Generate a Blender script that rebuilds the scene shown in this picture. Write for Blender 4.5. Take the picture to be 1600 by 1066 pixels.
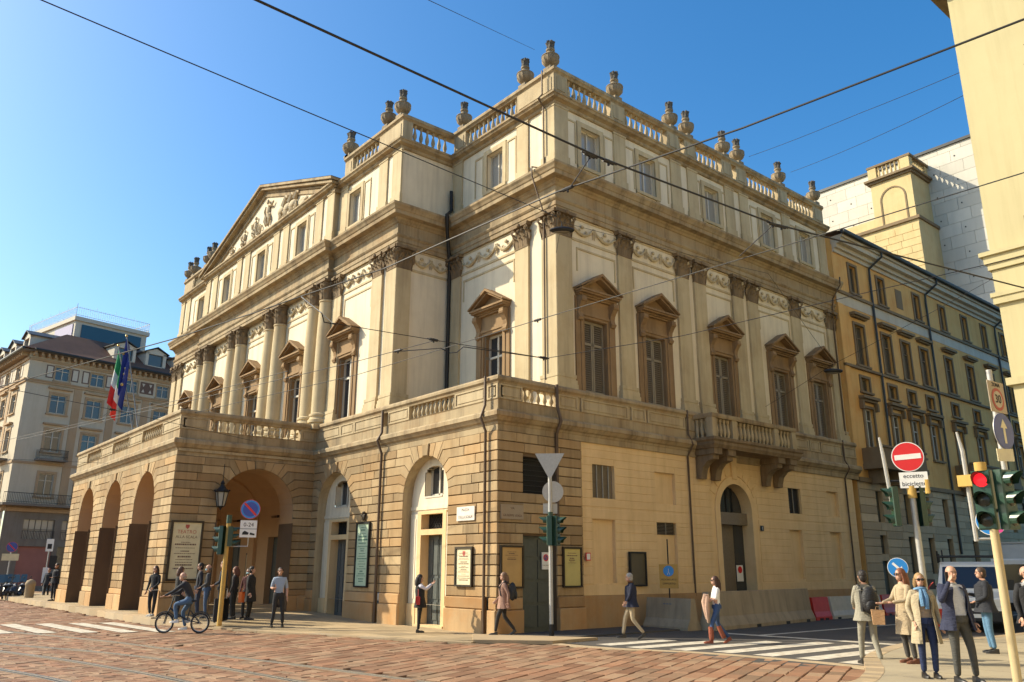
import bpy, math, random
from mathutils import Vector, Matrix
random.seed(7)
R = math.radians
sc = bpy.context.scene
for o in list(bpy.data.objects): bpy.data.objects.remove(o)
# ---------------------------------------------------------------- camera
cam_d = bpy.data.cameras.new('camera'); cam = bpy.data.objects.new('camera', cam_d); sc.collection.objects.link(cam)
YAW, PITCH, ROLL = 0.876750685, 0.275478395, 0.002578560
cam_d.sensor_width = 36; cam_d.lens = 1258.356 / 1600 * 36; cam_d.clip_end = 3000; cam_d.clip_start = .1
_f = Vector((-math.sin(YAW)*math.cos(PITCH), math.cos(YAW)*math.cos(PITCH), math.sin(PITCH)))
_r = Vector((math.cos(YAW), math.sin(YAW), 0)); _u = _r.cross(_f)
_r2 = _r*math.cos(ROLL)+_u*math.sin(ROLL); _u2 = -_r*math.sin(ROLL)+_u*math.cos(ROLL)
cam.matrix_world = Matrix(((_r2.x, _u2.x, -_f.x, 0), (_r2.y, _u2.y, -_f.y, 0), (_r2.z, _u2.z, -_f.z, 1.8), (0, 0, 0, 1)))
sc.camera = cam
# ---------------------------------------------------------------- light
SUN_DIR = Vector((1.1, 1.0, -1.04)).normalized()          # way the light travels
elev = math.asin(-SUN_DIR.z)
w = bpy.data.worlds.new('World'); sc.world = w; w.use_nodes = True
wn = w.node_tree.nodes; wl = w.node_tree.links
sky = wn.new('ShaderNodeTexSky'); sky.sky_type = 'NISHITA'; sky.sun_disc = False
sky.sun_elevation = elev
sky.sun_rotation = math.atan2(-SUN_DIR.x, -SUN_DIR.y)
sky.altitude = 120; sky.air_density = 1.0; sky.dust_density = 1.9; sky.ozone_density = 1.6
bg = wn['Background']; bg.inputs['Strength'].default_value = 0.13
tint = wn.new('ShaderNodeMix'); tint.data_type = 'RGBA'; tint.blend_type = 'MULTIPLY'; tint.inputs['Factor'].default_value = 1; tint.inputs['B'].default_value = (.90, .97, .95, 1)
hsv = wn.new('ShaderNodeHueSaturation'); hsv.inputs['Saturation'].default_value = 1.42; wl.new(sky.outputs[0], hsv.inputs['Color']); wl.new(hsv.outputs[0], tint.inputs['A']); wl.new(tint.outputs['Result'], bg.inputs['Color'])
sun_d = bpy.data.lights.new('sun', 'SUN'); sun_d.energy = 3.6; sun_d.angle = R(0.53); sun_d.color = (1.0, .89, .68)
sun = bpy.data.objects.new('sun', sun_d); sc.collection.objects.link(sun); sun.location = (-40, -40, 60)
sun.rotation_euler = SUN_DIR.to_track_quat('-Z', 'Y').to_euler()
sc.view_settings.view_transform = 'Standard'; sc.view_settings.look = 'None'
sc.view_settings.exposure = 0.94; sc.view_settings.gamma = 1.0; sc.view_settings.use_curve_mapping = False
sc.render.engine = 'CYCLES'; sc.cycles.max_bounces = 8; sc.cycles.diffuse_bounces = 4
try: sc.cycles.use_denoising = True
except Exception: pass

# ---------------------------------------------------------------- helpers
COL = sc.collection.objects
def link(o): COL.link(o); return o
def empty(name, loc=(0, 0, 0), rz=0, label=None, cat=None, group=None):
    o = bpy.data.objects.new(name, None); o.location = loc; o.rotation_euler = (0, 0, rz); o.empty_display_size = .2
    return tag(link(o), label, cat, group)
def tag(o, label=None, cat=None, group=None, kind=None):
    if label: o['label'] = label
    if cat: o['category'] = cat
    if group: o['group'] = group
    if kind: o['kind'] = kind
    return o
def put(name, me, parent=None, loc=(0, 0, 0), rz=0, rot=None, scale=None):
    o = bpy.data.objects.new(name, me); o.location = loc
    o.rotation_euler = rot if rot else (0, 0, rz)
    if scale: o.scale = scale
    o.parent = parent
    return link(o)
def dup(o, parent=None, loc=None, rz=None):
    c = o.copy(); c.parent = parent; link(c)
    if loc is not None: c.location = loc
    if rz is not None: c.rotation_euler = (0, 0, rz)
    for ch in [x for x in bpy.data.objects if x.parent == o]: dup(ch, c)
    return c
class MB:
    """collects faces; build() makes one mesh"""
    def __init__(s): s.v = []; s.f = []; s.m = []; s.mi = 0
    def add(s, vs, fs):
        n = len(s.v); s.v += [tuple(p) for p in vs]; s.f += [tuple(n+i for i in f) for f in fs]; s.m += [s.mi]*len(fs); return s
    def box(s, x0, x1, y0, y1, z0, z1):
        return s.add([(x0,y0,z0),(x1,y0,z0),(x1,y1,z0),(x0,y1,z0),(x0,y0,z1),(x1,y0,z1),(x1,y1,z1),(x0,y1,z1)],
                     [(0,3,2,1),(4,5,6,7),(0,1,5,4),(1,2,6,5),(2,3,7,6),(3,0,4,7)])
    def quad(s, a, b, c, d): return s.add([a, b, c, d], [(0, 1, 2, 3)])
    def prism(s, poly, y0, y1, chamfer=0.0):
        """polygon in x,z (counter-clockwise seen from -y) pushed from y0 (front) to y1"""
        n = len(poly)
        if chamfer:
            ins = inset(poly, chamfer)
            vs = [(x, y0, z) for x, z in ins]+[(x, y0+chamfer, z) for x, z in poly]+[(x, y1, z) for x, z in poly]
            fs = [tuple(range(n))]+[(n+i, n+(i+1) % n, (i+1) % n, i) for i in range(n)]+[(2*n+i, 2*n+(i+1) % n, n+(i+1) % n, n+i) for i in range(n)]
            return s.add(vs, fs)
        vs = [(x, y0, z) for x, z in poly]+[(x, y1, z) for x, z in poly]
        fs = [tuple(range(n)), tuple(range(2*n-1, n-1, -1))]+[(n+i, n+(i+1) % n, (i+1) % n, i) for i in range(n)]
        return s.add(vs, fs)
    def vprism(s, poly, z0, z1):
        """polygon in x,y (ccw from above) pushed up"""
        n = len(poly)
        vs = [(x, y, z0) for x, y in poly]+[(x, y, z1) for x, y in poly]
        return s.add(vs, [tuple(range(n-1, -1, -1)), tuple(range(n, 2*n))]+[(i, (i+1) % n, n+(i+1) % n, n+i) for i in range(n)])
    def lathe(s, prof, seg=12, c=(0, 0, 0), flute=0, fl=(0, 0), a0=0, a1=2*math.pi, sx=1, sy=1):
        full = abs(a1-a0-2*math.pi) < 1e-6; n = seg if full else seg+1
        vs = []
        for r, z in prof:
            for i in range(n):
                a = a0+(a1-a0)*i/seg; rr = r
                if flute and fl[0] <= z <= fl[1]: rr = r*(1-flute*(i % 2))
                vs.append((c[0]+sx*rr*math.cos(a), c[1]+sy*rr*math.sin(a), c[2]+z))
        fs = []
        for j in range(len(prof)-1):
            for i in range(seg):
                k = (i+1) % n
                fs.append((j*n+i, j*n+k, (j+1)*n+k, (j+1)*n+i))
        if full:
            if prof[0][0] > 1e-4: fs.append(tuple(range(n-1, -1, -1)))
            if prof[-1][0] > 1e-4: fs.append(tuple(range((len(prof)-1)*n, len(prof)*n)))
        return s.add(vs, fs)
    def tube(s, pts, r, seg=6, close=False):
        pts = [Vector(p) for p in pts]; n = len(pts)
        rs = r if isinstance(r, (list, tuple)) else [r]*n
        vs = []; up = None
        for i, p in enumerate(pts):
            t = ((pts[min(i+1, n-1)]-pts[max(i-1, 0)])).normalized()
            if up is None:
                up = Vector((0, 0, 1)) if abs(t.z) < .9 else Vector((1, 0, 0))
            a = t.cross(up); a = a.normalized() if a.length > 1e-6 else Vector((1, 0, 0)); b = a.cross(t).normalized(); up = b
            for k in range(seg):
                q = 2*math.pi*k/seg; vs.append(p+(a*math.cos(q)+b*math.sin(q))*rs[i])
        fs = [(i*seg+k, i*seg+(k+1) % seg, (i+1)*seg+(k+1) % seg, (i+1)*seg+k) for i in range(n-1) for k in range(seg)]
        fs += [tuple(range(seg-1, -1, -1)), tuple(range((n-1)*seg, n*seg))]
        return s.add(vs, fs)
    def ball(s, c, r, seg=10, rings=6, rot=None):
        rx, ry, rz = r if isinstance(r, (list, tuple)) else (r, r, r)
        vs = []
        for j in range(rings+1):
            ph = math.pi*j/rings
            for i in range(seg):
                a = 2*math.pi*i/seg
                p = Vector((rx*math.sin(ph)*math.cos(a), ry*math.sin(ph)*math.sin(a), -rz*math.cos(ph)))
                if rot: p = rot @ p
                vs.append(p+Vector(c))
        fs = [(j*seg+i, j*seg+(i+1) % seg, (j+1)*seg+(i+1) % seg, (j+1)*seg+i) for j in range(rings) for i in range(seg)]
        return s.add(vs, fs)
    def sweep(s, path, prof, close_ends=True):
        """profile (out, z) along plan path (x,y); outward = right of travel"""
        n = len(path); dirs = []
        for i in range(n-1):
            d = Vector((path[i+1][0]-path[i][0], path[i+1][1]-path[i][1])); dirs.append(d.normalized())
        offs = []
        for i in range(n):
            a = dirs[max(i-1, 0)]; b = dirs[min(i, n-2)]
            na = Vector((a.y, -a.x)); nb = Vector((b.y, -b.x)); m = na+nb
            if m.length < 1e-6: m = na
            m = m.normalized(); offs.append(m/max(.2, m.dot(na)))
        k = len(prof)
        vs = [(path[i][0]+offs[i].x*d, path[i][1]+offs[i].y*d, z) for i in range(n) for d, z in prof]
        fs = [(i*k+j, (i+1)*k+j, (i+1)*k+(j+1) % k, i*k+(j+1) % k) for i in range(n-1) for j in range(k)]
        if close_ends: fs += [tuple(range(k)), tuple(range((n-1)*k+k-1, (n-1)*k-1, -1))]
        return s.add(vs, fs)
    def xform(s, n0, M):
        for i in range(n0, len(s.v)): s.v[i] = tuple(M @ Vector(s.v[i]))
    def mesh(s, name, mat=None, smooth=False):
        me = bpy.data.meshes.new(name); me.from_pydata(s.v, [], s.f)
        mats = mat if isinstance(mat, (list, tuple)) else [mat]
        for m in mats: me.materials.append(m)
        if len(mats) > 1: me.polygons.foreach_set('material_index', s.m)
        me.validate()
        if smooth:
            me.polygons.foreach_set('use_smooth', [True]*len(me.polygons))
            try: me.set_sharp_from_angle(angle=R(40))
            except Exception: pass
        me.update(); return me
    def build(s, name, mat, parent=None, loc=(0, 0, 0), rz=0, smooth=False, rot=None):
        return put(name, s.mesh(name, mat, smooth), parent, loc, rz, rot)
def inset(poly, d):
    n = len(poly); out = []
    for i in range(n):
        p0 = Vector(poly[i-1]); p1 = Vector(poly[i]); p2 = Vector(poly[(i+1) % n])
        a = (p1-p0); b = (p2-p1)
        if a.length < 1e-6: a = b
        if b.length < 1e-6: b = a
        a = a.normalized(); b = b.normalized()
        na = Vector((-a.y, a.x)); nb = Vector((-b.y, b.x)); m = na+nb
        m = m.normalized() if m.length > 1e-6 else na
        q = p1+m*d/max(.4, m.dot(na)); out.append((q.x, q.y))
    return out
def wall_holes(mb, x0, x1, z0, z1, holes, y=0.0, depth=.25):
    """flat wall in the x,z plane with rectangular holes (x0,x1,z0,z1) and reveals"""
    xs = sorted({x0, x1}|{h[0] for h in holes}|{h[1] for h in holes}); zs = sorted({z0, z1}|{h[2] for h in holes}|{h[3] for h in holes})
    for i in range(len(xs)-1):
        for j in range(len(zs)-1):
            cx, cz = (xs[i]+xs[i+1])/2, (zs[j]+zs[j+1])/2
            if any(h[0] < cx < h[1] and h[2] < cz < h[3] for h in holes): continue
            if cx < x0 or cx > x1 or cz < z0 or cz > z1: continue
            mb.quad((xs[i], y, zs[j]), (xs[i+1], y, zs[j]), (xs[i+1], y, zs[j+1]), (xs[i], y, zs[j+1]))
    for a, b, c, d in holes:
        e = y+depth
        mb.quad((a, y, c), (a, y, d), (a, e, d), (a, e, c)); mb.quad((b, y, c), (b, e, c), (b, e, d), (b, y, d))
        mb.quad((a, y, d), (b, y, d), (b, e, d), (a, e, d)); mb.quad((a, y, c), (a, e, c), (b, e, c), (b, y, c))
    return mb
def text(name, s, mat, parent, loc, size, rot, ext=.002, align='CENTER'):
    cu = bpy.data.curves.new(name, 'FONT'); cu.body = s; cu.size = size; cu.extrude = ext; cu.align_x = align; cu.align_y = 'CENTER'; cu.resolution_u = 3
    o = bpy.data.objects.new(name, cu); me = bpy.data.meshes.new_from_object(o); me.name = name; bpy.data.objects.remove(o); bpy.data.curves.remove(cu)
    me.materials.clear(); me.materials.append(mat)
    o = put(name, me, parent, loc, 0, rot); o['kind'] = 'part'; del o['kind']
    return o

# ---------------------------------------------------------------- materials
MATS = {}
def nodes(name):
    m = bpy.data.materials.new(name); m.use_nodes = True; MATS[name] = m
    return m, m.node_tree.nodes, m.node_tree.links, m.node_tree.nodes['Principled BSDF']
def plain(name, col, rough=.6, metal=0.0, spec=.5, noise=0.08, scale=6.0, emit=None, estr=1.0):
    m, n, l, b = nodes(name)
    b.inputs['Roughness'].default_value = rough; b.inputs['Metallic'].default_value = metal; b.inputs['Specular IOR Level'].default_value = spec
    b.inputs['Base Color'].default_value = (*col, 1)
    if noise:
        tc = n.new('ShaderNodeTexCoord'); t = n.new('ShaderNodeTexNoise'); t.inputs['Scale'].default_value = scale; t.inputs['Detail'].default_value = 5
        l.new(tc.outputs['Object'], t.inputs['Vector'])
        mx = n.new('ShaderNodeMix'); mx.data_type = 'RGBA'; mx.inputs['Factor'].default_value = 1
        mx.inputs['A'].default_value = (*[c*(1-noise*1.6) for c in col], 1); mx.inputs['B'].default_value = (*[min(1, c*(1+noise*1.6)) for c in col], 1)
        l.new(t.outputs['Fac'], mx.inputs['Factor']); l.new(mx.outputs['Result'], b.inputs['Base Color'])
    if emit: b.inputs['Emission Color'].default_value = (*emit, 1); b.inputs['Emission Strength'].default_value = estr
    return m
def stone(name, col, dark=None, stain=None, stain_amt=.35, streak=.35, scale=1.0, rough=.85, bump=.25, per='none', var=.12, grain=40, streakscale=1.0, hue=None):
    """weathered stone or plaster: broad blotches, vertical dirt streaks, fine grain; per = object / island colour change"""
    m, n, l, b = nodes(name)
    b.inputs['Roughness'].default_value = rough; b.inputs['Specular IOR Level'].default_value = .25
    dark = dark or tuple(c*.55 for c in col); stain = stain or tuple(c*k for c, k in zip(col, (.85, .62, .42)))
    geo = n.new('ShaderNodeNewGeometry')
    def mix(a, bb, fac, blend='MIX'):
        x = n.new('ShaderNodeMix'); x.data_type = 'RGBA'; x.blend_type = blend
        for k, s in ((a, 'A'), (bb, 'B')):
            if isinstance(k, tuple): x.inputs[s].default_value = (*k, 1)
            else: l.new(k, x.inputs[s])
        if isinstance(fac, float): x.inputs['Factor'].default_value = fac
        else: l.new(fac, x.inputs['Factor'])
        return x.outputs['Result']
    def noise(sc, det=4, vec=None, rgh=.55):
        t = n.new('ShaderNodeTexNoise'); t.inputs['Scale'].default_value = sc; t.inputs['Detail'].default_value = det; t.inputs['Roughness'].default_value = rgh
        l.new(vec if vec else geo.outputs['Position'], t.inputs['Vector']); return t.outputs['Fac']
    def ramp(fac, a, bb, v0=0.0, v1=1.0):
        x = n.new('ShaderNodeMapRange'); x.inputs[1].default_value = a; x.inputs[2].default_value = bb; x.inputs[3].default_value = v0; x.inputs[4].default_value = v1
        l.new(fac, x.inputs[0]); return x.outputs[0]
    c = mix(tuple(k*(1-var*.6) for k in col), tuple(min(1, k*(1+var*.6)) for k in col), ramp(noise(.55*scale, 6), .3, .7))
    c = mix(c, stain, ramp(noise(.9*scale, 7, rgh=.65), .44, .68, 0, stain_amt))
    mp = n.new('ShaderNodeMapping'); mp.inputs['Scale'].default_value = (3.2*streakscale, 3.2*streakscale, .22*streakscale); l.new(geo.outputs['Position'], mp.inputs['Vector'])
    c = mix(c, dark, ramp(noise(1.0, 7, mp.outputs[0], .68), .46, .70, 0, streak))
    c = mix(c, tuple(k*.8 for k in col), ramp(noise(grain, 3), .35, .75, 0, .22))
    if per != 'none':
        if per == 'object':
            oi = n.new('ShaderNodeObjectInfo'); rnd = oi.outputs['Random']
        else: rnd = geo.outputs['Random Per Island']
        c = mix(c, hue or tuple(k*q for k, q in zip(col, (.86, .68, .5))), ramp(rnd, .25, 1.0, 0, .55))
        wn2 = n.new('ShaderNodeTexWhiteNoise'); wn2.noise_dimensions = '1D'; l.new(rnd, wn2.inputs['W'])
        hs = n.new('ShaderNodeHueSaturation'); l.new(c, hs.inputs['Color']); l.new(ramp(wn2.outputs['Value'], 0, 1, 1-var*1.6, 1+var*1.3), hs.inputs['Value']); c = hs.outputs[0]
    l.new(c, b.inputs['Base Color'])
    if bump:
        bp = n.new('ShaderNodeBump'); bp.inputs['Strength'].default_value = bump; bp.inputs['Distance'].default_value = .02
        l.new(noise(grain*.7, 5), bp.inputs['Height']); l.new(bp.outputs[0], b.inputs['Normal'])
    return m
M_BLOCK = stone('sandstone_block', (.41, .30, .165), dark=(.13, .085, .045), stain=(.31, .185, .075), stain_amt=.55, streak=.5, per='object', var=.16)
M_BLOCKI = stone('sandstone_block_far', (.41, .30, .165), dark=(.13, .085, .045), stain=(.31, .185, .075), stain_amt=.55, streak=.5, per='island', var=.16)
M_JOINT = plain('dark_joint', (.13, .085, .045), .95)  # even dark brown of the joints behind blocks and panels
M_LIME = stone('limestone', (.45, .36, .22), dark=(.15, .11, .065), stain=(.33, .225, .115), stain_amt=.55, streak=.55, var=.14)
M_PIL = stone('pilaster_stone', (.53, .43, .26), dark=(.21, .155, .09), stain=(.40, .285, .15), stain_amt=.5, streak=.42, var=.13)
M_CORN = stone('cornice_stone', (.38, .295, .175), dark=(.085, .062, .038), stain=(.30, .18, .08), stain_amt=.65, streak=.75, var=.16, streakscale=.7)
M_PLAST = stone('cream_plaster', (.74, .645, .47), dark=(.38, .31, .21), stain=(.60, .51, .36), stain_amt=.45, streak=.42, bump=.08, var=.08)
M_STUC = stone('ochre_stucco', (.74, .53, .28), dark=(.46, .3, .14), stain=(.62, .42, .2), stain_amt=.6, streak=.34, bump=.08, var=.08)
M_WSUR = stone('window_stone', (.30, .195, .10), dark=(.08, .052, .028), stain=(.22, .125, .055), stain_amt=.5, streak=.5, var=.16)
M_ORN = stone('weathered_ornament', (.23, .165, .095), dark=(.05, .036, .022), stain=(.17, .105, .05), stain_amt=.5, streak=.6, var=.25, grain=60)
M_GREY = stone('grey_urn_stone', (.30, .235, .15), dark=(.07, .058, .045), stain=(.2, .17, .13), stain_amt=.6, streak=.7, var=.25, grain=60)
M_PLINTH = stone('plinth_stone', (.46, .31, .16), stain=(.44, .2, .055), stain_amt=.65, streak=.35, per='object', var=.14, bump=.35)
M_VAULT = stone('porch_vault_plaster', (.50, .315, .165), stain=(.42, .25, .12), stain_amt=.3, streak=.1, bump=.05, var=.06)
M_DOORW = plain('grey_green_door_paint', (.075, .085, .075), .55, noise=.15, scale=9)
M_DOORB = plain('blue_grey_door_paint', (.085, .092, .09), .55, noise=.15, scale=9)
M_SHUT = plain('shutter_paint', (.17, .135, .09), .6, noise=.18, scale=14)
M_SHUTF = plain('shutter_frame_paint', (.235, .195, .135), .6, noise=.12, scale=14)
M_FRAMEW = plain('cream_window_paint', (.55, .50, .40), .5)
M_DARK = plain('dark_room', (.012, .011, .010), .9, noise=0)
M_IRON = plain('wrought_iron', (.022, .022, .022), .5, metal=.4, noise=.1)
M_BRONZE = plain('dark_bronze_frame', (.045, .035, .025), .45, metal=.5, noise=.15)
M_GALV = plain('galvanised_steel', (.40, .39, .36), .5, metal=.35, noise=.12, scale=20)
M_POLEY = stone('ochre_pole_paint', (.55, .36, .10), dark=(.3, .16, .05), stain=(.4, .24, .08), streak=.5, bump=.05)
M_GREEN = plain('signal_green_paint', (.02, .055, .035), .35, noise=.12, scale=20)
M_BLACK = plain('black_rubber', (.014, .014, .014), .65, noise=.1)
M_WHITE = plain('white_sign_face', (.75, .74, .70), .45, noise=.05)
M_RED = plain('red_sign_face', (.62, .02, .02), .4, noise=.06)
M_BLUE = plain('blue_sign_face', (.02, .22, .60), .4, noise=.06)
M_NAVYS = plain('navy_sign_face', (.07, .09, .24), .45, noise=.1)
M_PAPER = plain('poster_paper', (.66, .58, .36), .6, noise=.12, scale=5)
M_PAPERG = plain('poster_paper_green', (.42, .52, .36), .55, noise=.08, scale=5)
M_INK = plain('poster_ink', (.16, .09, .06), .7, noise=.1)
M_INKR = plain('poster_red_ink', (.45, .10, .07), .7, noise=.1)
M_GOLD = plain('gilt', (.5, .36, .12), .4, metal=.6)
def glass(name, tint=(.03, .035, .04), rough=.06):
    m, n, l, b = nodes(name); b.inputs['Base Color'].default_value = (*tint, 1); b.inputs['Roughness'].default_value = rough; b.inputs['Specular IOR Level'].default_value = .8
    b.inputs['IOR'].default_value = 1.5
    tc = n.new('ShaderNodeTexCoord'); t = n.new('ShaderNodeTexNoise'); t.inputs['Scale'].default_value = 1.3; l.new(tc.outputs['Object'], t.inputs['Vector'])
    bp = n.new('ShaderNodeBump'); bp.inputs['Strength'].default_value = .03; l.new(t.outputs['Fac'], bp.inputs['Height']); l.new(bp.outputs[0], b.inputs['Normal'])
    return m
M_GLASS = glass('window_glass'); M_GLASSB = glass('blue_window_glass', (.03, .04, .045), .2); M_CURT = glass('curtained_glass', (.30, .29, .26), .12)
# ================================================================ OPERA HOUSE
HO = Vector((-38.5, 15.0, 0.0))
house = empty('opera_house', HO, 0, 'large cream and sandstone opera house with arched porch, pilasters and rooftop urns', 'building')
HP = math.pi/2
def H(name, me, loc=(0, 0, 0), rz=0, parent=None):
    """part of the house, location in world axes"""
    return put(name, me, house, Vector(loc)-HO, rz)
def FR(y): return dict(loc=(0, y, 0), rz=0)            # front plane: local x = X, local y = inwards
def SD(x): return dict(loc=(x, 0, 0), rz=HP)           # side plane: local x = Y, local y = inwards (-X)
XC = -38.5                                            # facade axis
GY, GX = 15.0, -18.67                                 # ground storey planes
PY, PXR, PXL = 9.5, -30.6, -46.4                      # porch
CY, CXR = 15.3, -25.35; CXL = 2*XC-CXR                # central block
WY, WX, BY = 17.8, -19.0, 36.45                       # wing front, side plane, far end
SC_ = 27.0                                            # side axis
COURSE0, CH, NC = 1.0, .3, 16
ZTOP = COURSE0+CH*NC
BLOCK_N = [0]
def arcpts(c, zs, r, t0, t1, n=5): return [(c+r*math.cos(t0+(t1-t0)*i/n), zs+r*math.sin(t0+(t1-t0)*i/n)) for i in range(n+1)]
TM = R(60)
def rust_polys(x0, x1, arches, rects=(), seed=0, lmin=.75, lmax=1.35, c0=0, c1=NC):
    """block outlines of a rusticated wall: courses bent into the voussoirs of the arches"""
    rnd = random.Random(seed); out = []
    for k in range(c0, c1):
        za, zb = COURSE0+CH*k, COURSE0+CH*(k+1)
        ends = []                                     # opening boundaries in this course
        for c, r, zs, zt in arches:
            R2 = r+.4
            def side(sgn):
                pts = []                              # edge from bottom to top, as list (x,z)
                def J(z):
                    if z <= zs: return [(c+sgn*r, z)], 0.0
                    s_ = (z-zs)/R2
                    if s_ < math.sin(TM):
                        t = math.asin(s_); return [(c+sgn*R2*math.cos(t), z), (c+sgn*r*math.cos(t), zs+r*math.sin(t))], t
                    return [(c+sgn*(z-zs)/math.tan(TM), z)], None
                b, tb = J(za); t, tt = J(zb)
                pts += b
                if tb is not None:
                    t1 = tt if tt is not None else TM
                    if zb > zs: pts += [(c+sgn*r*math.cos(q), zs+r*math.sin(q)) for q in [tb+(t1-tb)*i/4 for i in range(1, 4)]]
                    if tt is None: pts.append((c+sgn*r*math.cos(TM), zs+r*math.sin(TM)))
                pts += t[::-1]
                return pts
            ends.append((side(-1), side(1)))
        for a, b, c_, d in rects:
            if c_ < (za+zb)/2 < d: ends.append(([(a, za), (a, zb)], [(b, za), (b, zb)]))
        ends.sort(key=lambda e: e[0][0][0])
        cur = [(x0, za), (x0, zb)]
        for e in ends+[([(x1, za), (x1, zb)], None)]:
            L, Rr = cur, e[0]
            a = L[0][0]; b = Rr[0][0]
            if b-a > .05:
                nb = max(1, round((b-a)/rnd.uniform(lmin, lmax))); cuts = [a+(b-a)*(i+(rnd.uniform(-.22, .22) if 0 < i < nb else 0)+(.0)) /nb for i in range(nb+1)]
                lo = max(p[0] for p in L); hi = min(p[0] for p in Rr)
                cuts = [a]+[q for q in cuts[1:-1] if lo+.25 < q < hi-.25]+[b]
                for i in range(len(cuts)-1):
                    left = L if i == 0 else [(cuts[i], za), (cuts[i], zb)]
                    right = Rr if i == len(cuts)-2 else [(cuts[i+1], za), (cuts[i+1], zb)]
                    out.append([left[0]]+right+left[:0:-1])
            cur = e[1]
    keys = []
    for c, r, zs, zt in arches:
        for a, b in ((TM, R(72)), (R(72), R(83)), (R(83), R(97)), (R(97), R(108)), (R(108), math.pi-TM)):
            inn = arcpts(c, zs, r, a, b, 3); 
            top = lambda t: (c+(zt-zs)/math.tan(t), zt)
            poly = [top(a), top(b)]+inn[::-1]
            (keys if a == R(83) else out).append(poly)
    return out, keys
BLOCKS_LEFT = [262]
def rust(part_name, frame, x0, x1, arches=(), rects=(), seed=0, single=True, depth=.045, mat=None, c0=0, c1=NC, back=True, **kw):
    polys, keys = rust_polys(x0, x1, arches, rects, seed, c0=c0, c1=c1, **kw)
    mb = MB()
    if back:                                           # mortar plane behind the blocks
        xs = [x0]; z0, z1 = COURSE0+CH*c0, COURSE0+CH*c1
        holes = sorted([(c-r, c+r) for c, r, zs, zt in arches]); 
        cur = x0
        for c, r, zs, zt in sorted(arches):
            mb.quad((cur, .012, z0), (c-r, .012, z0), (c-r, .012, z1), (cur, .012, z1))
            ar = arcpts(c, zs, r, math.pi, 0, 16)
            for i in range(16): mb.quad((ar[i][0], .012, ar[i][1]), (ar[i+1][0], .012, ar[i+1][1]), (ar[i+1][0], .012, z1), (ar[i][0], .012, z1))
            cur = c+r
        if not arches and rects: wall_holes(mb, x0, x1, z0, z1, list(rects), .012, .2)
        else: mb.quad((cur, .012, z0), (x1, .012, z0), (x1, .012, z1), (cur, .012, z1))
    base = H(part_name, mb.mesh(part_name, M_JOINT), **frame)
    far = MB()
    for p in polys:
        q = inset(p, .004); zl, zh = min(k[1] for k in p), max(k[1] for k in p)
        q = [(x, z+.009 if z-zl < .02 else z-.009 if zh-z < .02 else z) for x, z in q]
        if single and BLOCKS_LEFT[0] > 0:
            BLOCKS_LEFT[0] -= 1
            MB().prism(q, -depth+random.uniform(-.006, .006), .02, .014).build('stone_block', mat or M_BLOCK, base)
        else: far.prism(q, -depth+random.uniform(-.006, .006), .02, .014)
    for p in keys:
        MB().prism(inset(p, .008), -depth-.05, .05, .02).build('keystone', mat or M_BLOCK, base)
    if far.f: tag(far.build('stone_blocks', M_BLOCKI, base), kind='stuff')
    return base
def jamb(c, r, zs, z0, d0, d1, mat, base, n=20, name='arch_soffit'):
    mb = MB(); pr = [(c-r, z0)]+arcpts(c, zs, r, math.pi, 0, n)+[(c+r, z0)]
    for i in range(len(pr)-1): mb.quad((pr[i][0], d0, pr[i][1]), (pr[i+1][0], d0, pr[i+1][1]), (pr[i+1][0], d1, pr[i+1][1]), (pr[i][0], d1, pr[i][1]))
    return mb.build(name, mat, base)
def plinth(base, segs, ztop=1.0, zmid=.66, z0=0.0):
    for a, b in segs:
        n = max(1, round((b-a)/1.5)); e = [a+(b-a)*i/n for i in range(n+1)]
        for i in range(n):
            MB().prism(inset([(e[i], z0-.03), (e[i+1], z0-.03), (e[i+1], zmid), (e[i], zmid)], .004), -.13, .05, .02).build('plinth_block', M_PLINTH, base)
            MB().prism(inset([(e[i], zmid), (e[i+1], zmid), (e[i+1], ztop), (e[i], ztop)], .004), -.085, .05, .03).build('plinth_block', M_PLINTH, base)
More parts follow.
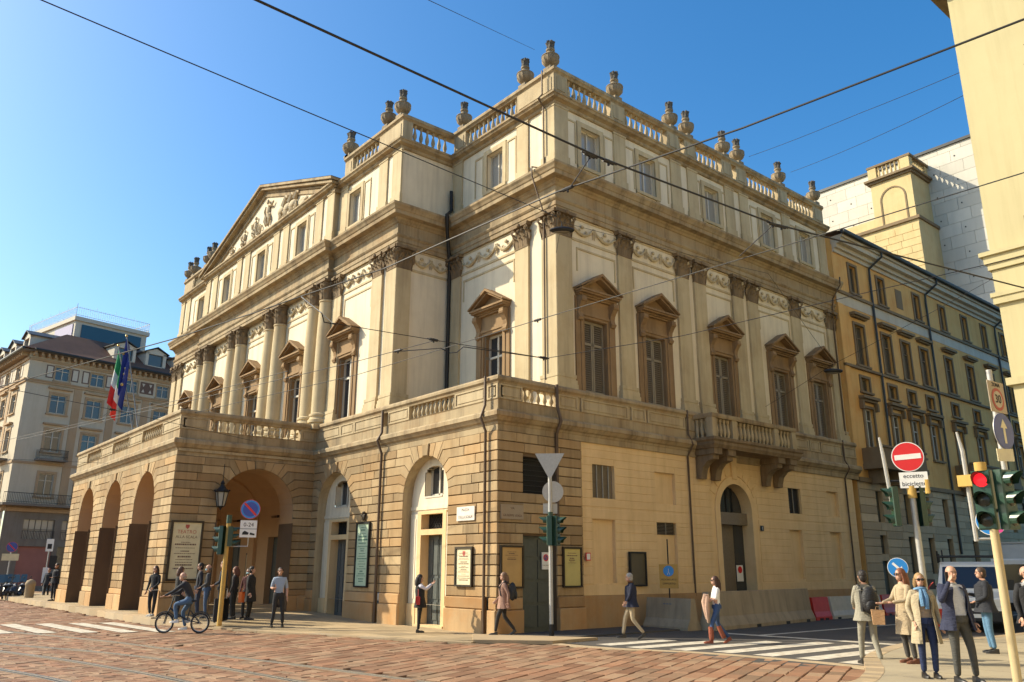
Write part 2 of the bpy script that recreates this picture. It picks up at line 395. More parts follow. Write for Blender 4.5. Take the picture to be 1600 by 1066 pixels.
# ---- ground storey, front right of the porch
A1, A2, AR, AZ = -22.43, -28.74, 1.31, 4.08
gw = rust('ground_front_wall', FR(GY), PXR+.0, GX+.045, [(A2, AR, AZ, ZTOP), (A1, AR, AZ, ZTOP)], seed=3)
plinth(gw, [(PXR, A2-AR), (A2+AR, -25.3), (-25.0, A1-AR), (A1+AR, -19.2), (-18.98, GX+.08)])
for c, dm, dn in ((A1, M_DOORW, 'grey green panelled doorway leaf'), (A2, M_DOORB, 'blue grey panelled doorway leaf')):
    jamb(c, AR, AZ, 0, -.03, .34, M_LIME, gw)
    mb = MB(); n = 24; wx, wz0, wz1 = .5, 4.12, 5.1
    for i in range(n):                                  # plaster panel of the niche, pierced by door, grille and lunette window
        xa, xb = -AR+2*AR*i/n, -AR+2*AR*(i+1)/n; xm = (xa+xb)/2
        ha, hb = [AZ+math.sqrt(max(0, AR*AR-q*q)) for q in (xa, xb)]
        if abs(xm) < wx:
            wt = wz1-.22+.22*math.sqrt(max(0, 1-(xm/wx)**2))
            mb.quad((xa, .32, wt), (xb, .32, wt), (xb, .32, hb), (xa, .32, ha)); mb.quad((xa, .32, 3.66), (xb, .32, 3.66), (xb, .32, wz0), (xa, .32, wz0))
            mb.quad((xa, .32, wt), (xb, .32, wt), (xb, .6, wt), (xa, .6, wt))
        else: mb.quad((xa, .32, 3.66), (xb, .32, 3.66), (xb, .32, hb), (xa, .32, ha))
    for s in (-1, 1): mb.quad((s*wx, .32, wz0), (s*wx, .6, wz0), (s*wx, .6, wz1-.2), (s*wx, .32, wz1-.2))
    wall_holes(mb, -AR, AR, .68, 3.66, [(-.78, .78, .68, 3.62)], .32, .1)
    for s in (-1, 1):                                   # raised pilaster strips
        a, b = sorted((s*.84, s*1.26)); mb.box(a, b, .27, .33, .70, 3.55); a, b = sorted((s*.93, s*1.17)); 
        mb.box(a, b, .255, .28, .85, 3.4)
    mb.box(-AR, AR, .285, .33, 3.68, 3.80)
    dw = put('doorway', mb.mesh('doorway', M_PLAST), gw, (c, 0, 0))
    m2 = MB(); 
    for s in (-1, 1):
        a, b = sorted((s*.62, s*.82)); m2.box(a, b, .26, .62, 0.0, 3.62)
    m2.box(-.62, .62, .26, .62, 2.86, 3.04); m2.box(-.62, .62, .26, .62, 3.53, 3.63); m2.box(-.8, .8, .2, .9, -.02, .07)
    for s in (-1, 1): a, b = sorted((s*.82, s*AR)); m2.box(a, b, .24, .5, 0, .69)
    put('door_frame', m2.mesh('door_frame', M_STUC), dw)
    m3 = MB(); m3.box(-.62, .62, .60, .64, .06, 2.87)
    for s in (-1, 1):
        for z0, z1 in ((.2, .75), (.85, 1.5), (1.6, 2.7)):
            for q in (0, 1): a = s*(.06+q*.28); a, b = sorted((a, a+s*.23)); m3.box(a, b, .575, .605, z0, z1)
    m3.box(-.015, .015, .57, .61, .06, 2.87)
    put('door', m3.mesh('door', dm), dw)
    m4 = MB(); m4.box(-.62, .62, .58, .6, 3.04, 3.53); g = put('fanlight', m4.mesh('fanlight', M_DARK), dw)
    m5 = MB()
    for i in range(-6, 10): 
        for d in (-1, 1):
            xa = -.62+i*.14; p0 = Vector((xa, .55, 3.04)); p1 = Vector((xa+d*.45, .55, 3.53)); 
            if -.64 < p1.x < .64 and -.64 < p0.x < .64: m5.tube([p0, p1], .012, 4)
    put('lattice_grille', m5.mesh('lattice_grille', M_IRON), dw)
    m6 = MB(); m6.box(-.52, .52, .58, .6, 4.1, 5.12); put('pane', m6.mesh('pane', M_GLASS), dw)
    m7 = MB(); m7.box(-.035, .035, .54, .6, 4.12, 5.1); m7.box(-.5, -.43, .54, .6, 4.12, 5.0); m7.box(.43, .5, .54, .6, 4.12, 5.0); m7.box(-.5, .5, .54, .6, 4.12, 4.2); m7.box(-.5, .5, .3, .6, 4.06, 4.12)
    put('window_frame', m7.mesh('window_frame', M_FRAMEW), dw)
# ---- ground storey, return of the corner (side plane, sandstone)
gs = rust('ground_corner_wall', SD(GX), GY-.045, 18.45, [], rects=[(15.95, 17.32, 0, 2.75), (15.95, 17.32, 4.0, 5.1)], seed=5, lmin=.6, lmax=1.1)
plinth(gs, [(GY-.08, 15.93), (17.34, 18.45)])
mb = MB(); mb.box(15.95, 17.32, .16, .2, 0, 2.75)
for i in range(2):
    for z0, z1 in ((.15, .75), (.85, 1.4), (1.5, 2.05), (2.15, 2.65)): mb.box(16.02+i*.66, 16.58+i*.66, .13, .17, z0, z1)
dr = put('door', mb.mesh('door', M_DOORW), gs)
mb = MB(); mb.box(15.95, 17.32, .17, .2, 4.0, 5.1); put('dark_opening', mb.mesh('dark_opening', M_DARK), gs)
mb = MB()
for i in range(7): mb.box(15.95, 17.32, .1, .115, 4.08+i*.155, 4.095+i*.155)
put('louvre', mb.mesh('louvre', M_IRON), gs)
# ---- ground storey, ochre stucco side
mb = MB()
holes = [(19.0, 20.05, 4.03, 5.12), (22.1, 23.2, 4.0, 5.1), (18.95, 20.0, 1.36, 3.35), (22.1, 23.15, 1.46, 3.36), (30.5, 31.45, 4.03, 5.07), (33.55, 34.5, 4.03, 5.12), (30.35, 31.3, 1.42, 3.36), (33.5, 34.45, 1.42, 3.36)]
AC, ASR, ASZ = 26.75, 1.3, 3.95
wall_holes(mb, 18.45, AC-ASR, 1.02, 6.05, [h for h in holes if h[1] < AC], 0, .14); wall_holes(mb, AC+ASR, BY-.5, 1.02, 6.05, [h for h in holes if h[0] > AC], 0, .14)
ar = arcpts(AC, ASZ, ASR, math.pi, 0, 20)
for i in range(20): mb.quad((ar[i][0], 0, ar[i][1]), (ar[i+1][0], 0, ar[i+1][1]), (ar[i+1][0], 0, 6.05), (ar[i][0], 0, 6.05))
stw = H('stucco_side_wall', mb.mesh('stucco_side_wall', M_STUC), **SD(GX-.05))
GROOVES = [1.33+.27*i for i in range(9)]+[3.98+.265*i for i in range(7)]
# raised stucco courses: each strip between two grooves is a piece of its own
def clear_spans(z0, z1, a, b):
    cuts = [(h[0], h[1]) for h in holes if h[2] < z1-.02 and h[3] > z0+.02]
    zt = z1
    if z0 < ASZ+ASR:
        h = ASR+.18; hw = h if z1 <= ASZ else math.sqrt(max(.0, (h)**2-max(0, z0-ASZ)**2))
        if hw > .02: cuts.append((AC-hw, AC+hw))
    cuts.sort(); out = []; cur = a
    for c, d in cuts:
        if c-cur > .06: out.append((cur, c))
        cur = max(cur, d)
    if b-cur > .06: out.append((cur, b))
    return out
lev = [1.33]+[1.33+.27*i for i in range(1, 8)]+[3.36, 3.68]; lev2 = [3.74, 4.0]+[4.0+.265*i for i in range(1, 7)]+[5.98]
for L in (lev, lev2):
    for z0, z1 in zip(L[:-1], L[1:]):
        for a, b in clear_spans(z0, z1, 18.5, BY-.6):
            MB().prism([(a+.0, z0+.008), (b, z0+.008), (b, z1-.008), (a, z1-.008)], -.014, .004, .006).build('stucco_course', M_STUC, stw)
MB().box(18.45, AC-ASR-.0, -.06, .004, 1.0, 1.3).build('stucco_base_band', M_STUC, stw); MB().box(AC+ASR, BY-.55, -.06, .004, 1.0, 1.3).build('stucco_base_band', M_STUC, stw)
MB().box(18.45, AC-ASR, -.1, .1, -.05, .995).build('stone_base', M_PLINTH, stw); MB().box(AC+ASR, BY-.5, -.1, .1, -.05, .995).build('stone_base', M_PLINTH, stw)
for k, h in enumerate(holes):                          # what stands in the openings
    a, b, c, d = h
    if k in (0, 4):
        wnd = MB().box(a, b, .11, .135, c, d).build('window', M_SHUT if k == 0 else M_DARK, stw)
        if k == 0:
            m = MB()
            for i in range(22): m.box(a+.02, b-.2, .085, .11, c+.03+i*.048, c+.055+i*.048)
            m.build('slats', M_SHUT, wnd)
            for q in (.27, .55, .82): MB().box(a+q-.012, a+q+.012, .05, .075, c, d).build('window_bar', M_GALV, wnd)
        else:
            for q in (0, .45, .88): MB().box(a+q, a+q+.06, .08, .11, c, d).build('window_frame', M_SHUT, wnd)
    elif k == 3:
        MB().box(a, b, .10, .135, c, 2.95).build('blind_panel', M_STUC, stw)
        g = MB().box(a, b, .12, .135, 2.95, d).build('vent_opening', M_DARK, stw)
        m = MB()
        for i in range(8): m.box(a, b, .05, .11, 2.97+i*.048, 2.985+i*.048)
        m.build('vent_louvre', M_SHUT, g)
        MB().box((a+b)/2-.015, (a+b)/2+.015, .03, .06, 2.95, d).build('vent_bar', M_SHUTF, g)
    else: MB().box(a, b, .12, .137, c, d).build('blind_panel', M_STUC, stw)
# side arched portal
jamb(AC, ASR-.28, ASZ, 0, .02, .6, M_STUC, stw)
m = MB(); ri, ro = ASR-.28, ASR
pi_, po = arcpts(AC, ASZ, ri, math.pi, 0, 20), arcpts(AC, ASZ, ro, math.pi, 0, 20)
for i in range(20):
    m.add([(po[i][0], -.05, po[i][1]), (pi_[i][0], -.05, pi_[i][1]), (pi_[i+1][0], -.05, pi_[i+1][1]), (po[i+1][0], -.05, po[i+1][1]), (po[i][0], .02, po[i][1]), (pi_[i][0], .03, pi_[i][1]), (pi_[i+1][0], .03, pi_[i+1][1]), (po[i+1][0], .02, po[i+1][1])], [(0, 1, 2, 3), (0, 3, 7, 4), (1, 5, 6, 2)])
for s in (-1, 1): a, b = sorted((AC+s*ri, AC+s*ro)); m.box(a, b, -.05, .03, 0, ASZ)
m.build('portal_surround', M_STUC, stw)
for t in range(9):
    a = R(30+t*15); 
    if t == 4: continue
    p = [(AC+q*math.cos(a+e), ASZ+q*math.sin(a+e)) for q, e in ((ASR+.05, -.105), (ASR+.42, -.1), (ASR+.42, .1), (ASR+.05, .105))]
    MB().prism(p, -.035, .0, .01).build('voussoir', M_STUC, stw)
MB().prism([(AC-.13, ASZ+ASR-.1), (AC+.13, ASZ+ASR-.1), (AC+.2, 5.98), (AC-.2, 5.98)], -.1, .02, .02).build('keystone', M_STUC, stw)
pt = MB().box(AC-ri, AC+ri, .55, .6, .0, ASZ+ri).build('portal_recess', M_DARK, stw)
MB().box(AC-ri, AC+ri, .2, .54, 3.45, 3.9).build('transom_beam', M_SHUT, pt)
m = MB(); gl = arcpts(AC, 3.92, ri-.02, 0, math.pi, 14); m.prism(gl, .42, .45); m.build('lunette_glass', M_GLASS, pt)
for q in (-.35, 0, .35): MB().box(AC+q-.025, AC+q+.025, .38, .43, 3.9, 3.92+math.sqrt(ri*ri-q*q)-.03).build('glazing_bar', M_IRON, pt)
MB().box(AC-ri, AC-ri+.55, .44, .47, .0, 3.45).build('glass_leaf', M_GLASS, pt); MB().box(AC+ri-.62, AC+ri, .44, .47, .0, 3.45).build('glass_leaf', M_GLASS, pt)
MB().box(AC-ri+.55, AC+ri-.62, .46, .5, .0, 3.45).build('bronze_door_leaf', M_SHUT, pt)
nt = MB().box(AC+.42, AC+.82, .42, .435, 1.35, 1.95).build('door_notice', M_WHITE, pt); MB().lathe([(.0, 0), (.13, 0), (.13, .01), (0, .01)], 16).build('prohibition_disc', M_RED, nt, (AC+.62, .415, 1.78), 0, rot=(R(90), 0, 0))
# ---- porch
ARCF = [(XC+q, 1.28, 4.17, ZTOP) for q in (-4.55, 0, 4.55)]
pf = rust('porch_front_wall', FR(PY), PXL-.045, PXR+.045, ARCF, seed=11, single=False, lmin=.8, lmax=1.2)
PA = (12.65, 1.5, 4.0, ZTOP)
ps = rust('porch_side_wall', SD(PXR), PY-.045, GY-.02, [PA], seed=12, single=True, lmin=.8, lmax=1.3)
PZ = .2
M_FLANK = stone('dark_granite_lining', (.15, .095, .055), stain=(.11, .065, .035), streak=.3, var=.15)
def pier(base, a, b, d): 
    for s, z0, z1, p in ((0, PZ-.3, .78, .12), (1, .78, 1.0, .07)):
        n = 2 if s == 0 else 1
        for i in range(n):
            x0, x1 = a+(b-a)*i/n, a+(b-a)*(i+1)/n
            MB().prism(inset([(x0, z0), (x1, z0), (x1, z1), (x0, z1)], .004), -p, .1, .02).build('plinth_block', M_PLINTH, base)
edges = [PXL-.12]+[q for c, r, zs, zt in ARCF for q in (c-r, c+r)]+[PXR+.12]
for i in range(0, len(edges), 2): pier(pf, edges[i], edges[i+1], 1)
pier(ps, PY-.12, PA[0]-PA[1], 1); pier(ps, PA[0]+PA[1], GY-.02, 1)
PD = 1.15
for c, r, zs, zt in ARCF:
    jamb(c, r, zs, 1.0, -.03, PD, M_VAULT, pf)
    for s in (-1, 1):                                  # pier flanks
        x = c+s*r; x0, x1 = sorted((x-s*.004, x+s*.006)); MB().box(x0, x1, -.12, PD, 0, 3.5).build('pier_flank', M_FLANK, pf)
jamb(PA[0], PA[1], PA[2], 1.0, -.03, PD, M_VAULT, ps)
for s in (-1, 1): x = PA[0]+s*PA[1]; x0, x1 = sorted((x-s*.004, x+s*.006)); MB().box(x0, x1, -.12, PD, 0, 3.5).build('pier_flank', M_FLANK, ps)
# inner faces of the piers, vault, back wall
mb = MB()
cur = PXL
for c, r, zs, zt in ARCF+[(PXR, 0, 0, 0)]:
    mb.quad((cur, PD, 0), (c-r, PD, 0), (c-r, PD, 6), (cur, PD, 6))
    if r:
        ar = arcpts(c, zs, r, math.pi, 0, 16)
        for i in range(16): mb.quad((ar[i][0], PD, ar[i][1]), (ar[i+1][0], PD, ar[i+1][1]), (ar[i+1][0], PD, 6), (ar[i][0], PD, 6))
    cur = c+r
put('pier_inner_face', mb.mesh('pier_inner_face', M_VAULT), pf)
mb = MB(); c, r, zs, zt = PA
mb.quad((PY, PD, 0), (c-r, PD, 0), (c-r, PD, 6), (PY, PD, 6)); mb.quad((c+r, PD, 0), (GY, PD, 0), (GY, PD, 6), (c+r, PD, 6))
ar = arcpts(c, zs, r, math.pi, 0, 16)
for i in range(16): mb.quad((ar[i][0], PD, ar[i][1]), (ar[i+1][0], PD, ar[i+1][1]), (ar[i+1][0], PD, 6), (ar[i][0], PD, 6))
put('pier_inner_face', mb.mesh('pier_inner_face', M_VAULT), ps)
# barrel vault along the porch with transverse ribs, axis at the side arch
mb = MB(); n = 14; a0, a1 = PY+PD, GY
for i in range(n):
    t0, t1 = math.pi*(1-i/n), math.pi*(1-(i+1)/n); cy, rr = (a0+a1)/2, (a1-a0)/2
    p = [(cy+rr*math.cos(t), 4.0+(rr-.35)*math.sin(t)) for t in (t0, t1)]
    mb.quad((PXL, p[0][0], p[0][1]), (PXR, p[0][0], p[0][1]), (PXR, p[1][0], p[1][1]), (PXL, p[1][0], p[1][1]))
H('porch_vault', mb.mesh('porch_vault', M_VAULT))
for x in (XC+7.2, XC+2.3, XC-2.3, XC-6.8):
    mb = MB()
    for i in range(n):
        t0, t1 = math.pi*(1-i/n), math.pi*(1-(i+1)/n)
        q = [(cy+rr*math.cos(t)*.99, 4.0+(rr-.48)*math.sin(t)) for t in (t0, t1)]
        mb.quad((x-.3, q[0][0], q[0][1]), (x+.3, q[0][0], q[0][1]), (x+.3, q[1][0], q[1][1]), (x-.3, q[1][0], q[1][1]))
        for s in (-1, 1): mb.quad((x+s*.3, q[0][0], q[0][1]), (x+s*.3, q[1][0], q[1][1]), (x+s*.3, q[1][0]*1.0, q[1][1]+.2), (x+s*.3, q[0][0], q[0][1]+.2))
    H('vault_rib', mb.mesh('vault_rib', M_VAULT))
    MB().box(x-.3-XC, x+.3-XC, GY-HO.y-.13, GY-HO.y+.02, 0, 4.05).build('inner_pilaster', M_VAULT, house)
mb = MB(); dh = [(XC+q-.75, XC+q+.75, .2, 3.1) for q in (-4.55, 0, 4.55)]; lh = [(XC+q-.6, XC+q+.6, 3.9, 5.0) for q in (-4.55, 0, 4.55)]
wall_holes(mb, PXL, PXR+.02, 0, 6.1, dh+lh, 0, .3); pb = H('porch_back_wall', mb.mesh('porch_back_wall', M_VAULT), **FR(GY+.02))
for h in dh:
    d = MB().box(h[0], h[1], .26, .3, h[2], h[3]).build('door', M_DOORW, pb)
    for s in (0, 1):
        for z0, z1 in ((.35, 1.1), (1.2, 2.0), (2.1, 3.0)): MB().box(h[0]+.08+s*.72, h[0]+.7+s*.72, .235, .262, z0, z1).build('door_panel', M_DOORW, d)
for h in lh: MB().box(h[0], h[1], .26, .3, h[2], h[3]).build('fanlight', M_GLASS, pb)
for x in (XC+2.0, XC+6.1, XC+7.6):
    f = MB().box(x-.36, x+.36, -.05, 0, 1.25, 2.45).build('poster_frame', M_BRONZE, pb); MB().box(x-.28, x+.28, -.056, -.05, 1.33, 2.37).build('poster_sheet', M_PAPER, f)
mb = MB(); mb.box(PXL-.1, PXR+.1, PY+.0, GY, 5.95, 6.05); H('porch_roof_slab', mb.mesh('porch_roof_slab', M_LIME))
mb = MB(); mb.box(PXL, PXL+.3, PY, GY, 0, 6); H('porch_end_wall', mb.mesh('porch_end_wall', M_BLOCKI))
# ---- cornice above the ground storey and dado
path = [(PXL, GY+.4), (PXL, PY), (PXR, PY), (PXR, GY), (GX, GY), (GX, BY)]
prof = [(-.2, ZTOP+.002), (.03, ZTOP+.002), (.03, 5.98), (.05, 6.0), (.07, 6.06), (.14, 6.1), (.22, 6.2), (.25, 6.22), (.25, 6.34), (.2, 6.4), (.02, 6.44), (.02, 6.74), (.05, 6.78), (-.2, 6.78)]
mb = MB().sweep(path, prof); H('ground_storey_cornice', mb.mesh('ground_storey_cornice', M_CORN))
prof = [(-.22, 7.24), (.02, 7.24), (.04, 7.3), (.1, 7.36), (.1, 7.44), (.06, 7.5), (-.26, 7.5), (-.22, 7.44)]
mb = MB().sweep(path, prof); H('terrace_rail', mb.mesh('terrace_rail', M_CORN))
def balprof(h=.46, r=.075):
    s = h; k = r/.075
    return [(.055*k, 0), (.06*k, .06*s), (.045*k, .1*s), (.04*k, .14*s), (.06*k, .24*s), (.075*k, .36*s), (.07*k, .46*s), (.048*k, .62*s), (.034*k, .74*s), (.036*k, .82*s), (.055*k, .86*s), (.055*k, .9*s), (.06*k, .93*s), (.06*k, s)]
BAL = MB().lathe(balprof(), 10).mesh('baluster', M_LIME, True)
BALT = MB().lathe(balprof(.78, .085), 10).mesh('baluster_tall', M_LIME, True)
def dado(base, a, b, y=0.0, z0=6.78, z1=7.24, th=.2, panel=True):
    m = MB().box(a, b, y, y+th, z0, z1)
    if panel and b-a > .5:
        w = .08                                        # raised frame round the panel
        m.box(a, b, y-.03, y, z0, z0+.05); m.box(a, b, y-.03, y, z1-.05, z1); m.box(a, a+w, y-.03, y, z0+.05, z1-.05); m.box(b-w, b, y-.03, y, z0+.05, z1-.05)
        m.box(a+w+.06, b-w-.06, y-.02, y, z0+.1, z1-.1)
    m.build('dado_panel', M_LIME, base)
def bals(base, a, b, y=.1, z=6.78, me=None, sp=.27):
    n = max(1, round((b-a)/sp))
    for i in range(n): put('baluster', me or BAL, base, (a+(b-a)*(i+.5)/n, y, z))
bt = H('terrace_balustrade', MB().box(-25.1, GX-.05, .02, .2, 6.775, 6.79).mesh('terrace_balustrade', M_CORN), **FR(GY))
for a, b in ((PXR+.02, -28.6), (-28.58, -27.5), (-27.48, -25.3), (-25.0, -23.6), (-20.9, -19.25), (-19.2, GX)): dado(bt, a, b)
bals(bt, -23.55, -20.95)
bt = H('terrace_side_balustrade', MB().box(GY+.1, BY, .02, .2, 6.775, 6.79).mesh('terrace_side_balustrade', M_CORN), **SD(GX))
for a, b in ((GY, 15.95), (17.45, 18.35), (18.5, 20.8), (20.95, 21.7), (21.8, 23.9), (24.0, 24.35), (30.2, 30.6), (30.7, 32.4), (32.5, 33.3), (33.4, 35.2), (35.3, BY-.02)): dado(bt, a, b)
dado(bt, 24.35, 30.2, panel=False)
bals(bt, 16.0, 17.4)
bt = H('porch_balustrade', MB().box(PXL, PXR, .02, .2, 6.775, 6.79).mesh('porch_balustrade', M_CORN), **FR(PY))
BX = [(-44.4, -41.8), (-39.8, -37.2), (-35.3, -32.7)]
e = [PXL]+[q for p in BX for q in p]+[PXR]
for i in range(0, len(e), 2): dado(bt, e[i], e[i+1])
for a, b in BX: bals(bt, a+.05, b-.05)
bt = H('porch_side_balustrade', MB().box(PY+.1, GY, .02, .2, 6.775, 6.79).mesh('porch_side_balustrade', M_CORN), **SD(PXR))
dado(bt, PY, 10.55); dado(bt, 14.25, GY-.02); bals(bt, 10.6, 14.2)
mb = MB(); mb.box(CXR, GX-.1, GY+.1, WY+.3, 6.5, 6.74); H('terrace_floor', mb.mesh('terrace_floor', M_LIME))
# ---- balcony over the side portal
bx0, bx1, bd = 24.3, 30.0, .95
mb = MB().sweep([(GX-.05, bx0), (GX+bd, bx0), (GX+bd, bx1), (GX-.05, bx1)][::1], [(-.1, 6.1), (.0, 6.1), (.06, 6.2), (.06, 6.3), (.12, 6.36), (.12, 6.46), (-.1, 6.5)])
mb.box(GX, GX+bd, bx0, bx1, 6.08, 6.47)
bc = H('balcony', mb.mesh('balcony', M_ORN))
L = lambda x, y, z: Vector((x, y, z))-Vector(HO)*0
mb = MB().sweep([(GX, bx0+.12), (GX+bd-.1, bx0+.12), (GX+bd-.1, bx1-.12), (GX, bx1-.12)], [(-.16, 7.2), (.06, 7.2), (.08, 7.26), (.08, 7.36), (-.18, 7.4)]); mb.build('balcony_rail', M_CORN, bc)
for yy in (bx0+.2, 25.75, 28.55, bx1-.2): MB().box(GX+bd-.32, GX+bd-.06, yy-.14, yy+.14, 6.46, 7.2).build('balcony_pedestal', M_LIME, bc)
BALB = MB().lathe(balprof(.72, .085), 10).mesh('balcony_baluster', M_LIME, True)
for a, b in ((bx0+.36, 25.6), (25.9, 28.4), (28.7, bx1-.36)):
    n = round((b-a)/.26)
    for i in range(n): put('baluster', BALB, bc, (GX+bd-.19, a+(b-a)*(i+.5)/n, 6.47))
for i in range(3):
    for yy in (bx0+.18, bx1-.18): put('baluster', BALB, bc, (GX+.12+i*.22, yy, 6.47))
br = [(0, 5.0), (.2, 5.0), (.22, 5.15), (.3, 5.4), (.5, 5.6), (.78, 5.68), (.8, 5.85), (.0, 5.85)]
for yy in (24.6, 25.45, 28.75, 29.6):
    m = MB(); k = [(GX+.0+d, z) for d, z in br]; n = len(k)
    m.add([(x, yy-.17, z) for x, z in k]+[(x, yy+.17, z) for x, z in k], [tuple(range(n)), tuple(range(2*n-1, n-1, -1))]+[(i, (i+1) % n, n+(i+1) % n, n+i) for i in range(n)])
    m.box(GX, GX+.9, yy-.24, yy+.24, 5.85, 6.08)
    m.build('bracket', M_ORN, bc)
for o in (bc,): pass
# ---- upper storey: walls
OP = .56                                              # half opening of the big windows
SWIN = [SC_+q for q in (-7.4, -4.2, 0, 4.2, 7.4)]
FWIN = [XC+q for q in (-9.45, -4.72, 0, 4.72, 9.45)]
WWIN = -22.45
AW, AZ0, AZ1 = .5, 16.1, 17.7                         # attic windows
def upper_wall(name, frame, x0, x1, wins, mat=M_PLAST):
    mb = MB(); hol = [(c-OP, c+OP, 7.58, 10.2) for c in wins]
    wall_holes(mb, x0, x1, 6.4, 14.0, hol, 0, .32)
    return H(name, mb.mesh(name, mat), **frame)
uw_s = upper_wall('side_upper_wall', SD(WX), WY, BY, SWIN)
uw_w = upper_wall('wing_upper_wall', FR(WY), CXR, WX, [WWIN])
uw_c = upper_wall('central_upper_wall', FR(CY), CXL, CXR, FWIN)
mb = MB(); mb.quad((CY, 0, 6.4), (WY, 0, 6.4), (WY, 0, 14.0), (CY, 0, 14.0)); uw_r = H('central_return_wall', mb.mesh('central_return_wall', M_PLAST), **SD(CXR))
mb = MB(); mb.quad((CXL, CY, 6), (CXL, BY, 6), (CXL, BY, 19), (CXL, CY, 19)); mb.quad((CXL, BY, 0), (WX, BY, 0), (WX, BY, 19.5), (CXL, BY, 19.5)); H('rear_wall', mb.mesh('rear_wall', M_PLAST))
# dado of the upper storey seen above the porch terrace
mb = MB(); mb.box(CXL, CXR, -.1, .05, 6.4, 7.3); mb.box(CXL, CXR, -.14, .05, 7.3, 7.42); H('upper_dado', mb.mesh('upper_dado', M_LIME), **FR(CY-.02))
mb = MB(); mb.box(WX-.0, WX+.29, WY-.02, BY, 6.7, 7.43); H('side_ledge', mb.mesh('side_ledge', M_LIME))
# ---- capitals
def leaf(m, x, y, z, w, h, out, tilt=0, ax=0):
    """acanthus leaf curling outwards; ax turns it about z"""
    n0 = len(m.v); pr = [(0, 0, .75), (.35, .06, 1.0), (.65, .16, .95), (.88, .42, .7), (1.0, .75, .42), (.93, 1.0, .2)]
    vs = []
    for t, o, ww in pr:
        for s in (-1, -.45, 0, .45, 1): vs.append((s*w*ww/2, -out*o-(.02 if s in (-.45, .45) else 0)-(.012 if s == 0 else 0), h*t))
    fs = [(j*5+i, j*5+i+1, (j+1)*5+i+1, (j+1)*5+i) for j in range(len(pr)-1) for i in range(4)]
    m.add(vs, fs); m.xform(n0, Matrix.Translation((x, y, z)) @ Matrix.Rotation(ax, 4, 'Z'))
def volute(m, x, y, z, r, ax=0):
    n0 = len(m.v); pts = []
    for i in range(15):
        a = i*.62; rr = r*(1-i/17); pts.append((rr*math.cos(a), -.02-i*.002, rr*math.sin(a)))
    m.tube(pts, r*.2, 5); m.ball((0, -.03, 0), r*.28, 6, 4); m.xform(n0, Matrix.Translation((x, y, z)) @ Matrix.Rotation(ax, 4, 'Z'))
def cap_flat(w=.74, d=.12, h=.92):
    m = MB(); b = w/2
    m.box(-b, b, -d, .02, 0, .05); m.box(-b+.02, b-.02, -d+.02, .02, .05, h-.12)
    for k in range(3): leaf(m, -b+w*(k+.5)/3, -d+.02, .05, w*.36, .36, .13)
    for k in range(4): leaf(m, -b+w*k/3, -d+.03, .26, w*.34, .36, .16)
    for s in (-1, 1):
        volute(m, s*(b+.0), -d-.09, h-.24, .1); leaf(m, s*(b-.02), -d*.5, .05, .2, .36, .12, ax=s*HP); leaf(m, s*(b-.02), -d*.5, .28, .2, .34, .14, ax=s*HP)
        volute(m, s*.1, -d-.05, h-.22, .065)
    m.prism([(-b-.08, h-.12), (b+.08, h-.12), (b+.12, h), (-b-.12, h)], -d-.14, .02); m.ball((0, -d-.15, h-.06), (.09, .06, .08), 8, 5)
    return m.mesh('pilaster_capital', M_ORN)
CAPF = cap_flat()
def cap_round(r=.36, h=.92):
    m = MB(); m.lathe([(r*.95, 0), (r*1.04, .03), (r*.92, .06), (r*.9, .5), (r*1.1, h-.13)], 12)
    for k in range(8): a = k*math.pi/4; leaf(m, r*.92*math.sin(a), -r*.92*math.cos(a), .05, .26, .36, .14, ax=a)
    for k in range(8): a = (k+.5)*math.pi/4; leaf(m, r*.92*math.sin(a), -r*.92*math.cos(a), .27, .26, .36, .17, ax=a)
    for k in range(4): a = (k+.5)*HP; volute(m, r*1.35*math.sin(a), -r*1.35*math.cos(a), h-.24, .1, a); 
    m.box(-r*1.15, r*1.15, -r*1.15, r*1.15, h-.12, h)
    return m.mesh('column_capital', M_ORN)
CAPR = cap_round()
PZ0, PZ1 = 7.44, 13.0
def pil_mesh(w=.74, d=.1):
    m = MB(); b = w/2; m.box(-b, b, -d, .02, 8.05, PZ1)
    for z0, z1, p in ((PZ0, 7.72, .1), (7.72, 7.86, .08), (7.86, 7.93, .045), (7.93, 8.05, .06)): m.box(-b-p, b+p, -d-p, .02, z0, z1)
    return m.mesh('pilaster', M_PIL)
PIL = pil_mesh(); PILS = pil_mesh(.66)
def pilaster(frame_wall, x, me=PIL, cap=True):
    p = put('pilaster', me, frame_wall, (x, 0, 0)); 
    if cap: put('capital', CAPF, p, (0, 0, PZ1))
    return p
for q in (-5.8, -2.4, -1.3, 1.3, 2.4, 5.8, 8.95): pilaster(uw_s, SC_+q)
pilaster(uw_s, WY+.283); pilaster(uw_w, WX-.29)
for x in (-20.75, -24.9): pilaster(uw_w, x)
for x in (CXR-.29, CXR-1.35, -30.05, CXL+.27, CXL+1.35, 2*XC+30.05): pilaster(uw_c, x)
pilaster(uw_r, CY+.243, PILS)
# ---- engaged columns of the centre
m = MB(); m.lathe([(.43, 7.44), (.43, 7.6), (.5, 7.62), (.5, 7.74), (.44, 7.78), (.42, 7.86), (.46, 7.9), (.46, 7.98), (.385, 8.03), (.385, 9.6), (.37, 11.5), (.335, 12.9), (.37, 12.94), (.36, 13.0)], 20); m.box(-.52, .52, -.52, .52, 7.3, 7.5)
COLM = m.mesh('column', M_PIL, True)
for c in (-7.1, -2.4, 2.4, 7.1):
    for s in (-.56, .56):
        p = put('column', COLM, uw_c, (XC+c+s, -.12, 0)); put('capital', CAPR, p, (0, 0, PZ1))
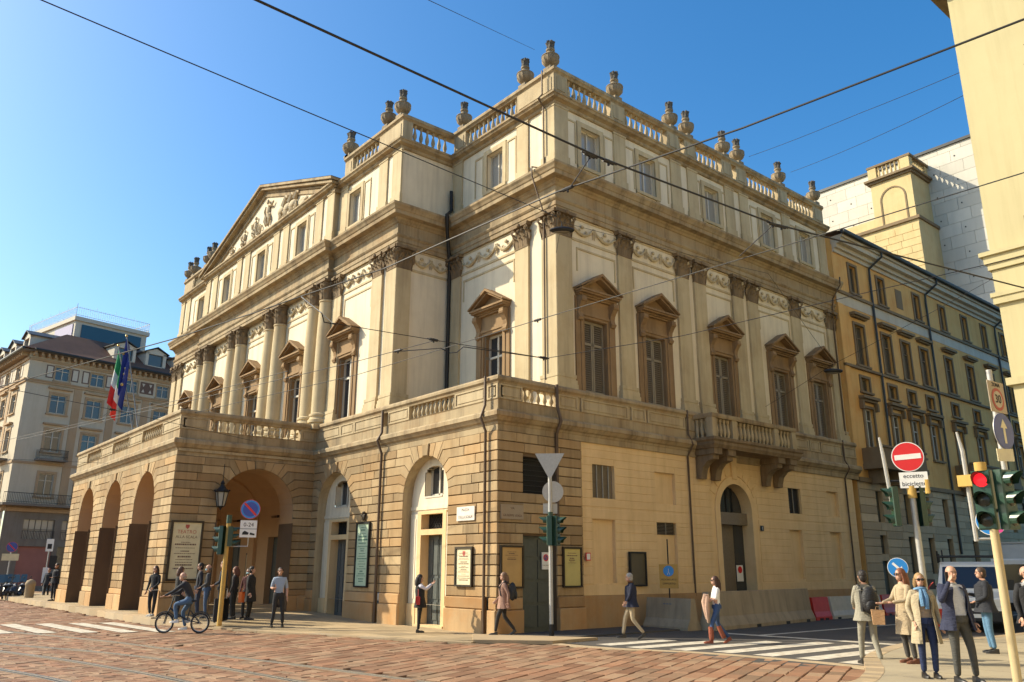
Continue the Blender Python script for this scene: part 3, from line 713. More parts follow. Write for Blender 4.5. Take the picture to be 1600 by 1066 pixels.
# ---- festoon reliefs between the capitals
def festoon(w):
    m = MB(); n = max(1, round(w/1.0)); s = w/n
    for k in range(n):
        x0 = -w/2+k*s; pts = [(x0+s*t, -.04-.02*math.sin(t*math.pi), .62-.34*math.sin(t*math.pi)) for t in [i/10 for i in range(11)]]
        m.tube(pts, [.025+.035*math.sin(i/10*math.pi) for i in range(11)], 6)
        for i in range(9): m.ball((x0+s*(i+.7)/9.5, -.06, .62-.34*math.sin((i+.7)/9.5*math.pi)+random.uniform(-.03, .03)), (.05, .035, .05), 6, 4)
        for xx in (x0+.04, x0+s-.04): m.tube([(xx, -.05, .66), (xx+.03, -.05, .45), (xx-.02, -.05, .25)], [.04, .03, .015], 5)
        volute(m, x0+s*.35, -.03, .42, .07); volute(m, x0+s*.65, -.03, .42, .07); m.ball((x0+s/2, -.05, .6), (.09, .04, .07), 7, 5)
    m.box(-w/2-.02, w/2+.02, -.02, .0, .06, .1); m.box(-w/2-.02, w/2+.02, -.035, .0, .0, .06); m.box(-w/2-.02, w/2+.02, -.02, 0, .82, .86)
    return m.mesh('festoon', M_PIL)
def fest(base, a, b): put('festoon', festoon(b-a), base, ((a+b)/2, 0, PZ1+.02))
for a, b in ((WY+.66, 20.8), (21.6, 24.2), (25.0+1.2-.05, 27.9-.05), (29.85, 32.4), (33.2, 35.55)): fest(uw_s, a, b)
fest(uw_w, -24.5, -21.15); fest(uw_r, CY+.65, WY-.1)
for a, b in ((-29.65, -27.1), (XC+3.4, XC+6.1), (XC-1.4, XC+1.4), (XC-6.1, XC-3.4), (CXL+1.8, 2*XC+29.6)): fest(uw_c, a, b)
# recessed panels under the festoons
for base, spans in ((uw_s, ((18.75, 20.75), (21.7, 24.1), (26.1, 27.9), (29.9, 32.3), (33.3, 35.4))), (uw_w, ((-24.4, -21.25),)), (uw_c, ((-29.5, -27.2), (XC+3.5, XC+6.0), (XC-1.3, XC+1.3)))):
    for a, b in spans:
        m = MB(); m.box(a, b, -.03, .004, 12.72, 12.79); m.box(a, a+.06, -.025, .004, 11.9, 12.72); m.box(b-.06, b, -.025, .004, 11.9, 12.72); m.build('wall_moulding', M_PIL, base)
# ---- pedimented windows
def rake(m, hw, z0, z1, th, y0, y1):
    """raking member of a small gable between (±hw,z0) and (0,z1)"""
    L = math.hypot(hw, z1-z0); nx, nz = -(z1-z0)/L, hw/L
    for s in (-1, 1):
        p = [(s*hw, z0), (0, z1), (0, z1-th/nz), (s*(hw-.0), z0-th*.55)]
        if s > 0: p = [p[0], p[1], p[2], p[3]]
        else: p = [p[0], p[3], p[2], p[1]]
        m.prism(p, y0, y1)
def aedicule():
    m = MB(); o = OP
    for s in (-1, 1):
        for a, b, y in ((o, o+.1, -.05), (o+.1, o+.2, -.09)): x0, x1 = sorted((s*a, s*b)); m.box(x0, x1, y, .02, 7.5, 10.38)
        x0, x1 = sorted((s*(o+.2), s*(o+.42))); m.box(x0, x1, -.06, .02, 7.5, 10.95)
    for s in (-1, 1): x0, x1 = sorted((s*(o-.012), s*(o+.01))); m.box(x0, x1, .0, .31, 7.58, 10.2)
    m.box(-o, o, .0, .31, 10.188, 10.21)
    m.box(-o, o, -.05, .02, 10.2, 10.3); m.box(-o-.1, o+.1, -.09, .02, 10.3, 10.4)
    m.box(-o-.2, o+.2, -.05, .02, 10.4, 10.92)
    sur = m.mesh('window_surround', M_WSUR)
    m = MB(); hw = 1.0
    for z0, z1, e, y in ((10.92, 10.98, -.1, -.16), (10.98, 11.04, -.06, -.22), (11.04, 11.1, -.03, -.36), (11.1, 11.17, .0, -.42)): m.box(-hw-e, hw+e, y, .02, z0, z1) if False else m.box(-hw+abs(e), hw-abs(e), y, .02, z0, z1)
    rake(m, hw+.05, 11.24, 11.86, .09, -.46, .02); rake(m, hw-.02, 11.19, 11.76, .08, -.36, .02)
    m.prism([(-hw+.1, 11.17), (hw-.1, 11.17), (0, 11.72)], -.08, .02)
    ped = m.mesh('window_pediment', M_WSUR)
    m = MB(); pr = [(0, .0), (-.1, .02), (-.13, .1), (-.1, .18), (-.07, .3), (-.1, .45), (-.2, .6), (-.28, .72), (-.27, .86), (0, .86)]
    k = len(pr); m.add([(-.11, y, z) for y, z in pr]+[(.11, y, z) for y, z in pr], [tuple(range(k)), tuple(range(2*k-1, k-1, -1))]+[(i, (i+1) % k, k+(i+1) % k, k+i) for i in range(k)])
    m.tube([(-.125, -.2, .73), (.125, -.2, .73)], .09, 8); m.tube([(-.125, -.08, .12), (.125, -.08, .12)], .06, 8)
    con = m.mesh('console', M_WSUR)
    m = MB(); w = OP-.02
    m.box(.0, w, .0, .05, 0, 2.6); sh = None
    m = MB()
    for x0, x1, z0, z1 in ((0, w, 0, .12), (0, w, 2.5, 2.6), (0, w, 1.72, 1.82), (0, .07, .12, 2.5), (w-.07, w, .12, 2.5)): m.box(x0, x1, 0, .05, z0, z1)
    frame = m.mesh('shutter', M_SHUTF)
    m = MB()
    for z0, z1 in ((.14, 1.7), (1.84, 2.48)):
        n = int((z1-z0)/.075)
        for i in range(n):
            z = z0+(z1-z0)*i/n; m.add([(.07, .005, z), (w-.07, .005, z), (w-.07, .045, z+.07), (.07, .045, z+.07)], [(0, 1, 2, 3)]); m.add([(.07, .005, z+.012), (w-.07, .005, z+.012), (w-.07, .045, z+.08), (.07, .045, z+.08)], [(0, 1, 2, 3)])
    slats = m.mesh('slats', M_SHUT)
    return sur, ped, con, frame, slats
SUR, PED, CON, SHF, SHS = aedicule()
GLZ = MB().box(-OP, OP, .28, .3, 7.58, 10.2).mesh('pane', M_GLASS); GLD = MB().box(-OP, OP, .29, .31, 7.58, 10.2).mesh('dark_room', M_DARK)
m = MB()
for x0, x1, z0, z1 in ((-.04, .04, 7.58, 10.2), (-OP, -OP+.08, 7.58, 10.2), (OP-.08, OP, 7.58, 10.2), (-OP, OP, 10.1, 10.2), (-OP, OP, 9.3, 9.38), (-OP, OP, 7.58, 7.72)): m.box(x0, x1, .22, .28, z0, z1)
CASE = m.mesh('casement', M_FRAMEW)
def window(base, x, shutters, ajar=0.0):
    w_ = put('window', SUR, base, (x, 0, 0)); put('pediment', PED, w_)
    for s in (-.8, .8): put('console', CON, w_, (s, -.05, 10.06))
    if shutters:
        put('room_behind', GLD, w_)
        for s in (0, 1):
            for nm, me in (('shutter', SHF), ('shutter_slats', SHS)):
                put(nm, me, w_, (-OP+.01 if s == 0 else 0.01, .13, 7.58), scale=(1, 1, 1))
    else:
        put('pane', GLZ, w_); put('casement', CASE, w_)
        # one wooden leaf folded open against the reveal
        put('shutter', SHF, w_, (-OP+.04, .02, 7.58), rz=HP*.96, scale=(.52, 1, 1)); 
    return w_
for x in SWIN: window(uw_s, x, True)
window(uw_w, WWIN, False)
for x in FWIN: window(uw_c, x, False)
# ---- main entablature
EP = [(CXL, BY), (CXL, CY-.1), (XC-8.0, CY-.1), (XC-8.0, CY-.36), (XC+8.0, CY-.36), (XC+8.0, CY-.1), (CXR+.1, CY-.1), (CXR+.1, WY-.1), (WX+.1, WY-.1), (WX+.1, BY+.1)]
prof = [(-.5, 13.92), (0, 13.92), (0, 14.08), (.03, 14.09), (.03, 14.26), (.06, 14.28), (.1, 14.34), (.1, 14.38), (.01, 14.41), (.01, 14.84), (.05, 14.86), (.09, 14.93), (.14, 14.97), (.17, 15.03), (.4, 15.06), (.42, 15.2), (.45, 15.22), (.49, 15.3), (.55, 15.38), (.56, 15.46), (-.5, 15.56)]
mb = MB().sweep(EP[1:], prof); H('main_entablature', mb.mesh('main_entablature', M_CORN))
# ---- attic storey
AP = [(CXL, CY-.06), (XC-7.9, CY-.06), (XC-7.9, CY-.3), (XC+7.9, CY-.3), (XC+7.9, CY-.06), (CXR+.06, CY-.06), (CXR+.06, WY-.06), (WX+.06, WY-.06), (WX+.06, BY)]
def attic_wall(name, frame, x0, x1, wins):
    mb = MB(); wall_holes(mb, x0, x1, 15.4, 18.3, [(c-AW, c+AW, AZ0, AZ1) for c in wins], 0, .28); return H(name, mb.mesh(name, M_PLAST), **frame)
aw_s = attic_wall('side_attic_wall', SD(WX), WY, BY, SWIN)
aw_w = attic_wall('wing_attic_wall', FR(WY), CXR, WX, [WWIN])
aw_c = attic_wall('central_attic_wall', FR(CY), XC+7.9, CXR, [FWIN[4]])
aw_l = attic_wall('left_attic_wall', FR(CY), CXL, XC-7.9, [FWIN[0]])
aw_p = attic_wall('pediment_attic_wall', FR(CY-.24), XC-7.9, XC+7.9, FWIN[1:4])
mb = MB(); mb.quad((CY, 0, 15.4), (WY, 0, 15.4), (WY, 0, 18.3), (CY, 0, 18.3)); aw_r = H('central_return_attic', mb.mesh('central_return_attic', M_PLAST), **SD(CXR))
m = MB(); 
for s in (-1, 1): a, b = sorted((s*AW, s*(AW+.2))); m.box(a, b, -.05, .02, AZ0-.5, AZ1+.2)
m.box(-AW, AW, -.05, .02, AZ1, AZ1+.2); m.box(-AW-.2, AW+.2, -.08, .02, AZ0-.12, AZ0)
ASUR = m.mesh('attic_window_surround', M_PIL)
AGL = MB().box(-AW, AW, .22, .24, AZ0, AZ1).mesh('attic_pane', M_CURT)
m = MB(); 
for x0, x1, z0, z1 in ((-.03, .03, AZ0, AZ1), (-AW, -AW+.06, AZ0, AZ1), (AW-.06, AW, AZ0, AZ1), (-AW, AW, AZ1-.06, AZ1), (-AW, AW, AZ0, AZ0+.08)): m.box(x0, x1, .17, .22, z0, z1)
ACS = m.mesh('attic_casement', M_FRAMEW)
m = MB(); b = .33; m.box(-b, b, -.06, .02, 16.15, 18.2); m.box(-b-.04, b+.04, -.1, .02, 15.4, 16.15); m.box(-b-.03, b+.03, -.08, .02, 18.08, 18.2)
APIL = m.mesh('attic_pilaster', M_PIL)
m = MB()
for x0, x1, z0, z1 in ((-.28, .28, 17.75, 17.82), (-.28, -.22, 16.1, 17.75), (.22, .28, 16.1, 17.75)): m.box(x0, x1, -.03, .01, z0, z1)
APAN = m.mesh('attic_panel', M_PIL)
def attic(base, wins, pils):
    for x in wins:
        w_ = put('attic_window', ASUR, base, (x, 0, 0)); put('pane', AGL, w_); put('casement', ACS, w_)
        for s in (-1.02, 1.02): put('wall_panel', APAN, base, (x+s, 0, 0))
    for x in pils: put('attic_pilaster', APIL, base, (x, 0, 0))
attic(aw_s, SWIN, [WY+.285]+[SC_+q for q in (-5.8, -2.4, -1.3, 1.3, 2.4, 5.8, 8.95)])
attic(aw_w, [WWIN], [-24.9, -20.75, WX-.29]); attic(aw_c, [FWIN[4]], [-30.05, CXR-1.35, CXR-.27])
attic(aw_l, [FWIN[0]], [CXL+.27, CXL+1.35, CXL+4.7]); attic(aw_p, FWIN[1:4], [XC+c+s for c in (-7.1, -2.4, 2.4, 7.1) for s in (-.56, .56)])
prof = [(-.4, 18.14), (0, 18.14), (.04, 18.18), (.04, 18.26), (.1, 18.29), (.2, 18.32), (.24, 18.4), (.28, 18.42), (.28, 18.5), (-.4, 18.54)]
mb = MB().sweep(AP, prof); H('attic_cornice', mb.mesh('attic_cornice', M_CORN))
mb = MB(); mb.box(CXL, CXR, CY+.4, BY, 18.2, 18.45); mb.box(CXR, WX-.3, WY+.3, BY, 18.2, 18.45); H('flat_roof', mb.mesh('flat_roof', M_LIME))
for s in (-1, 1):
    mb = MB(); a, b = sorted((XC+s*7.4, XC+s*7.902)); mb.box(a, b, CY-.22, CY+.1, 15.4, 18.3); H('attic_return', mb.mesh('attic_return', M_PIL))
# ---- pediment
yp = CY-.3; hw = 8.05; zb, za = 18.5, 21.25
m = MB(); m.prism([(XC-hw+.4, zb), (XC+hw-.4, zb), (XC, za-.2)], yp+.02, yp+.5)
pdm = H('pediment', m.mesh('pediment', M_PLAST))
for s in (-1, 1):
    m = MB()
    for e, d0, th in ((.42, 0.0, .13), (.32, .13, .14), (.1, .27, .1), (.06, .37, .22)):
        z0, z1 = zb+.12-d0, za+.12-d0; p = [(XC+s*(hw+.3-d0*.7), z0), (XC, z1), (XC, z1-th), (XC+s*(hw+.3-d0*.7), z0-th*.9)]
        if s < 0: p = p[::-1]
        m.prism(p, yp-e, yp+.3)
    p = [(XC+s*(hw+.3), zb+.14), (XC, za+.14), (XC, za+.1), (XC+s*(hw+.3), zb+.1)]
    m.build('raking_cornice', M_CORN, pdm)
m = MB()
for s in (-1, 1): m.quad((XC+s*(hw+.3), yp-.4, zb+.15), (XC, yp-.4, za+.15), (XC, yp+4, za+.15), (XC+s*(hw+.3), yp+4, zb+.15))
m.quad((XC-hw, yp+4, zb), (XC+hw, yp+4, zb), (XC, yp+4, za), (XC, yp+4, za)); m.build('pediment_roof', plain('lead_roof', (.16, .15, .13), .6), pdm)
rr = random.Random(4)
def figure(m, x, z, h, lean=0.0, flip=1):
    """one relief figure: torso, head, limbs, drapery"""
    y = yp-.02
    m.ball((x+lean*.35*h, y-.03, z+.56*h), (.13*h, .09, .2*h), 8, 6); m.ball((x+lean*.55*h, y-.06, z+.87*h), (.075*h, .08, .095*h), 8, 6)
    m.ball((x, y, z+.33*h), (.16*h, .09, .15*h), 8, 6)
    m.tube([(x-.05*h, y-.05, z+.32*h), (x-.1*h*flip, y-.08, z+.16*h), (x-.04*h, y-.04, z)], [.085*h, .065*h, .04*h], 6)
    m.tube([(x+.07*h, y-.05, z+.32*h), (x+.17*h*flip, y-.07, z+.18*h), (x+.1*h, y-.04, z)], [.085*h, .065*h, .04*h], 6)
    m.tube([(x+lean*.4*h+.1*h, y-.06, z+.7*h), (x+.3*h*flip, y-.08, z+.62*h), (x+.44*h*flip, y-.06, z+.74*h)], [.05*h, .042*h, .03*h], 6)
    m.tube([(x+lean*.4*h-.1*h, y-.06, z+.7*h), (x-.24*h, y-.08, z+.52*h), (x-.2*h, y-.06, z+.38*h)], [.05*h, .042*h, .03*h], 6)
    for k in range(3): m.tube([(x-.2*h+k*.06*h, y-.02, z+.5*h), (x-.3*h+k*.1*h, y-.03, z+.2*h), (x-.22*h+k*.12*h, y, z)], [.03*h, .045*h, .02*h], 5)
m = MB(); figure(m, XC+.6, 19.0, 1.5, -.1); figure(m, XC-1.1, 18.85, 1.15, .3, -1); figure(m, XC-2.6, 18.75, .95, .5, -1); figure(m, XC-4.2, 18.65, .6, .7, -1)
m.tube([(XC-.5+.33*math.cos(i*.45), yp-.08, 19.05+.33*math.sin(i*.45)) for i in range(15)], .045, 6)
for i in range(6): m.tube([(XC-.5, yp-.07, 19.05), (XC-.5+.3*math.cos(i*1.05), yp-.07, 19.05+.3*math.sin(i*1.05))], .025, 4)
for hx in (2.3, 3.0, 3.6):                             # rearing horses
    x = XC+hx; m.ball((x, yp-.05, 19.2-.08*(hx-2.3)), (.42, .12, .2), 10, 6); m.tube([(x+.25, yp-.08, 19.3), (x+.45, yp-.1, 19.6-.1*(hx-2.3)), (x+.5, yp-.08, 19.8-.15*(hx-2.3))], [.15, .11, .09], 6); m.tube([(x+.47, yp-.08, 19.78-.15*(hx-2.3)), (x+.72, yp-.09, 19.66-.15*(hx-2.3))], [.09, .05], 6)
    for q in (-.3, -.15, .2, .32): m.tube([(x+q, yp-.04, 19.1), (x+q+.12, yp-.07, 18.92), (x+q+.02, yp-.04, 18.72)], [.07, .045, .03], 5)
for i in range(30):                                    # clouds under the chariot
    x = rr.uniform(-5.2, 5.6); z = rr.uniform(18.62, 18.95)
    if z < 20.9-abs(x)*.35: m.ball((XC+x, yp, z), (rr.uniform(.18, .4), .07, rr.uniform(.08, .18)), 8, 5)
m.build('relief_sculpture', stone('relief_stone', (.52, .43, .29), dark=(.34, .27, .18), streak=.35, var=.18), pdm, smooth=True)
# ---- parapet with balusters and urns
PP = [(CXL, CY-.02), (XC-8.3, CY-.02)]; PQ = [(XC+8.3, CY-.02), (CXR+.02, CY-.02), (CXR+.02, WY-.02), (WX+.02, WY-.02), (WX+.02, BY)]
pb_ = [(-.35, 18.5), (.06, 18.5), (.06, 18.66), (.0, 18.7), (-.3, 18.7)]; pr_ = [(-.33, 19.48), (.0, 19.48), (.03, 19.53), (.09, 19.58), (.09, 19.68), (.05, 19.74), (-.38, 19.74)]
for nm, pr in (('parapet_base', pb_), ('parapet_rail', pr_)):
    for q in (PP, PQ): mb = MB().sweep(q, pr); H(nm, mb.mesh(nm, M_CORN))
def parapet(name, frame, x0, x1, bsegs):
    base = H(name, MB().box(x0, x1, .05, .25, 18.69, 18.705).mesh(name, M_CORN), **frame); cur = x0
    for a, b in bsegs+[(x1, x1)]:
        if a-cur > .05:
            m = MB().box(cur, a, .0, .3, 18.7, 19.48); 
            if a-cur > .6: m.box(cur+.12, a-.12, -.025, 0, 18.82, 19.36)
            m.build('parapet_pedestal', M_LIME, base)
        if b > a: bals(base, a+.04, b-.04, .15, 18.7, BALT, .3)
        cur = b
    return base
side_p = [SC_+q for q in (-5.8, -2.4, -1.3, 1.3, 2.4, 5.8, 8.95)]
s_ = [(WY+.65, SC_-6.2), (SC_-5.4, SC_-2.8), (SC_-2.05, SC_-1.65), (SC_-.95, SC_+.95), (SC_+1.65, SC_+2.05), (SC_+2.8, SC_+5.4), (SC_+6.2, SC_+8.55)]
ps_s = parapet('side_parapet', SD(WX+.02), WY, BY, s_)
ps_w = parapet('wing_parapet', FR(WY-.02), CXR+.1, WX, [(-24.45, -21.1)])
ps_r = parapet('return_parapet', SD(CXR+.02), CY, WY-.1, [(CY+.45, WY-.15)])
ps_c = parapet('central_parapet', FR(CY-.02), XC+8.3, CXR, [(-29.5, -27.2)])
ps_l = parapet('left_parapet', FR(CY-.02), CXL, XC-8.3, [(CXL+1.8, XC-9.0)])
UR = MB(); UR.box(-.2, .2, -.2, .2, 0, .12); UR.lathe([(.17, .12), (.1, .18), (.11, .22), (.24, .28), (.33, .4), (.35, .5), (.33, .58), (.35, .6), (.34, .63), (.22, .68), (.14, .74), (.13, .84), (.17, .88), (.17, .94), (.14, .96)], 24, flute=.13, fl=(.27, .57))
URN = UR.mesh('urn', M_GREY, True)
FI = MB(); FI.lathe([(.14, .96), (.16, 1.0), (.15, 1.1), (.17, 1.18), (.13, 1.27), (.07, 1.3)], 14, flute=.18, fl=(.98, 1.26)); 
for k in range(6): a = k*math.pi/3; FI.tube([(.1*math.cos(a), .1*math.sin(a), 1.15), (.15*math.cos(a), .15*math.sin(a), 1.25), (.07*math.cos(a), .07*math.sin(a), 1.34)], [.05, .05, .015], 5)
FIN = FI.mesh('flame_finial', plain('sooty_stone', (.09, .08, .065), .9, noise=.2, scale=12))
def urn(base, x):
    u = put('urn', URN, base, (x, .13, 19.72)); put('flame_finial', FIN, u, rz=random.uniform(0, 6))
for x in side_p: urn(ps_s, x)
for x in (-24.75, -20.75, -19.3): urn(ps_w, x)
for x in (CXR-.3, CXR-1.4, -30.0): urn(ps_c, x)
urn(ps_c, -31.0+.9)
for x in (CXL+.3, CXL+1.4, CXL+4.6, CXL+3.7): urn(ps_l, x)
# ---- downpipes and the dark gutter in the re-entrant corner
def pipe(pts, r=.055, mat=None, nm='downpipe'): H(nm, MB().tube(pts, r, 7).mesh(nm, mat or M_PIPE, True))
M_PIPE = plain('tarnished_copper_pipe', (.11, .07, .04), .6, metal=.2, noise=.2)
pipe([(CXR+.18, WY-.16, 6.8), (CXR+.18, WY-.16, 13.8), (CXR+.62, WY-.62, 14.8), (CXR+.75, WY-.75, 15.5), (CXR+.25, WY-.2, 16.0), (CXR+.22, WY-.2, 16.9)], .075, M_IRON)
pipe([(-25.15, GY-.13, .0), (-25.15, GY-.13, 5.75), (-25.15, GY-.33, 6.2), (-25.15, GY-.16, 6.5), (-25.15, GY-.16, 7.3)], .05)
pipe([(-19.1, GY-.14, .0), (-19.1, GY-.14, 5.8), (-19.1, GY-.33, 6.2), (-19.1, GY-.17, 6.6), (-19.1, GY-.17, 7.5)], .045)
pipe([(GX+.1, 17.3, 2.8), (GX+.1, 17.3, 5.9), (GX+.32, 17.3, 6.3), (GX+.14, 17.3, 6.8), (GX+.14, 17.3, 7.5)], .055, M_PIPE)
for yy in (23.95, 35.2): pipe([(GX+.02, yy, .9), (GX+.02, yy, 5.8), (GX+.3, yy, 6.2), (GX+.1, yy, 6.6), (GX+.1, yy, 7.5)], .035)
pipe([(WX+.14, 36.1, 7.6), (WX+.14, 36.1, 13.8), (WX+.25, 36.1, 14.6), (WX+.7, 36.1, 15.2), (WX+.72, 36.1, 15.6)], .035)
pipe([(WX-.45, WY-.16, 7.6), (WX-.45, WY-.16, 13.9), (WX-.45, WY-.72, 15.2), (WX-.45, WY-.72, 15.55), (WX-.45, WY-.14, 15.7), (WX-.45, WY-.14, 18.2), (WX-.45, WY-.4, 18.45), (WX-.45, WY-.2, 18.7), (WX-.45, WY-.2, 19.7)], .03)
# ================================================================ GROUND
M_ASPH = stone('asphalt', (.085, .078, .07), dark=(.05, .046, .04), stain=(.12, .105, .085), stain_amt=.4, streak=.0, bump=.3, grain=90, var=.2)
M_PAVE = stone('pavement_stone', (.42, .315, .18), dark=(.2, .14, .08), stain=(.31, .21, .11), stain_amt=.4, streak=.0, bump=.25, grain=50, var=.14, per='object', hue=(.34, .27, .17))
M_PAVER = stone('pavement_right', (.37, .31, .205), dark=(.2, .16, .1), stain=(.28, .23, .16), stain_amt=.5, streak=0., bump=.3, grain=50, var=.14)
M_KERB = stone('kerb_granite', (.43, .32, .19), stain=(.3, .23, .14), stain_amt=.4, streak=0., bump=.3, grain=60, var=.12, per='object', hue=(.36, .29, .2))
def sett_mat(name, per):
    return stone(name, (.28, .145, .08), dark=(.09, .055, .035), stain=(.20, .12, .07), stain_amt=.5, streak=.0, scale=1.3, bump=.4, grain=30, var=.17, per=per, hue=(.32, .24, .15), rough=.72)
M_SETT = sett_mat('granite_sett', 'object'); M_SETTI = sett_mat('granite_sett_far', 'island')
M_BED = plain('sand_joint', (.075, .05, .032), .95, noise=.25, scale=3)
M_RBED = stone('rail_bed_mortar', (.24, .15, .09), streak=0., stain_amt=.5, bump=.6, grain=30)
M_PAINT = stone('worn_road_paint', (.60, .55, .44), dark=(.2, .16, .12), stain=(.30, .22, .15), stain_amt=.8, streak=0., scale=4.0, bump=.25, grain=60, var=.1)
M_RAIL = plain('tram_rail_steel', (.42, .38, .33), .35, metal=.85, noise=.15, scale=4)
tag(MB().quad((-900, -900, -.09), (900, -900, -.09), (900, 900, -.09), (-900, 900, -.09)).build('ground', M_ASPH), kind='structure')
tag(MB().quad((-70, -10, -.035), (20, -10, -.035), (20, 16.3, -.035), (-70, 16.3, -.035)).build('road_bed', M_BED), kind='structure')
tag(MB().add([(-18.2, 14.9, -.004), (-9, 14.9, -.004), (-9, 15.5, -.004), (-6, 17, -.004), (-6, 150, -.004), (-19, 150, -.004), (-19, 14.9, -.004)], [tuple(range(7))]).build('asphalt_street', M_ASPH), kind='structure')
EDGE = [(-60, 8.7), (-31, 8.85), (-29, 9.1), (-26.2, 9.75), (-24.1, 10.3), (-22.3, 11.2), (-20.5, 11.65), (-18.8, 12.2), (-17.2, 13.0), (-15.7, 14.56), (-14.0, 14.75), (-12.0, 15.6), (-9.6, 15.85), (-8.3, 15.75), (-7.5, 14.6), (-6.9, 12.5), (-6.5, 9), (10, 6)]
def edge_y(x):
    for (a, b), (c, d) in zip(EDGE[:-1], EDGE[1:]):
        if a <= x <= c: return b+(d-b)*(x-a)/(c-a)
    return -99
RAILS = [[(-40, -2.2), (-30, .2), (-24, 1.7), (-18.18, 2.94), (-15.57, 3.45), (-10, 4.0), (6, 4.6)],
         [(-42, -1.6), (-32, .9), (-26, 2.45), (-21.99, 3.5), (-19.52, 4.14), (-16.81, 4.65), (-14.32, 5.0), (-8, 5.5), (6, 6.0)],
         [(-44, -2.6), (-34, .5), (-28.5, 2.4), (-24.09, 3.8), (-20.36, 5.19), (-16.55, 6.07), (-13.15, 6.46), (-8, 6.9), (6, 7.5)],
         [(-46, -1.5), (-36, 1.9), (-28.81, 4.49), (-23.54, 5.97), (-20.95, 6.45), (-17.14, 7.15), (-14.18, 7.7), (-9, 8.3), (6, 9.0)]]
def smooth(pts, n=6):
    out = []
    P = [Vector((*p, 0)) for p in pts]
    for i in range(len(P)-1):
        p0, p1, p2, p3 = P[max(i-1, 0)], P[i], P[i+1], P[min(i+2, len(P)-1)]
        for k in range(n):
            t = k/n; q = .5*((2*p1)+(p2-p0)*t+(2*p0-5*p1+4*p2-p3)*t*t+(3*p1-p0-3*p2+p3)*t**3); out.append((q.x, q.y))
    return out+[pts[-1]]
RS = [smooth(r) for r in RAILS]
def rail_d(x, y):
    best = 9
    for r in RS:
        for (a, b), (c, d) in zip(r[:-1], r[1:]):
            if min(a, c)-.5 < x < max(a, c)+.5:
                t = max(0, min(1, ((x-a)*(c-a)+(y-b)*(d-b))/((c-a)**2+(d-b)**2))); best = min(best, math.hypot(x-a-t*(c-a), y-b-t*(d-b)))
    return best
for k, r in enumerate(RS):
    rt = MB().sweep(r, [(-.07, -.03), (-.07, .008), (-.018, .008), (-.018, -.03)]).build('tram_rail', M_RAIL)
    tag(rt, ['nearest steel tram rail crossing the lower left corner of the paving', 'second steel tram rail from the camera, running through the setts', 'third steel tram rail from the camera, running through the setts', 'farthest steel tram rail, closest to the porch, running through the setts'][k], 'tram rail', 'tram rails set in the paving')
    MB().sweep(r, [(.05, -.03), (.05, .004), (.075, .004), (.075, -.03)]).build('check_rail', M_RAIL, rt)
    for q in (-1, 1): MB().sweep(r, [(k, z) for k, z in ((q*.16 if q < 0 else .075, -.03), (q*.16 if q < 0 else .075, -.006), (-.07 if q < 0 else .16, -.006), (-.07 if q < 0 else .16, -.03))]).build('rail_bed', M_RBED, rt)
    MB().sweep(r, [(-.018, -.034), (-.018, -.003), (.05, -.003), (.05, -.034)]).build('flange_groove', M_BLACK, rt)
# granite setts: bent rows, the 300 that show largest as single stones
pts = []
rnd = random.Random(21)
def sett_quad(x, y, w, l, a):
    ca, sa = math.cos(a), math.sin(a); j = lambda: rnd.uniform(-.009, .009)
    return [(x+ca*dx-sa*dy+j(), y+sa*dx+ca*dy+j()) for dx, dy in ((-l/2, -w/2), (l/2, -w/2), (l/2, w/2), (-l/2, w/2))]
# zone A: right of the tracks, rows run away from the camera
def inA(x, y): return y > 7.6+.09*(x+14) and y < edge_y(x)-.22 and rail_d(x, y) > .17
A_ = R(113)
ux, uy = math.cos(A_), math.sin(A_); vx, vy = uy, -ux
i = 0; row = -70
setts = []
for row in range(-200, 150):
    w_ = .31; off = rnd.uniform(0, .8); s = -60+off
    while s < 60:
        L_ = rnd.uniform(.42, .8); cx, cy = -14+vx*row*w_+ux*(s+L_/2), 9+vy*row*w_+uy*(s+L_/2)
        if -62 < cx < 2 and inA(cx, cy): setts.append((sett_quad(cx, cy, w_-.017, L_-.017, A_+rnd.uniform(-.02, .02)), cx, cy))
        s += L_
# zone B: between and left of the rails, rows across the track
for row in range(-30, 120):
    l0 = .34
    y0 = -6+row*.0
B_ = R(13)
bx, by = math.cos(B_), math.sin(B_)
for row in range(0, 84):
    off = rnd.uniform(0, .5); s = -60+off
    while s < 14:
        L_ = rnd.uniform(.28, .58); c = s+L_/2; cx, cy = -14+bx*(c+14)-by*(row*.23-6), 4+by*(c+14)*1.0+bx*(row*.23-9)
        ok = -64 < cx < 4 and cy < edge_y(cx)-.2 and not inA(cx, cy) and rail_d(cx, cy) > .15 and cy > -4 and (cy < 7.8+.09*(cx+14))
        if ok: setts.append((sett_quad(cx, cy, .213, L_-.018, B_+rnd.uniform(-.03, .03)), cx, cy))
        s += L_
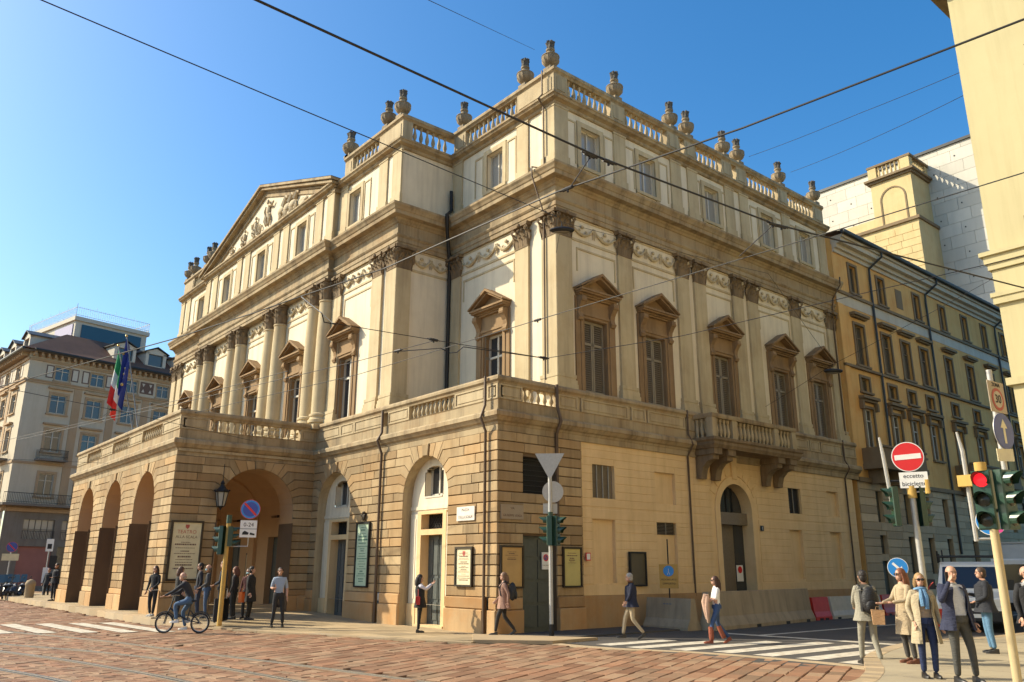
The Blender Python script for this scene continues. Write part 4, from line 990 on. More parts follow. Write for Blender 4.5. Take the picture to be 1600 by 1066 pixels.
# zone C: paving along the kerb of the porch
_f2 = Vector((_f.x, _f.y)).normalized(); _r3 = Vector((_r.x, _r.y))
def vis(x, y):
    d = Vector((x, y)); z = d.dot(_f2)
    return z > 4 and abs(d.dot(_r3)) < z*.85 and z < 60
setts = [s for s in setts if vis(s[1], s[2])]
def seen(s):
    d = Vector((s[1], s[2])); z = d.dot(_f2); return z
on = [s for s in setts if abs(Vector((s[1], s[2])).dot(_r3)) < seen(s)*.63 and seen(s) > 13.9]
on.sort(key=seen); near = on[:300]; near_id = {id(s) for s in near}
far = MB()
bedE = empty('sett_paving', (-14, 8, 0), 0); tag(bedE, kind='structure')
def stone_top(mb, q, z, h=.05, c=.016):
    cx = sum(p[0] for p in q)/4; cy = sum(p[1] for p in q)/4
    ins = [(cx+(x-cx)*(1-c*2/.36), cy+(y-cy)*(1-c*2/.6)) for x, y in q]
    t = [rnd.uniform(-.003, .003) for _ in q]
    mb.add([(x, y, z+d) for (x, y), d in zip(ins, t)]+[(x, y, z-.014) for x, y in q]+[(x, y, z-h) for x, y in q], [(0, 1, 2, 3)]+[(4+i, 4+(i+1) % 4, (i+1) % 4, i) for i in range(4)]+[(8+i, 8+(i+1) % 4, 4+(i+1) % 4, 4+i) for i in range(4)])
for s in setts:
    z = rnd.uniform(-.006, .004)
    if id(s) in near_id:
        m = MB(); stone_top(m, [(x+14, y-8) for x, y in s[0]], z); m.build('sett', M_SETT, bedE)
    else: stone_top(far, s[0], z)
far.xform(0, Matrix.Translation((14, -8, 0)))
tag(far.build('setts', M_SETTI, bedE), kind='stuff')
# pavement in front of the house: slabs, kerb
def pz(x): return .2 if x < -30 else (.02 if x > -25 else .2-.18*(x+30)/5)
def clip(poly, a, b):
    """keep the part left of the line a->b"""
    out = []; n = len(poly); sd = lambda p: (b[0]-a[0])*(p[1]-a[1])-(b[1]-a[1])*(p[0]-a[0])
    for i in range(n):
        p, q = poly[i], poly[(i+1) % n]; sp, sq = sd(p), sd(q)
        if sp >= 0: out.append(p)
        if sp*sq < 0: t = sp/(sp-sq); out.append((p[0]+(q[0]-p[0])*t, p[1]+(q[1]-p[1])*t))
    return out
pv = empty('pavement', (-24, 13, 0)); tag(pv, kind='structure')
K3 = [((-60, 8.95), (-31, 9.05)), ((-31, 9.05), (-26.2, 9.95)), ((-26.5, 9.7), (-18.8, 12.45)), ((-18.8, 12.45), (-15.9, 14.75))]
nb = 0
for i in range(-62, -14):
    for j in range(0, 7):
        x0 = i+(.5 if j % 2 else 0); y0 = 8.6+j*.95
        q = [(x0+.006, y0+.006), (x0+.994, y0+.006), (x0+.994, y0+.944), (x0+.006, y0+.944)]
        if x0+1 < -31.5: q = clip(q, *K3[0])
        elif x0 < -26.6: q = clip(clip(q, *K3[1]), *K3[0])
        else: q = clip(clip(q, *K3[2]), *K3[3])
        q = [(x, min(y, 15.05)) for x, y in q]
        if x0 > GX-.3: q = [(min(x, -15.7), y) for x, y in q]
        if len(q) < 3 or max(p[1] for p in q)-min(p[1] for p in q) < .05: continue
        m = MB(); n = len(q); m.add([(x+24, y-13, pz(x)) for x, y in q]+[(x+24, y-13, pz(x)-.3) for x, y in q], [tuple(range(n))]+[(n+a, n+(a+1) % n, (a+1) % n, a) for a in range(n)])
        m.build('paving_slab', M_PAVE, pv)
# corner slab at the traffic light, thin raised stone, and side pavement
MB().vprism([(6.75, .1), (8.2, 1.5), (8.2, 3.1), (5.2, 1.25)], -.02, .07).build('corner_slab', M_KERB, pv)
MB().vprism([(5.45, 2.0), (7.3, 2.0), (7.3, 8.0), (5.45, 8.0)], -.05, .035).build('side_pavement', M_ASPH, pv)
ke = [(-60, 8.8), (-45, 8.85), (-38, 8.87), (-31, 8.9), (-29.5, 9.05), (-28, 9.35), (-26.2, 9.8)]
for (a, b), (c, d) in zip(ke[:-1], ke[1:]):
    n = max(1, round(math.hypot(c-a, d-b)/1.2))
    for i in range(n):
        x0, y0, x1, y1 = a+(c-a)*i/n, b+(d-b)*i/n, a+(c-a)*(i+1)/n, b+(d-b)*(i+1)/n; zt = pz((x0+x1)/2)+.004
        MB().vprism([(x0+24+.005, y0-13-.14), (x1+24-.005, y1-13-.14), (x1+24-.005, y1-13+.18), (x0+24+.005, y0-13+.18)], -.05, zt).build('kerb_stone', M_KERB, pv)
for (a, b), (c, d) in zip([(-26.2, 9.8), (-24.1, 10.45), (-22.3, 11.2), (-20.5, 11.75), (-18.8, 12.35), (-17.2, 13.1)][:-1], [(-24.1, 10.45), (-22.3, 11.2), (-20.5, 11.75), (-18.8, 12.35), (-17.2, 13.1)]):
    t = Vector((c-a, d-b)).normalized(); nx, ny = -t.y*.17, t.x*.17
    for i in range(2):
        x0, y0, x1, y1 = a+(c-a)*i/2, b+(d-b)*i/2, a+(c-a)*(i+1)/2, b+(d-b)*(i+1)/2
        zt = pz((x0+x1)/2)+.004
        MB().vprism([(x0+24-nx, y0-13-ny), (x1+24-nx, y1-13-ny), (x1+24+nx, y1-13+ny), (x0+24+nx, y0-13+ny)], -.05, zt).build('kerb_stone', M_KERB, pv)
# border band between setts and street
bd = [(-15.7, 14.5), (-14.0, 14.72), (-12.0, 15.55), (-9.6, 15.82), (-8.3, 15.75)]
MB().sweep(smooth(bd), [(-.2, -.03), (-.2, .002), (.12, .002), (.12, -.03)]).build('border_band', M_KERB, pv, (24, -13, 0))
# steps up to the porch
st = empty('porch_steps', (-30.3, 12.6, 0)); tag(st, 'low stone steps in the side arch of the porch', 'steps')
for i in range(3): MB().box(-.35-.4*i, .0-.38*i, -1.45, 1.45, 0, .2+.13*(i)).build('step', M_KERB, st, (-.1, 0, 0))
# right hand pavement
rp = [(-6.6, 9), (-6.95, 12.5), (-7.3, 13.7), (-7.75, 14.7), (-8.2, 15.5), (-8.75, 16.6), (-9.25, 18.1), (-9.7, 20.4), (-9.55, 23), (-9.1, 28), (-8.8, 70)]
rps = smooth(rp, 4)
m = MB(); m.vprism([(8, 9), (8, 70)]+[(x+.25, y) for x, y in rps[::-1]], -.05, .118); rpv = tag(m.build('right_pavement', M_PAVER), kind='structure')
acc = 0; prev = rps[0]
for a, b in zip(rps[:-1], rps[1:]):
    if a[1] > 30: break
    d = Vector((b[0]-a[0], b[1]-a[1])); t = d.normalized(); n_ = Vector((-t.y, t.x))
    MB().vprism([(a[0]+n_.x*.03+t.x*.004, a[1]+n_.y*.03+t.y*.004), (a[0]-n_.x*.27+t.x*.004, a[1]-n_.y*.27+t.y*.004), (b[0]-n_.x*.27-t.x*.004, b[1]-n_.y*.27-t.y*.004), (b[0]+n_.x*.03-t.x*.004, b[1]+n_.y*.03-t.y*.004)], -.05, .122).build('kerb_stone', M_KERB, rpv)
for yy in range(11, 27):
    MB().box(-9.6 if yy > 19 else (-8.4 if yy > 16 else -6.8), -3, yy-.006, yy+.006, .116, .1185).build('paving_joint', M_BED, rpv)
tag(MB().quad((-160, -60, -.05), (-61, -60, -.05), (-61, 60, -.05), (-160, 60, -.05)).build('far_paving', stone('far_sett_paving', (.30, .19, .11), streak=0., bump=.3)), kind='structure')
# zebra crossings
zc = empty('zebra_crossing', (-12, 18, 0)); tag(zc, 'white striped zebra crossing over the asphalt side street', 'crosswalk')
for i in range(8):
    x = -15.0+i*.98; y0 = max(edge_y(min(x+.3, -8.4))+.35, 15.2); y1 = min(20.2, 17.6+i*.9)
    if y1-y0 < .5: continue
    MB().quad((x+12, y0-18, .004), (x+.5+12, y0-18, .004), (x+.62+12, y1-18, .004), (x+.12+12, y1-18, .004)).build('stripe', M_PAINT, zc)
MB().quad((-3.2, 2.55, .004), (1.7, 2.85, .004), (1.7, 3.2, .004), (-3.2, 2.9, .004)).build('stop_line', M_PAINT, zc)
zl = empty('zebra_crossing', (-29.5, 7, 0)); tag(zl, 'worn white zebra stripes on the setts beside the porch kerb', 'crosswalk')
for i, y in enumerate((4.3, 5.25, 6.2, 7.1, 7.95)):
    m = MB(); n = 10; x0, x1 = -32.3+i*.35, -27.6+i*.55
    for k in range(n):
        a, b = x0+(x1-x0)*k/n, x0+(x1-x0)*(k+1)/n; ya, yb = y+(a+30)*.05, y+(b+30)*.05
        m.quad((a+29.5, ya-7-.24, .012), (b+29.5, yb-7-.24, .012), (b+29.5, yb-7+.24, .012), (a+29.5, ya-7+.24, .012))
    m.build('stripe', M_PAINT, zl)
m = MB(); m.quad((-17.2, 30, .002), (-17.0, 30, .002), (-16.2, 60, .002), (-16.4, 60, .002)); m.quad((-14.2, 20.9, .002), (-14.0, 20.9, .002), (-13.6, 40, .002), (-13.8, 40, .002))
tag(m.build('lane_marking', M_PAINT), kind='structure')
# ================================================================ OTHER BUILDINGS
M_YEL = stone('yellow_stucco', (.70, .42, .145), dark=(.36, .17, .06), stain=(.62, .25, .05), stain_amt=.45, streak=.3, bump=.06, var=.1)
M_YST = stone('grey_window_stone', (.23, .17, .10), streak=.4, var=.15)
M_YGR = stone('grey_ground_stone', (.50, .385, .24), stain=(.38, .27, .155), streak=.35, var=.14, per='object', hue=(.44, .33, .2))
M_WBAND = stone('pale_band', (.55, .50, .40), streak=.3, var=.1)
M_OGLASS = glass('palazzo_glass', (.06, .065, .06))
# ---- yellow palazzo beyond the opera house
YX = -18.75
pal = empty('yellow_palazzo', (YX, 48, 0), 0, 'yellow stucco palazzo with grey window frames next to the opera house', 'building')
def P(name, mb, mat, parent=None): return mb.build(name, mat, parent or pal, (0, -48, 0) if not parent else (0, 0, 0), HP if not parent else 0)
# children live in the side frame: local x = Y, local y = inwards
class PF: pass
y0, y1 = 36.46, 84.0
cols2 = [38.35, 41.2, 43.35, 45.55, 48.75, 51.75, 54.85, 57.9, 61, 64, 67, 70]; attc = [38.35, 41.3, 45.5, 48.85, 51.95, 54.9, 58, 61, 64, 67]
hol = [(c-.36, c+.36, 15.4, 16.85) for c in attc]+[(c-.48, c+.48, 11.62, 13.66) for c in cols2]+[(c-.42, c+.42, 10.28, 10.92) for c in cols2]+[(c-.48, c+.48, 7.5, 9.4) for c in cols2]
mb = MB(); wall_holes(mb, y0, y1, 5.9, 17.6, hol, 0, .22)
pw = put('upper_wall', mb.mesh('upper_wall', M_YEL), pal, (0, -48, 0), HP)
hg = []
for c in cols2: hg += [(c-.32, c+.32, 3.95, 5.4), (c-.34, c+.34, 1.6 if c != 38.35 else 2.5, 3.36)]
hg.append((37.95, 38.75, 0.0, 2.2))
mb = MB(); wall_holes(mb, y0, y1, 0, 5.9, hg, 0, .22); pg = put('ground_wall', mb.mesh('ground_wall', M_YGR), pal, (0, -48, 0), HP)
for k in range(14):                                    # ashlar courses
    za, zb_ = .6+k*.37, .6+(k+1)*.37; cur = y0
    for h in sorted([h for h in hg if h[2] < zb_-.02 and h[3] > za+.02])+[(y1, y1, 0, 0)]:
        a, b = cur, h[0]
        while b-a > .1:
            e = min(b, a+random.uniform(1.2, 2.2)); 
            if b-e < .4: e = b
            MB().prism([(a+.008, za+.012), (e-.008, za+.012), (e-.008, zb_-.012), (a+.008, zb_-.012)], -.035, .004, .012).build('ashlar_course', M_YGR, pg); a = e
        cur = h[1]
MB().box(y0, y1, -.1, .02, -.05, .58).build('base_course', M_YGR, pg)
for h in hg: MB().box(h[0], h[1], .18, .21, h[2], h[3]).build('window_pane' if h[3] > 2.3 else 'door', M_OGLASS if h[3] > 2.3 else M_DOORW, pg)
def ywin(h, kind):
    a, b, c, d = h; m = MB(); w = .13
    m.box(a-w, a, -.06, .02, c-.08, d+w); m.box(b, b+w, -.06, .02, c-.08, d+w); m.box(a, b, -.06, .02, d, d+w); m.box(a-w-.06, b+w+.06, -.14, .02, c-.16, c-.06)
    if kind == 2: m.box(a-.3, b+.3, -.3, .02, d+.42, d+.56); m.box(a-.22, b+.22, -.18, .02, d+.34, d+.42)
    if kind == 4:
        m.box(a-.34, b+.34, -.3, .02, d+.42, d+.56); m.box(a-.28, b+.28, -.16, .02, d+.3, d+.42)
        for s in (a-.24, b+.24): m.box(s-.08, s+.08, -.2, .02, d-.1, d+.3)
    w_ = m.build('window', M_YST, pw)
    MB().box(a, b, .17, .2, c, d).build('pane', M_OGLASS, w_)
    m = MB(); x = (a+b)/2; m.box(x-.03, x+.03, .12, .17, c, d); m.box(a, a+.05, .12, .17, c, d); m.box(b-.05, b, .12, .17, c, d); m.box(a, b, .12, .17, d-.06, d)
    if d-c > 1.5: m.box(a, b, .12, .17, c+(d-c)*.68, c+(d-c)*.68+.05)
    m.build('casement', M_YST if kind != 4 else M_FRAMEW, w_)
for h in hol: ywin(h, 1 if h[2] > 15 else 2 if h[2] > 11 else 3 if h[2] > 10 else 4)
MB().box(43.0, 43.75, -.02, .02, 15.6, 16.7).build('blind_window', M_YST, pw)
for z0, z1, d, mt in ((14.5, 15.05, .02, M_WBAND), (15.05, 15.2, .12, M_YST), (11.3, 11.42, .14, M_YST), (5.75, 5.95, .15, M_YST)): MB().box(y0, y1, -d, .02, z0, z1).build('string_course', mt, pw)
MB().box(y0, y0+.5, -.06, .02, 5.95, 14.5).build('corner_strip', M_YEL, pw)
m = MB()
for z0, z1, d in ((17.2, 17.4, .1), (17.4, 17.6, .25), (17.6, 17.85, .5), (17.85, 18.0, .62)): m.box(y0+.1, y1+.1, -d, .05, z0, z1)
m.build('eaves_cornice', M_WBAND, pw)
M_GUT = plain('dark_gutter', (.025, .027, .025), .5, noise=.1)
m = MB().tube([(y0-.1, -.74, 18.07), (y1+.2, -.74, 18.07)], .12, 8); m.build('gutter', M_GUT, pw)
m = MB(); m.quad((y0, -.7, 18.14), (y1, -.7, 18.14), (y1, 2.0, 18.5), (y0, 2.0, 18.5)); m.build('roof', plain('brown_roof', (.1, .06, .04), .8), pw)
m = MB().box(y1-.02, y1, 0, 8, 0, 18); m.build('end_wall', M_YEL, pw); MB().box(y0, y0+.04, .01, 8, 0, 18).build('end_wall', M_YEL, pw)
for yy, zb_ in ((40.4, 6.2), (46.95, 2.6), (57.0, 3.0)):
    MB().tube([(yy, -.72, 18.0), (yy, -.7, 17.7), (yy-.35, -.12, 17.1), (yy-.35, -.1, 16.6), (yy-.35, -.1, zb_)], .06, 7).build('downpipe', M_GUT, pw)
for a, b in ((37.2, 42.0), (47.5, 54.5)):
    m = MB(); m.box(a, b, -.95, 0, 6.35, 6.6); m.box(a+.05, b-.05, -.9, -.82, 6.6, 7.35); m.box(a+.05, a+.15, -.82, 0, 6.6, 7.35); m.box(b-.15, b-.05, -.82, 0, 6.6, 7.35); m.box(a, b, -.97, -.78, 7.35, 7.45)
    bb = m.build('balcony', M_YST, pw)
    for s in [a+.6+k*1.6 for k in range(int((b-a)/1.6)+1)]:
        if s < b-.2: MB().prism([(s-.16, 5.7), (s+.16, 5.7), (s+.16, 6.35), (s-.16, 6.35)], -.7, 0).build('bracket', M_YST, bb)
# ---- fly tower of the stage: pale clad block with a yellow stair turret
M_CLAD = stone('pale_cladding', (.62, .58, .49), dark=(.4, .38, .33), stain=(.52, .48, .4), stain_amt=.3, streak=.25, bump=.05, var=.06, per='object', hue=(.56, .52, .43))
fly = empty('stage_tower', (-22*1.5, 52.6*1.5, -.9), 0, 'tall pale panel-clad stage tower rising behind the yellow palazzo', 'building')
fly.scale = (1.5, 1.5, 1.5)
ft = MB().box(-22, 7.5, .06, 8, 1, 28.75).build('tower_core', M_JOINT, fly)
for r_ in range(0, 15):
    zz0, zz1 = 16.6+r_*.84, 16.6+(r_+1)*.84-.018; off = -.7 if r_ % 2 else 0
    if zz1 > 28.8: zz1 = 28.76
    for c in range(0, 16):
        a = -10+c*1.45+off
        b = a+1.432
        if a > 7.0: continue
        o = MB().box(a, b, 0, .07, zz0, zz1).build('cladding_panel', M_CLAD, ft)
m = MB(); m.box(-22.2, 7.6, -.12, 8, 28.76, 28.95); m.build('roof_edge', M_GUT, ft)
m = MB()
for r_ in range(0, 14):
    for c in range(0, 7): m.box(-9.0+c*2.9+(1.4 if r_ % 2 else 0), -8.93+c*2.9+(1.4 if r_ % 2 else 0), -.03, 0, 16.95+r_*.84, 17.03+r_*.84)
tag(m.build('fixing_bolts', M_IRON, ft), kind='stuff')
M_TURW = stone('ochre_turret_wall', (.60, .47, .24), streak=.25, stain_amt=.3, var=.1)
tur = empty('stair_turret', (-21.1*1.5, 75, -.9), 0, 'ochre stair turret with balustrade in front of the pale stage tower', 'building')
tur.scale = (1.5, 1.5, 1.5)
MB().box(-1.35, 1.3, 0, 2.6, 10, 26.6).build('turret_wall', M_TURW, tur)
tb = MB().box(-8.5, 1.5, -.25, 2.6, 9, 23.2).build('base_wall', M_TURW, tur)
for r_ in range(12):
    a = -8.5
    while a < 1.5:
        e = min(1.5, a+random.uniform(.9, 1.4)); 
        if 1.5-e < .4: e = 1.5
        MB().prism([(a+.006, 17.2+r_*.48), (e-.006, 17.2+r_*.48), (e-.006, 17.66+r_*.48), (a+.006, 17.66+r_*.48)], -.275, -.24, .012).build('ashlar_block', M_TURW, tb); a = e
MB().box(-8.7, 1.62, -.4, 2.6, 23.2, 23.4).build('ledge', M_YST, tur)
tw = MB().box(-8.5, -1.3, .1, .3, 23.4, 24.2).build('rear_parapet', M_TURW, tur)
m = MB(); m.box(-1.5, 1.45, -.15, 2.6, 26.6, 26.75); m.box(-1.65, 1.6, -.3, 2.7, 26.75, 26.9); m.build('turret_cornice', M_YST, tur)
for x0, x1, yy0, yy1 in ((-1.4, -.85, -.1, .2), (.75, 1.35, -.1, .4), (1.05, 1.35, 2.2, 2.6)): MB().box(x0, x1, yy0, yy1, 26.9, 27.75).build('parapet_pedestal', M_TURW, tur)
m = MB(); m.box(-1.45, 1.45, -.14, .2, 27.75, 27.9); m.box(1.05, 1.45, .2, 2.6, 27.75, 27.9); m.build('parapet_rail', M_YST, tur)
BTT = MB().lathe(balprof(.84, .09), 8).mesh('turret_baluster', M_TURW, True)
for i in range(6): put('baluster', BTT, tur, (-.7+i*.27, .03, 26.9))
for i in range(7): put('baluster', BTT, tur, (1.2, .55+i*.26, 26.9))
m = MB(); o_, i_ = arcpts(0, 25.2, .85, 0, math.pi, 12), arcpts(0, 25.2, .75, 0, math.pi, 12)
for k in range(12): m.quad((o_[k][0], -.04, o_[k][1]), (o_[k+1][0], -.04, o_[k+1][1]), (i_[k+1][0], -.04, i_[k+1][1]), (i_[k][0], -.04, i_[k][1]))
m.box(-.85, -.75, -.04, 0, 23.4, 25.2); m.box(.75, .85, -.04, 0, 23.4, 25.2); m.build('blind_arch', M_YST, tur)
MB().box(1.28, 1.31, 1.1, 1.5, 20.9, 21.9).build('slit_window', M_DARK, tur)
# ---- building on the right edge
M_RB = stone('pale_yellow_render', (.50, .44, .25), dark=(.34, .28, .15), stain=(.45, .38, .21), stain_amt=.25, streak=.3, bump=.04, var=.08)
rb = empty('corner_building', (-7.68, 24, 0), 0, 'pale yellow rendered building cut off by the right edge', 'building')
MB().box(0, 14, 0, 20, 0, 19.2).build('wall', M_RB, rb)
for z0, z1, d in ((9.9, 10.08, .1), (10.08, 10.3, .16), (10.3, 10.42, .24), (8.9, 9.1, .1), (9.1, 9.22, .14), (6.6, 6.8, .12)):
    MB().box(-d, 14, -d, 20, z0, z1).build('string_course', M_RB, rb)
m = MB(); m.box(1.0, 3.4, -.12, 0, 10.9, 11.2); m.build('window_sill', M_YST, rb)
m = MB(); m.box(-.55, 14, -.55, 20, 19.35, 19.6); m.box(-.3, 14, -.3, 20, 19.2, 19.35); m.build('eaves', M_YST, rb)
MB().box(-.03, 14, -.03, .1, 9.22, 9.88).build('frieze_band', M_RB, rb)

# ---- palazzo added out of view to bounce sunlight onto the side facade
sq = empty('added_bounce_palazzo', (9.0, 8, 0), -HP, 'added unseen palazzo right of the camera, bouncing sunlight onto the side facade', 'building')
hl = [(-14.5+i*3.1-.65, -14.5+i*3.1+.65, z, z+2.3) for i in range(11) for z in (1.2, 6.2, 10.6, 14.8)]
m = MB(); wall_holes(m, -16, 19, 0, 19.5, hl, 0, .3); sqw = m.build('wall', M_WBAND if False else stone('pale_ashlar', (.72, .60, .40), streak=.2, var=.08), sq)
for h in hl: MB().box(h[0], h[1], .24, .28, h[2], h[3]).build('pane', M_OGLASS, sqw)
for z0, z1, d in ((5.0, 5.3, .2), (9.6, 9.8, .12), (14.0, 14.2, .12), (18.9, 19.5, .6)): MB().box(-16, 19, -d, 0, z0, z1).build('string_course', M_RB, sqw)
MB().box(-16, 19, .3, 12, 0, 19.4).build('core', M_RB, sqw)
# ---- corner house across the square on the left
M_LB = stone('pale_house_render', (.54, .47, .35), dark=(.32, .27, .2), stain=(.46, .38, .26), stain_amt=.35, streak=.25, bump=.05, var=.08)
M_LBT = stone('tan_pilaster_strip', (.42, .30, .18), streak=.3, var=.12)
M_LBG = stone('grey_shop_stone', (.20, .18, .15), streak=.4, var=.15)
M_TILE = stone('brown_roof_tile', (.17, .085, .055), dark=(.07, .04, .03), stain=(.22, .12, .07), streak=.3, bump=.6, grain=9, var=.25)
M_BRP = plain('brown_sgraffito', (.13, .085, .065), .85, noise=.15)
M_CRP = plain('cream_sgraffito', (.55, .50, .40), .85)
lb = empty('corner_house', (-79, 11.2, 0), 0, 'pale five storey corner house with brown tiled roof and dormers, left of the opera house', 'building')
RZR = math.atan2(.98, -.21); RZL = math.atan2(.09, .995)
LEN = 34.0
ROWS = [(17.85, 19.02, .62), (14.9, 16.52, .68), (11.55, 13.35, .65), (7.75, 9.6, .62)]
def face(name, rz, x0, x1, cx, mir):
    hol = [(c-w/1.0+.03, c+w-.03, a, b) for c in cx for a, b, w in ROWS]
    mb = MB(); wall_holes(mb, x0, x1, 6.6, 20.0, hol, 0, .25); f = put(name, mb.mesh(name, M_LB), lb, (0, 0, 0), rz)
    for c in cx:
        for k, (a, b, w) in enumerate(ROWS):
            m = MB(); e = .2 if k else .1
            m.box(c-w-e, c-w, -.06, .02, a-.1, b+e); m.box(c+w, c+w+e, -.06, .02, a-.1, b+e); m.box(c-w, c+w, -.06, .02, b, b+e); m.box(c-w-e-.06, c+w+e+.06, -.15, .02, a-.22, a-.1)
            if k in (2, 1): m.box(c-w-e-.15, c+w+e+.15, -.3, .02, b+.45, b+.6)
            wd = m.build('window', M_LBT if k != 1 else M_LBT, f)
            MB().box(c-w, c+w, .16, .2, a, b).build('pane', M_GLASSB if k < 2 else M_GLASS, wd)
            m = MB(); m.box(c-.035, c+.035, .1, .16, a, b); m.box(c-w, c-w+.07, .1, .16, a, b); m.box(c+w-.07, c+w, .1, .16, a, b); m.box(c-w, c+w, .1, .16, b-.07, b); m.box(c-w, c+w, .1, .16, a+(b-a)*.66, a+(b-a)*.66+.05); m.build('casement', M_FRAMEW, wd)
        if c not in cx[1::3]:
            bl = MB().box(c-1.2, c+1.2, -.9, 0, 10.62, 10.78).build('balcony', M_LBG, f); m = MB()
            for i in range(25): m.box(c-1.15+i*.095, c-1.135+i*.095, -.86, -.845, 10.78, 11.55)
            for i in range(9):
                for s in (-1.15, 1.14): m.box(c+s, c+s+.012, -.86+i*.1, -.848+i*.1, 10.78, 11.55)
            m.box(c-1.17, c+1.17, -.88, -.82, 11.55, 11.6); m.box(c-1.17, c+1.17, -.88, -.84, 11.0, 11.03); m.build('railing', M_IRON, bl)
            for i in range(9): MB().lathe([(.07, 0), (.09, .06), (.09, .26), (.05, .32)], 8).build('balcony_bulge', M_IRON, bl, (c-1.0+i*.25, -.88, 10.95)) if False else None
    # sgraffito panels in the frieze storey
    for i, c in enumerate(cx):
        for s in (-1, 1):
            p = c+s*1.08
            if i < 2:
                q = MB().box(p-.32, p+.32, -.012, .01, 17.9, 19.05).build('frieze_panel', M_BRP, f); MB().box(p-.22, p+.22, -.022, -.01, 18.0, 18.95).build('frieze_inlay', M_CRP, q)
            elif s > 0:
                q = MB().box(c+.85, c+2.2, -.012, .01, 17.9, 19.05).build('frieze_panel', M_BRP, f); m = MB(); cc = c+1.52
                for sx in (-1, 1):
                    for sz in (-1, 1): m.prism([(cc+sx*.5, 18.47+sz*.42), (cc+sx*.2, 18.47+sz*.42), (cc+sx*.36, 18.47+sz*.1)][::(1 if sx*sz > 0 else -1)], -.024, -.01)
                m.build('frieze_inlay', M_CRP, q)
    for z0, z1, d in ((17.3, 17.5, .12), (17.5, 17.6, .2), (10.3, 10.5, .08), (6.3, 6.6, .25), (6.6, 6.75, .12)): MB().box(x0, x1, -d, .02, z0, z1).build('string_course', M_LBT, f)
    edge = [(cx[i]+cx[i+1])/2 for i in range(len(cx)-1)]
    for p in edge: MB().box(p-.35, p+.35, -.05, .01, 6.75, 17.3).build('pilaster_strip', M_LBT, f)
    # shops
    m = MB(); sh = [(c-1.25, c+1.25, 4.1, 5.7) for c in cx]+[(c-1.35, c+1.35, .3, 3.5) for c in cx]
    wall_holes(m, x0, x1, 0, 6.3, sh, -.08, .3); g = m.build('shop_wall', M_LBG, f)
    for i, c in enumerate(cx):
        w2 = MB().box(c-1.25, c+1.25, .15, .18, 4.1, 5.7).build('mezzanine_window', M_CURT, g); m = MB()
        for q in range(6): m.box(c-1.25+q*.5-.02, c-1.25+q*.5+.02, .1, .15, 4.1, 5.7)
        m.box(c-1.25, c+1.25, .1, .15, 4.85, 4.92); m.build('glazing_bars', M_LBG, w2)
        m = MB()
        for q in range(21): m.box(c-1.25+q*.125, c-1.25+q*.125+.02, -.14, -.12, 4.1, 4.75)
        m.box(c-1.28, c+1.28, -.15, -.11, 4.73, 4.77); m.build('window_guard', M_IRON, w2)
        MB().box(c-1.35, c+1.35, .12, .16, .3, 3.5).build('shop_front', M_SHOPR if i == 0 else M_GLASS, g)
    # long balcony over the shops
    b = MB().box(x0 if mir else -.6, min(x1, 5.2) if not mir else x1, -1.0, 0, 6.75, 6.95).build('long_balcony', M_LBG, f)
    xa, xb = (x0 if mir else -.6), (min(x1, 5.2) if not mir else x1+.3); m = MB(); n = int((xb-xa)/.13)
    for i in range(n): m.box(xa+i*.13, xa+i*.13+.018, -.97, -.95, 6.95, 7.75)
    m.box(xa, xb, -1.0, -.93, 7.75, 7.8); m.box(xa, xb, -.99, -.94, 7.05, 7.08); m.build('railing', M_IRON, b)
    # eaves with brackets and dark gutter
    MB().box(x0, x1+.5 if mir else x1, -.75, .1, 19.9, 20.02).build('eaves_board', M_LBG, f); MB().box(x0, x1, -.12, .02, 19.25, 19.45).build('eaves_band', M_LBT, f)
    n = int((x1-x0)/.55)
    for i in range(n): MB().box(x0+i*.55+.1, x0+i*.55+.28, -.6, .0, 19.6, 19.9).build('eaves_bracket', M_LBT, f)
    MB().tube([(x0, -.8, 20.05), (x1+(.7 if mir else 0), -.8, 20.05)], .13, 7).build('gutter', M_GUT, f)
    return f
M_SHOPR = plain('red_shop_blind', (.30, .12, .095), .6, noise=.12, scale=1.5)
fR = face('right_face', RZR, 0, LEN, [2.85, 5.95, 9.15, 12.3, 15.4, 18.5], False)
fL = face('left_face', RZL, -26, 0, [-3.0, -6.4, -9.8, -13.2, -16.6, -20][::1], True)
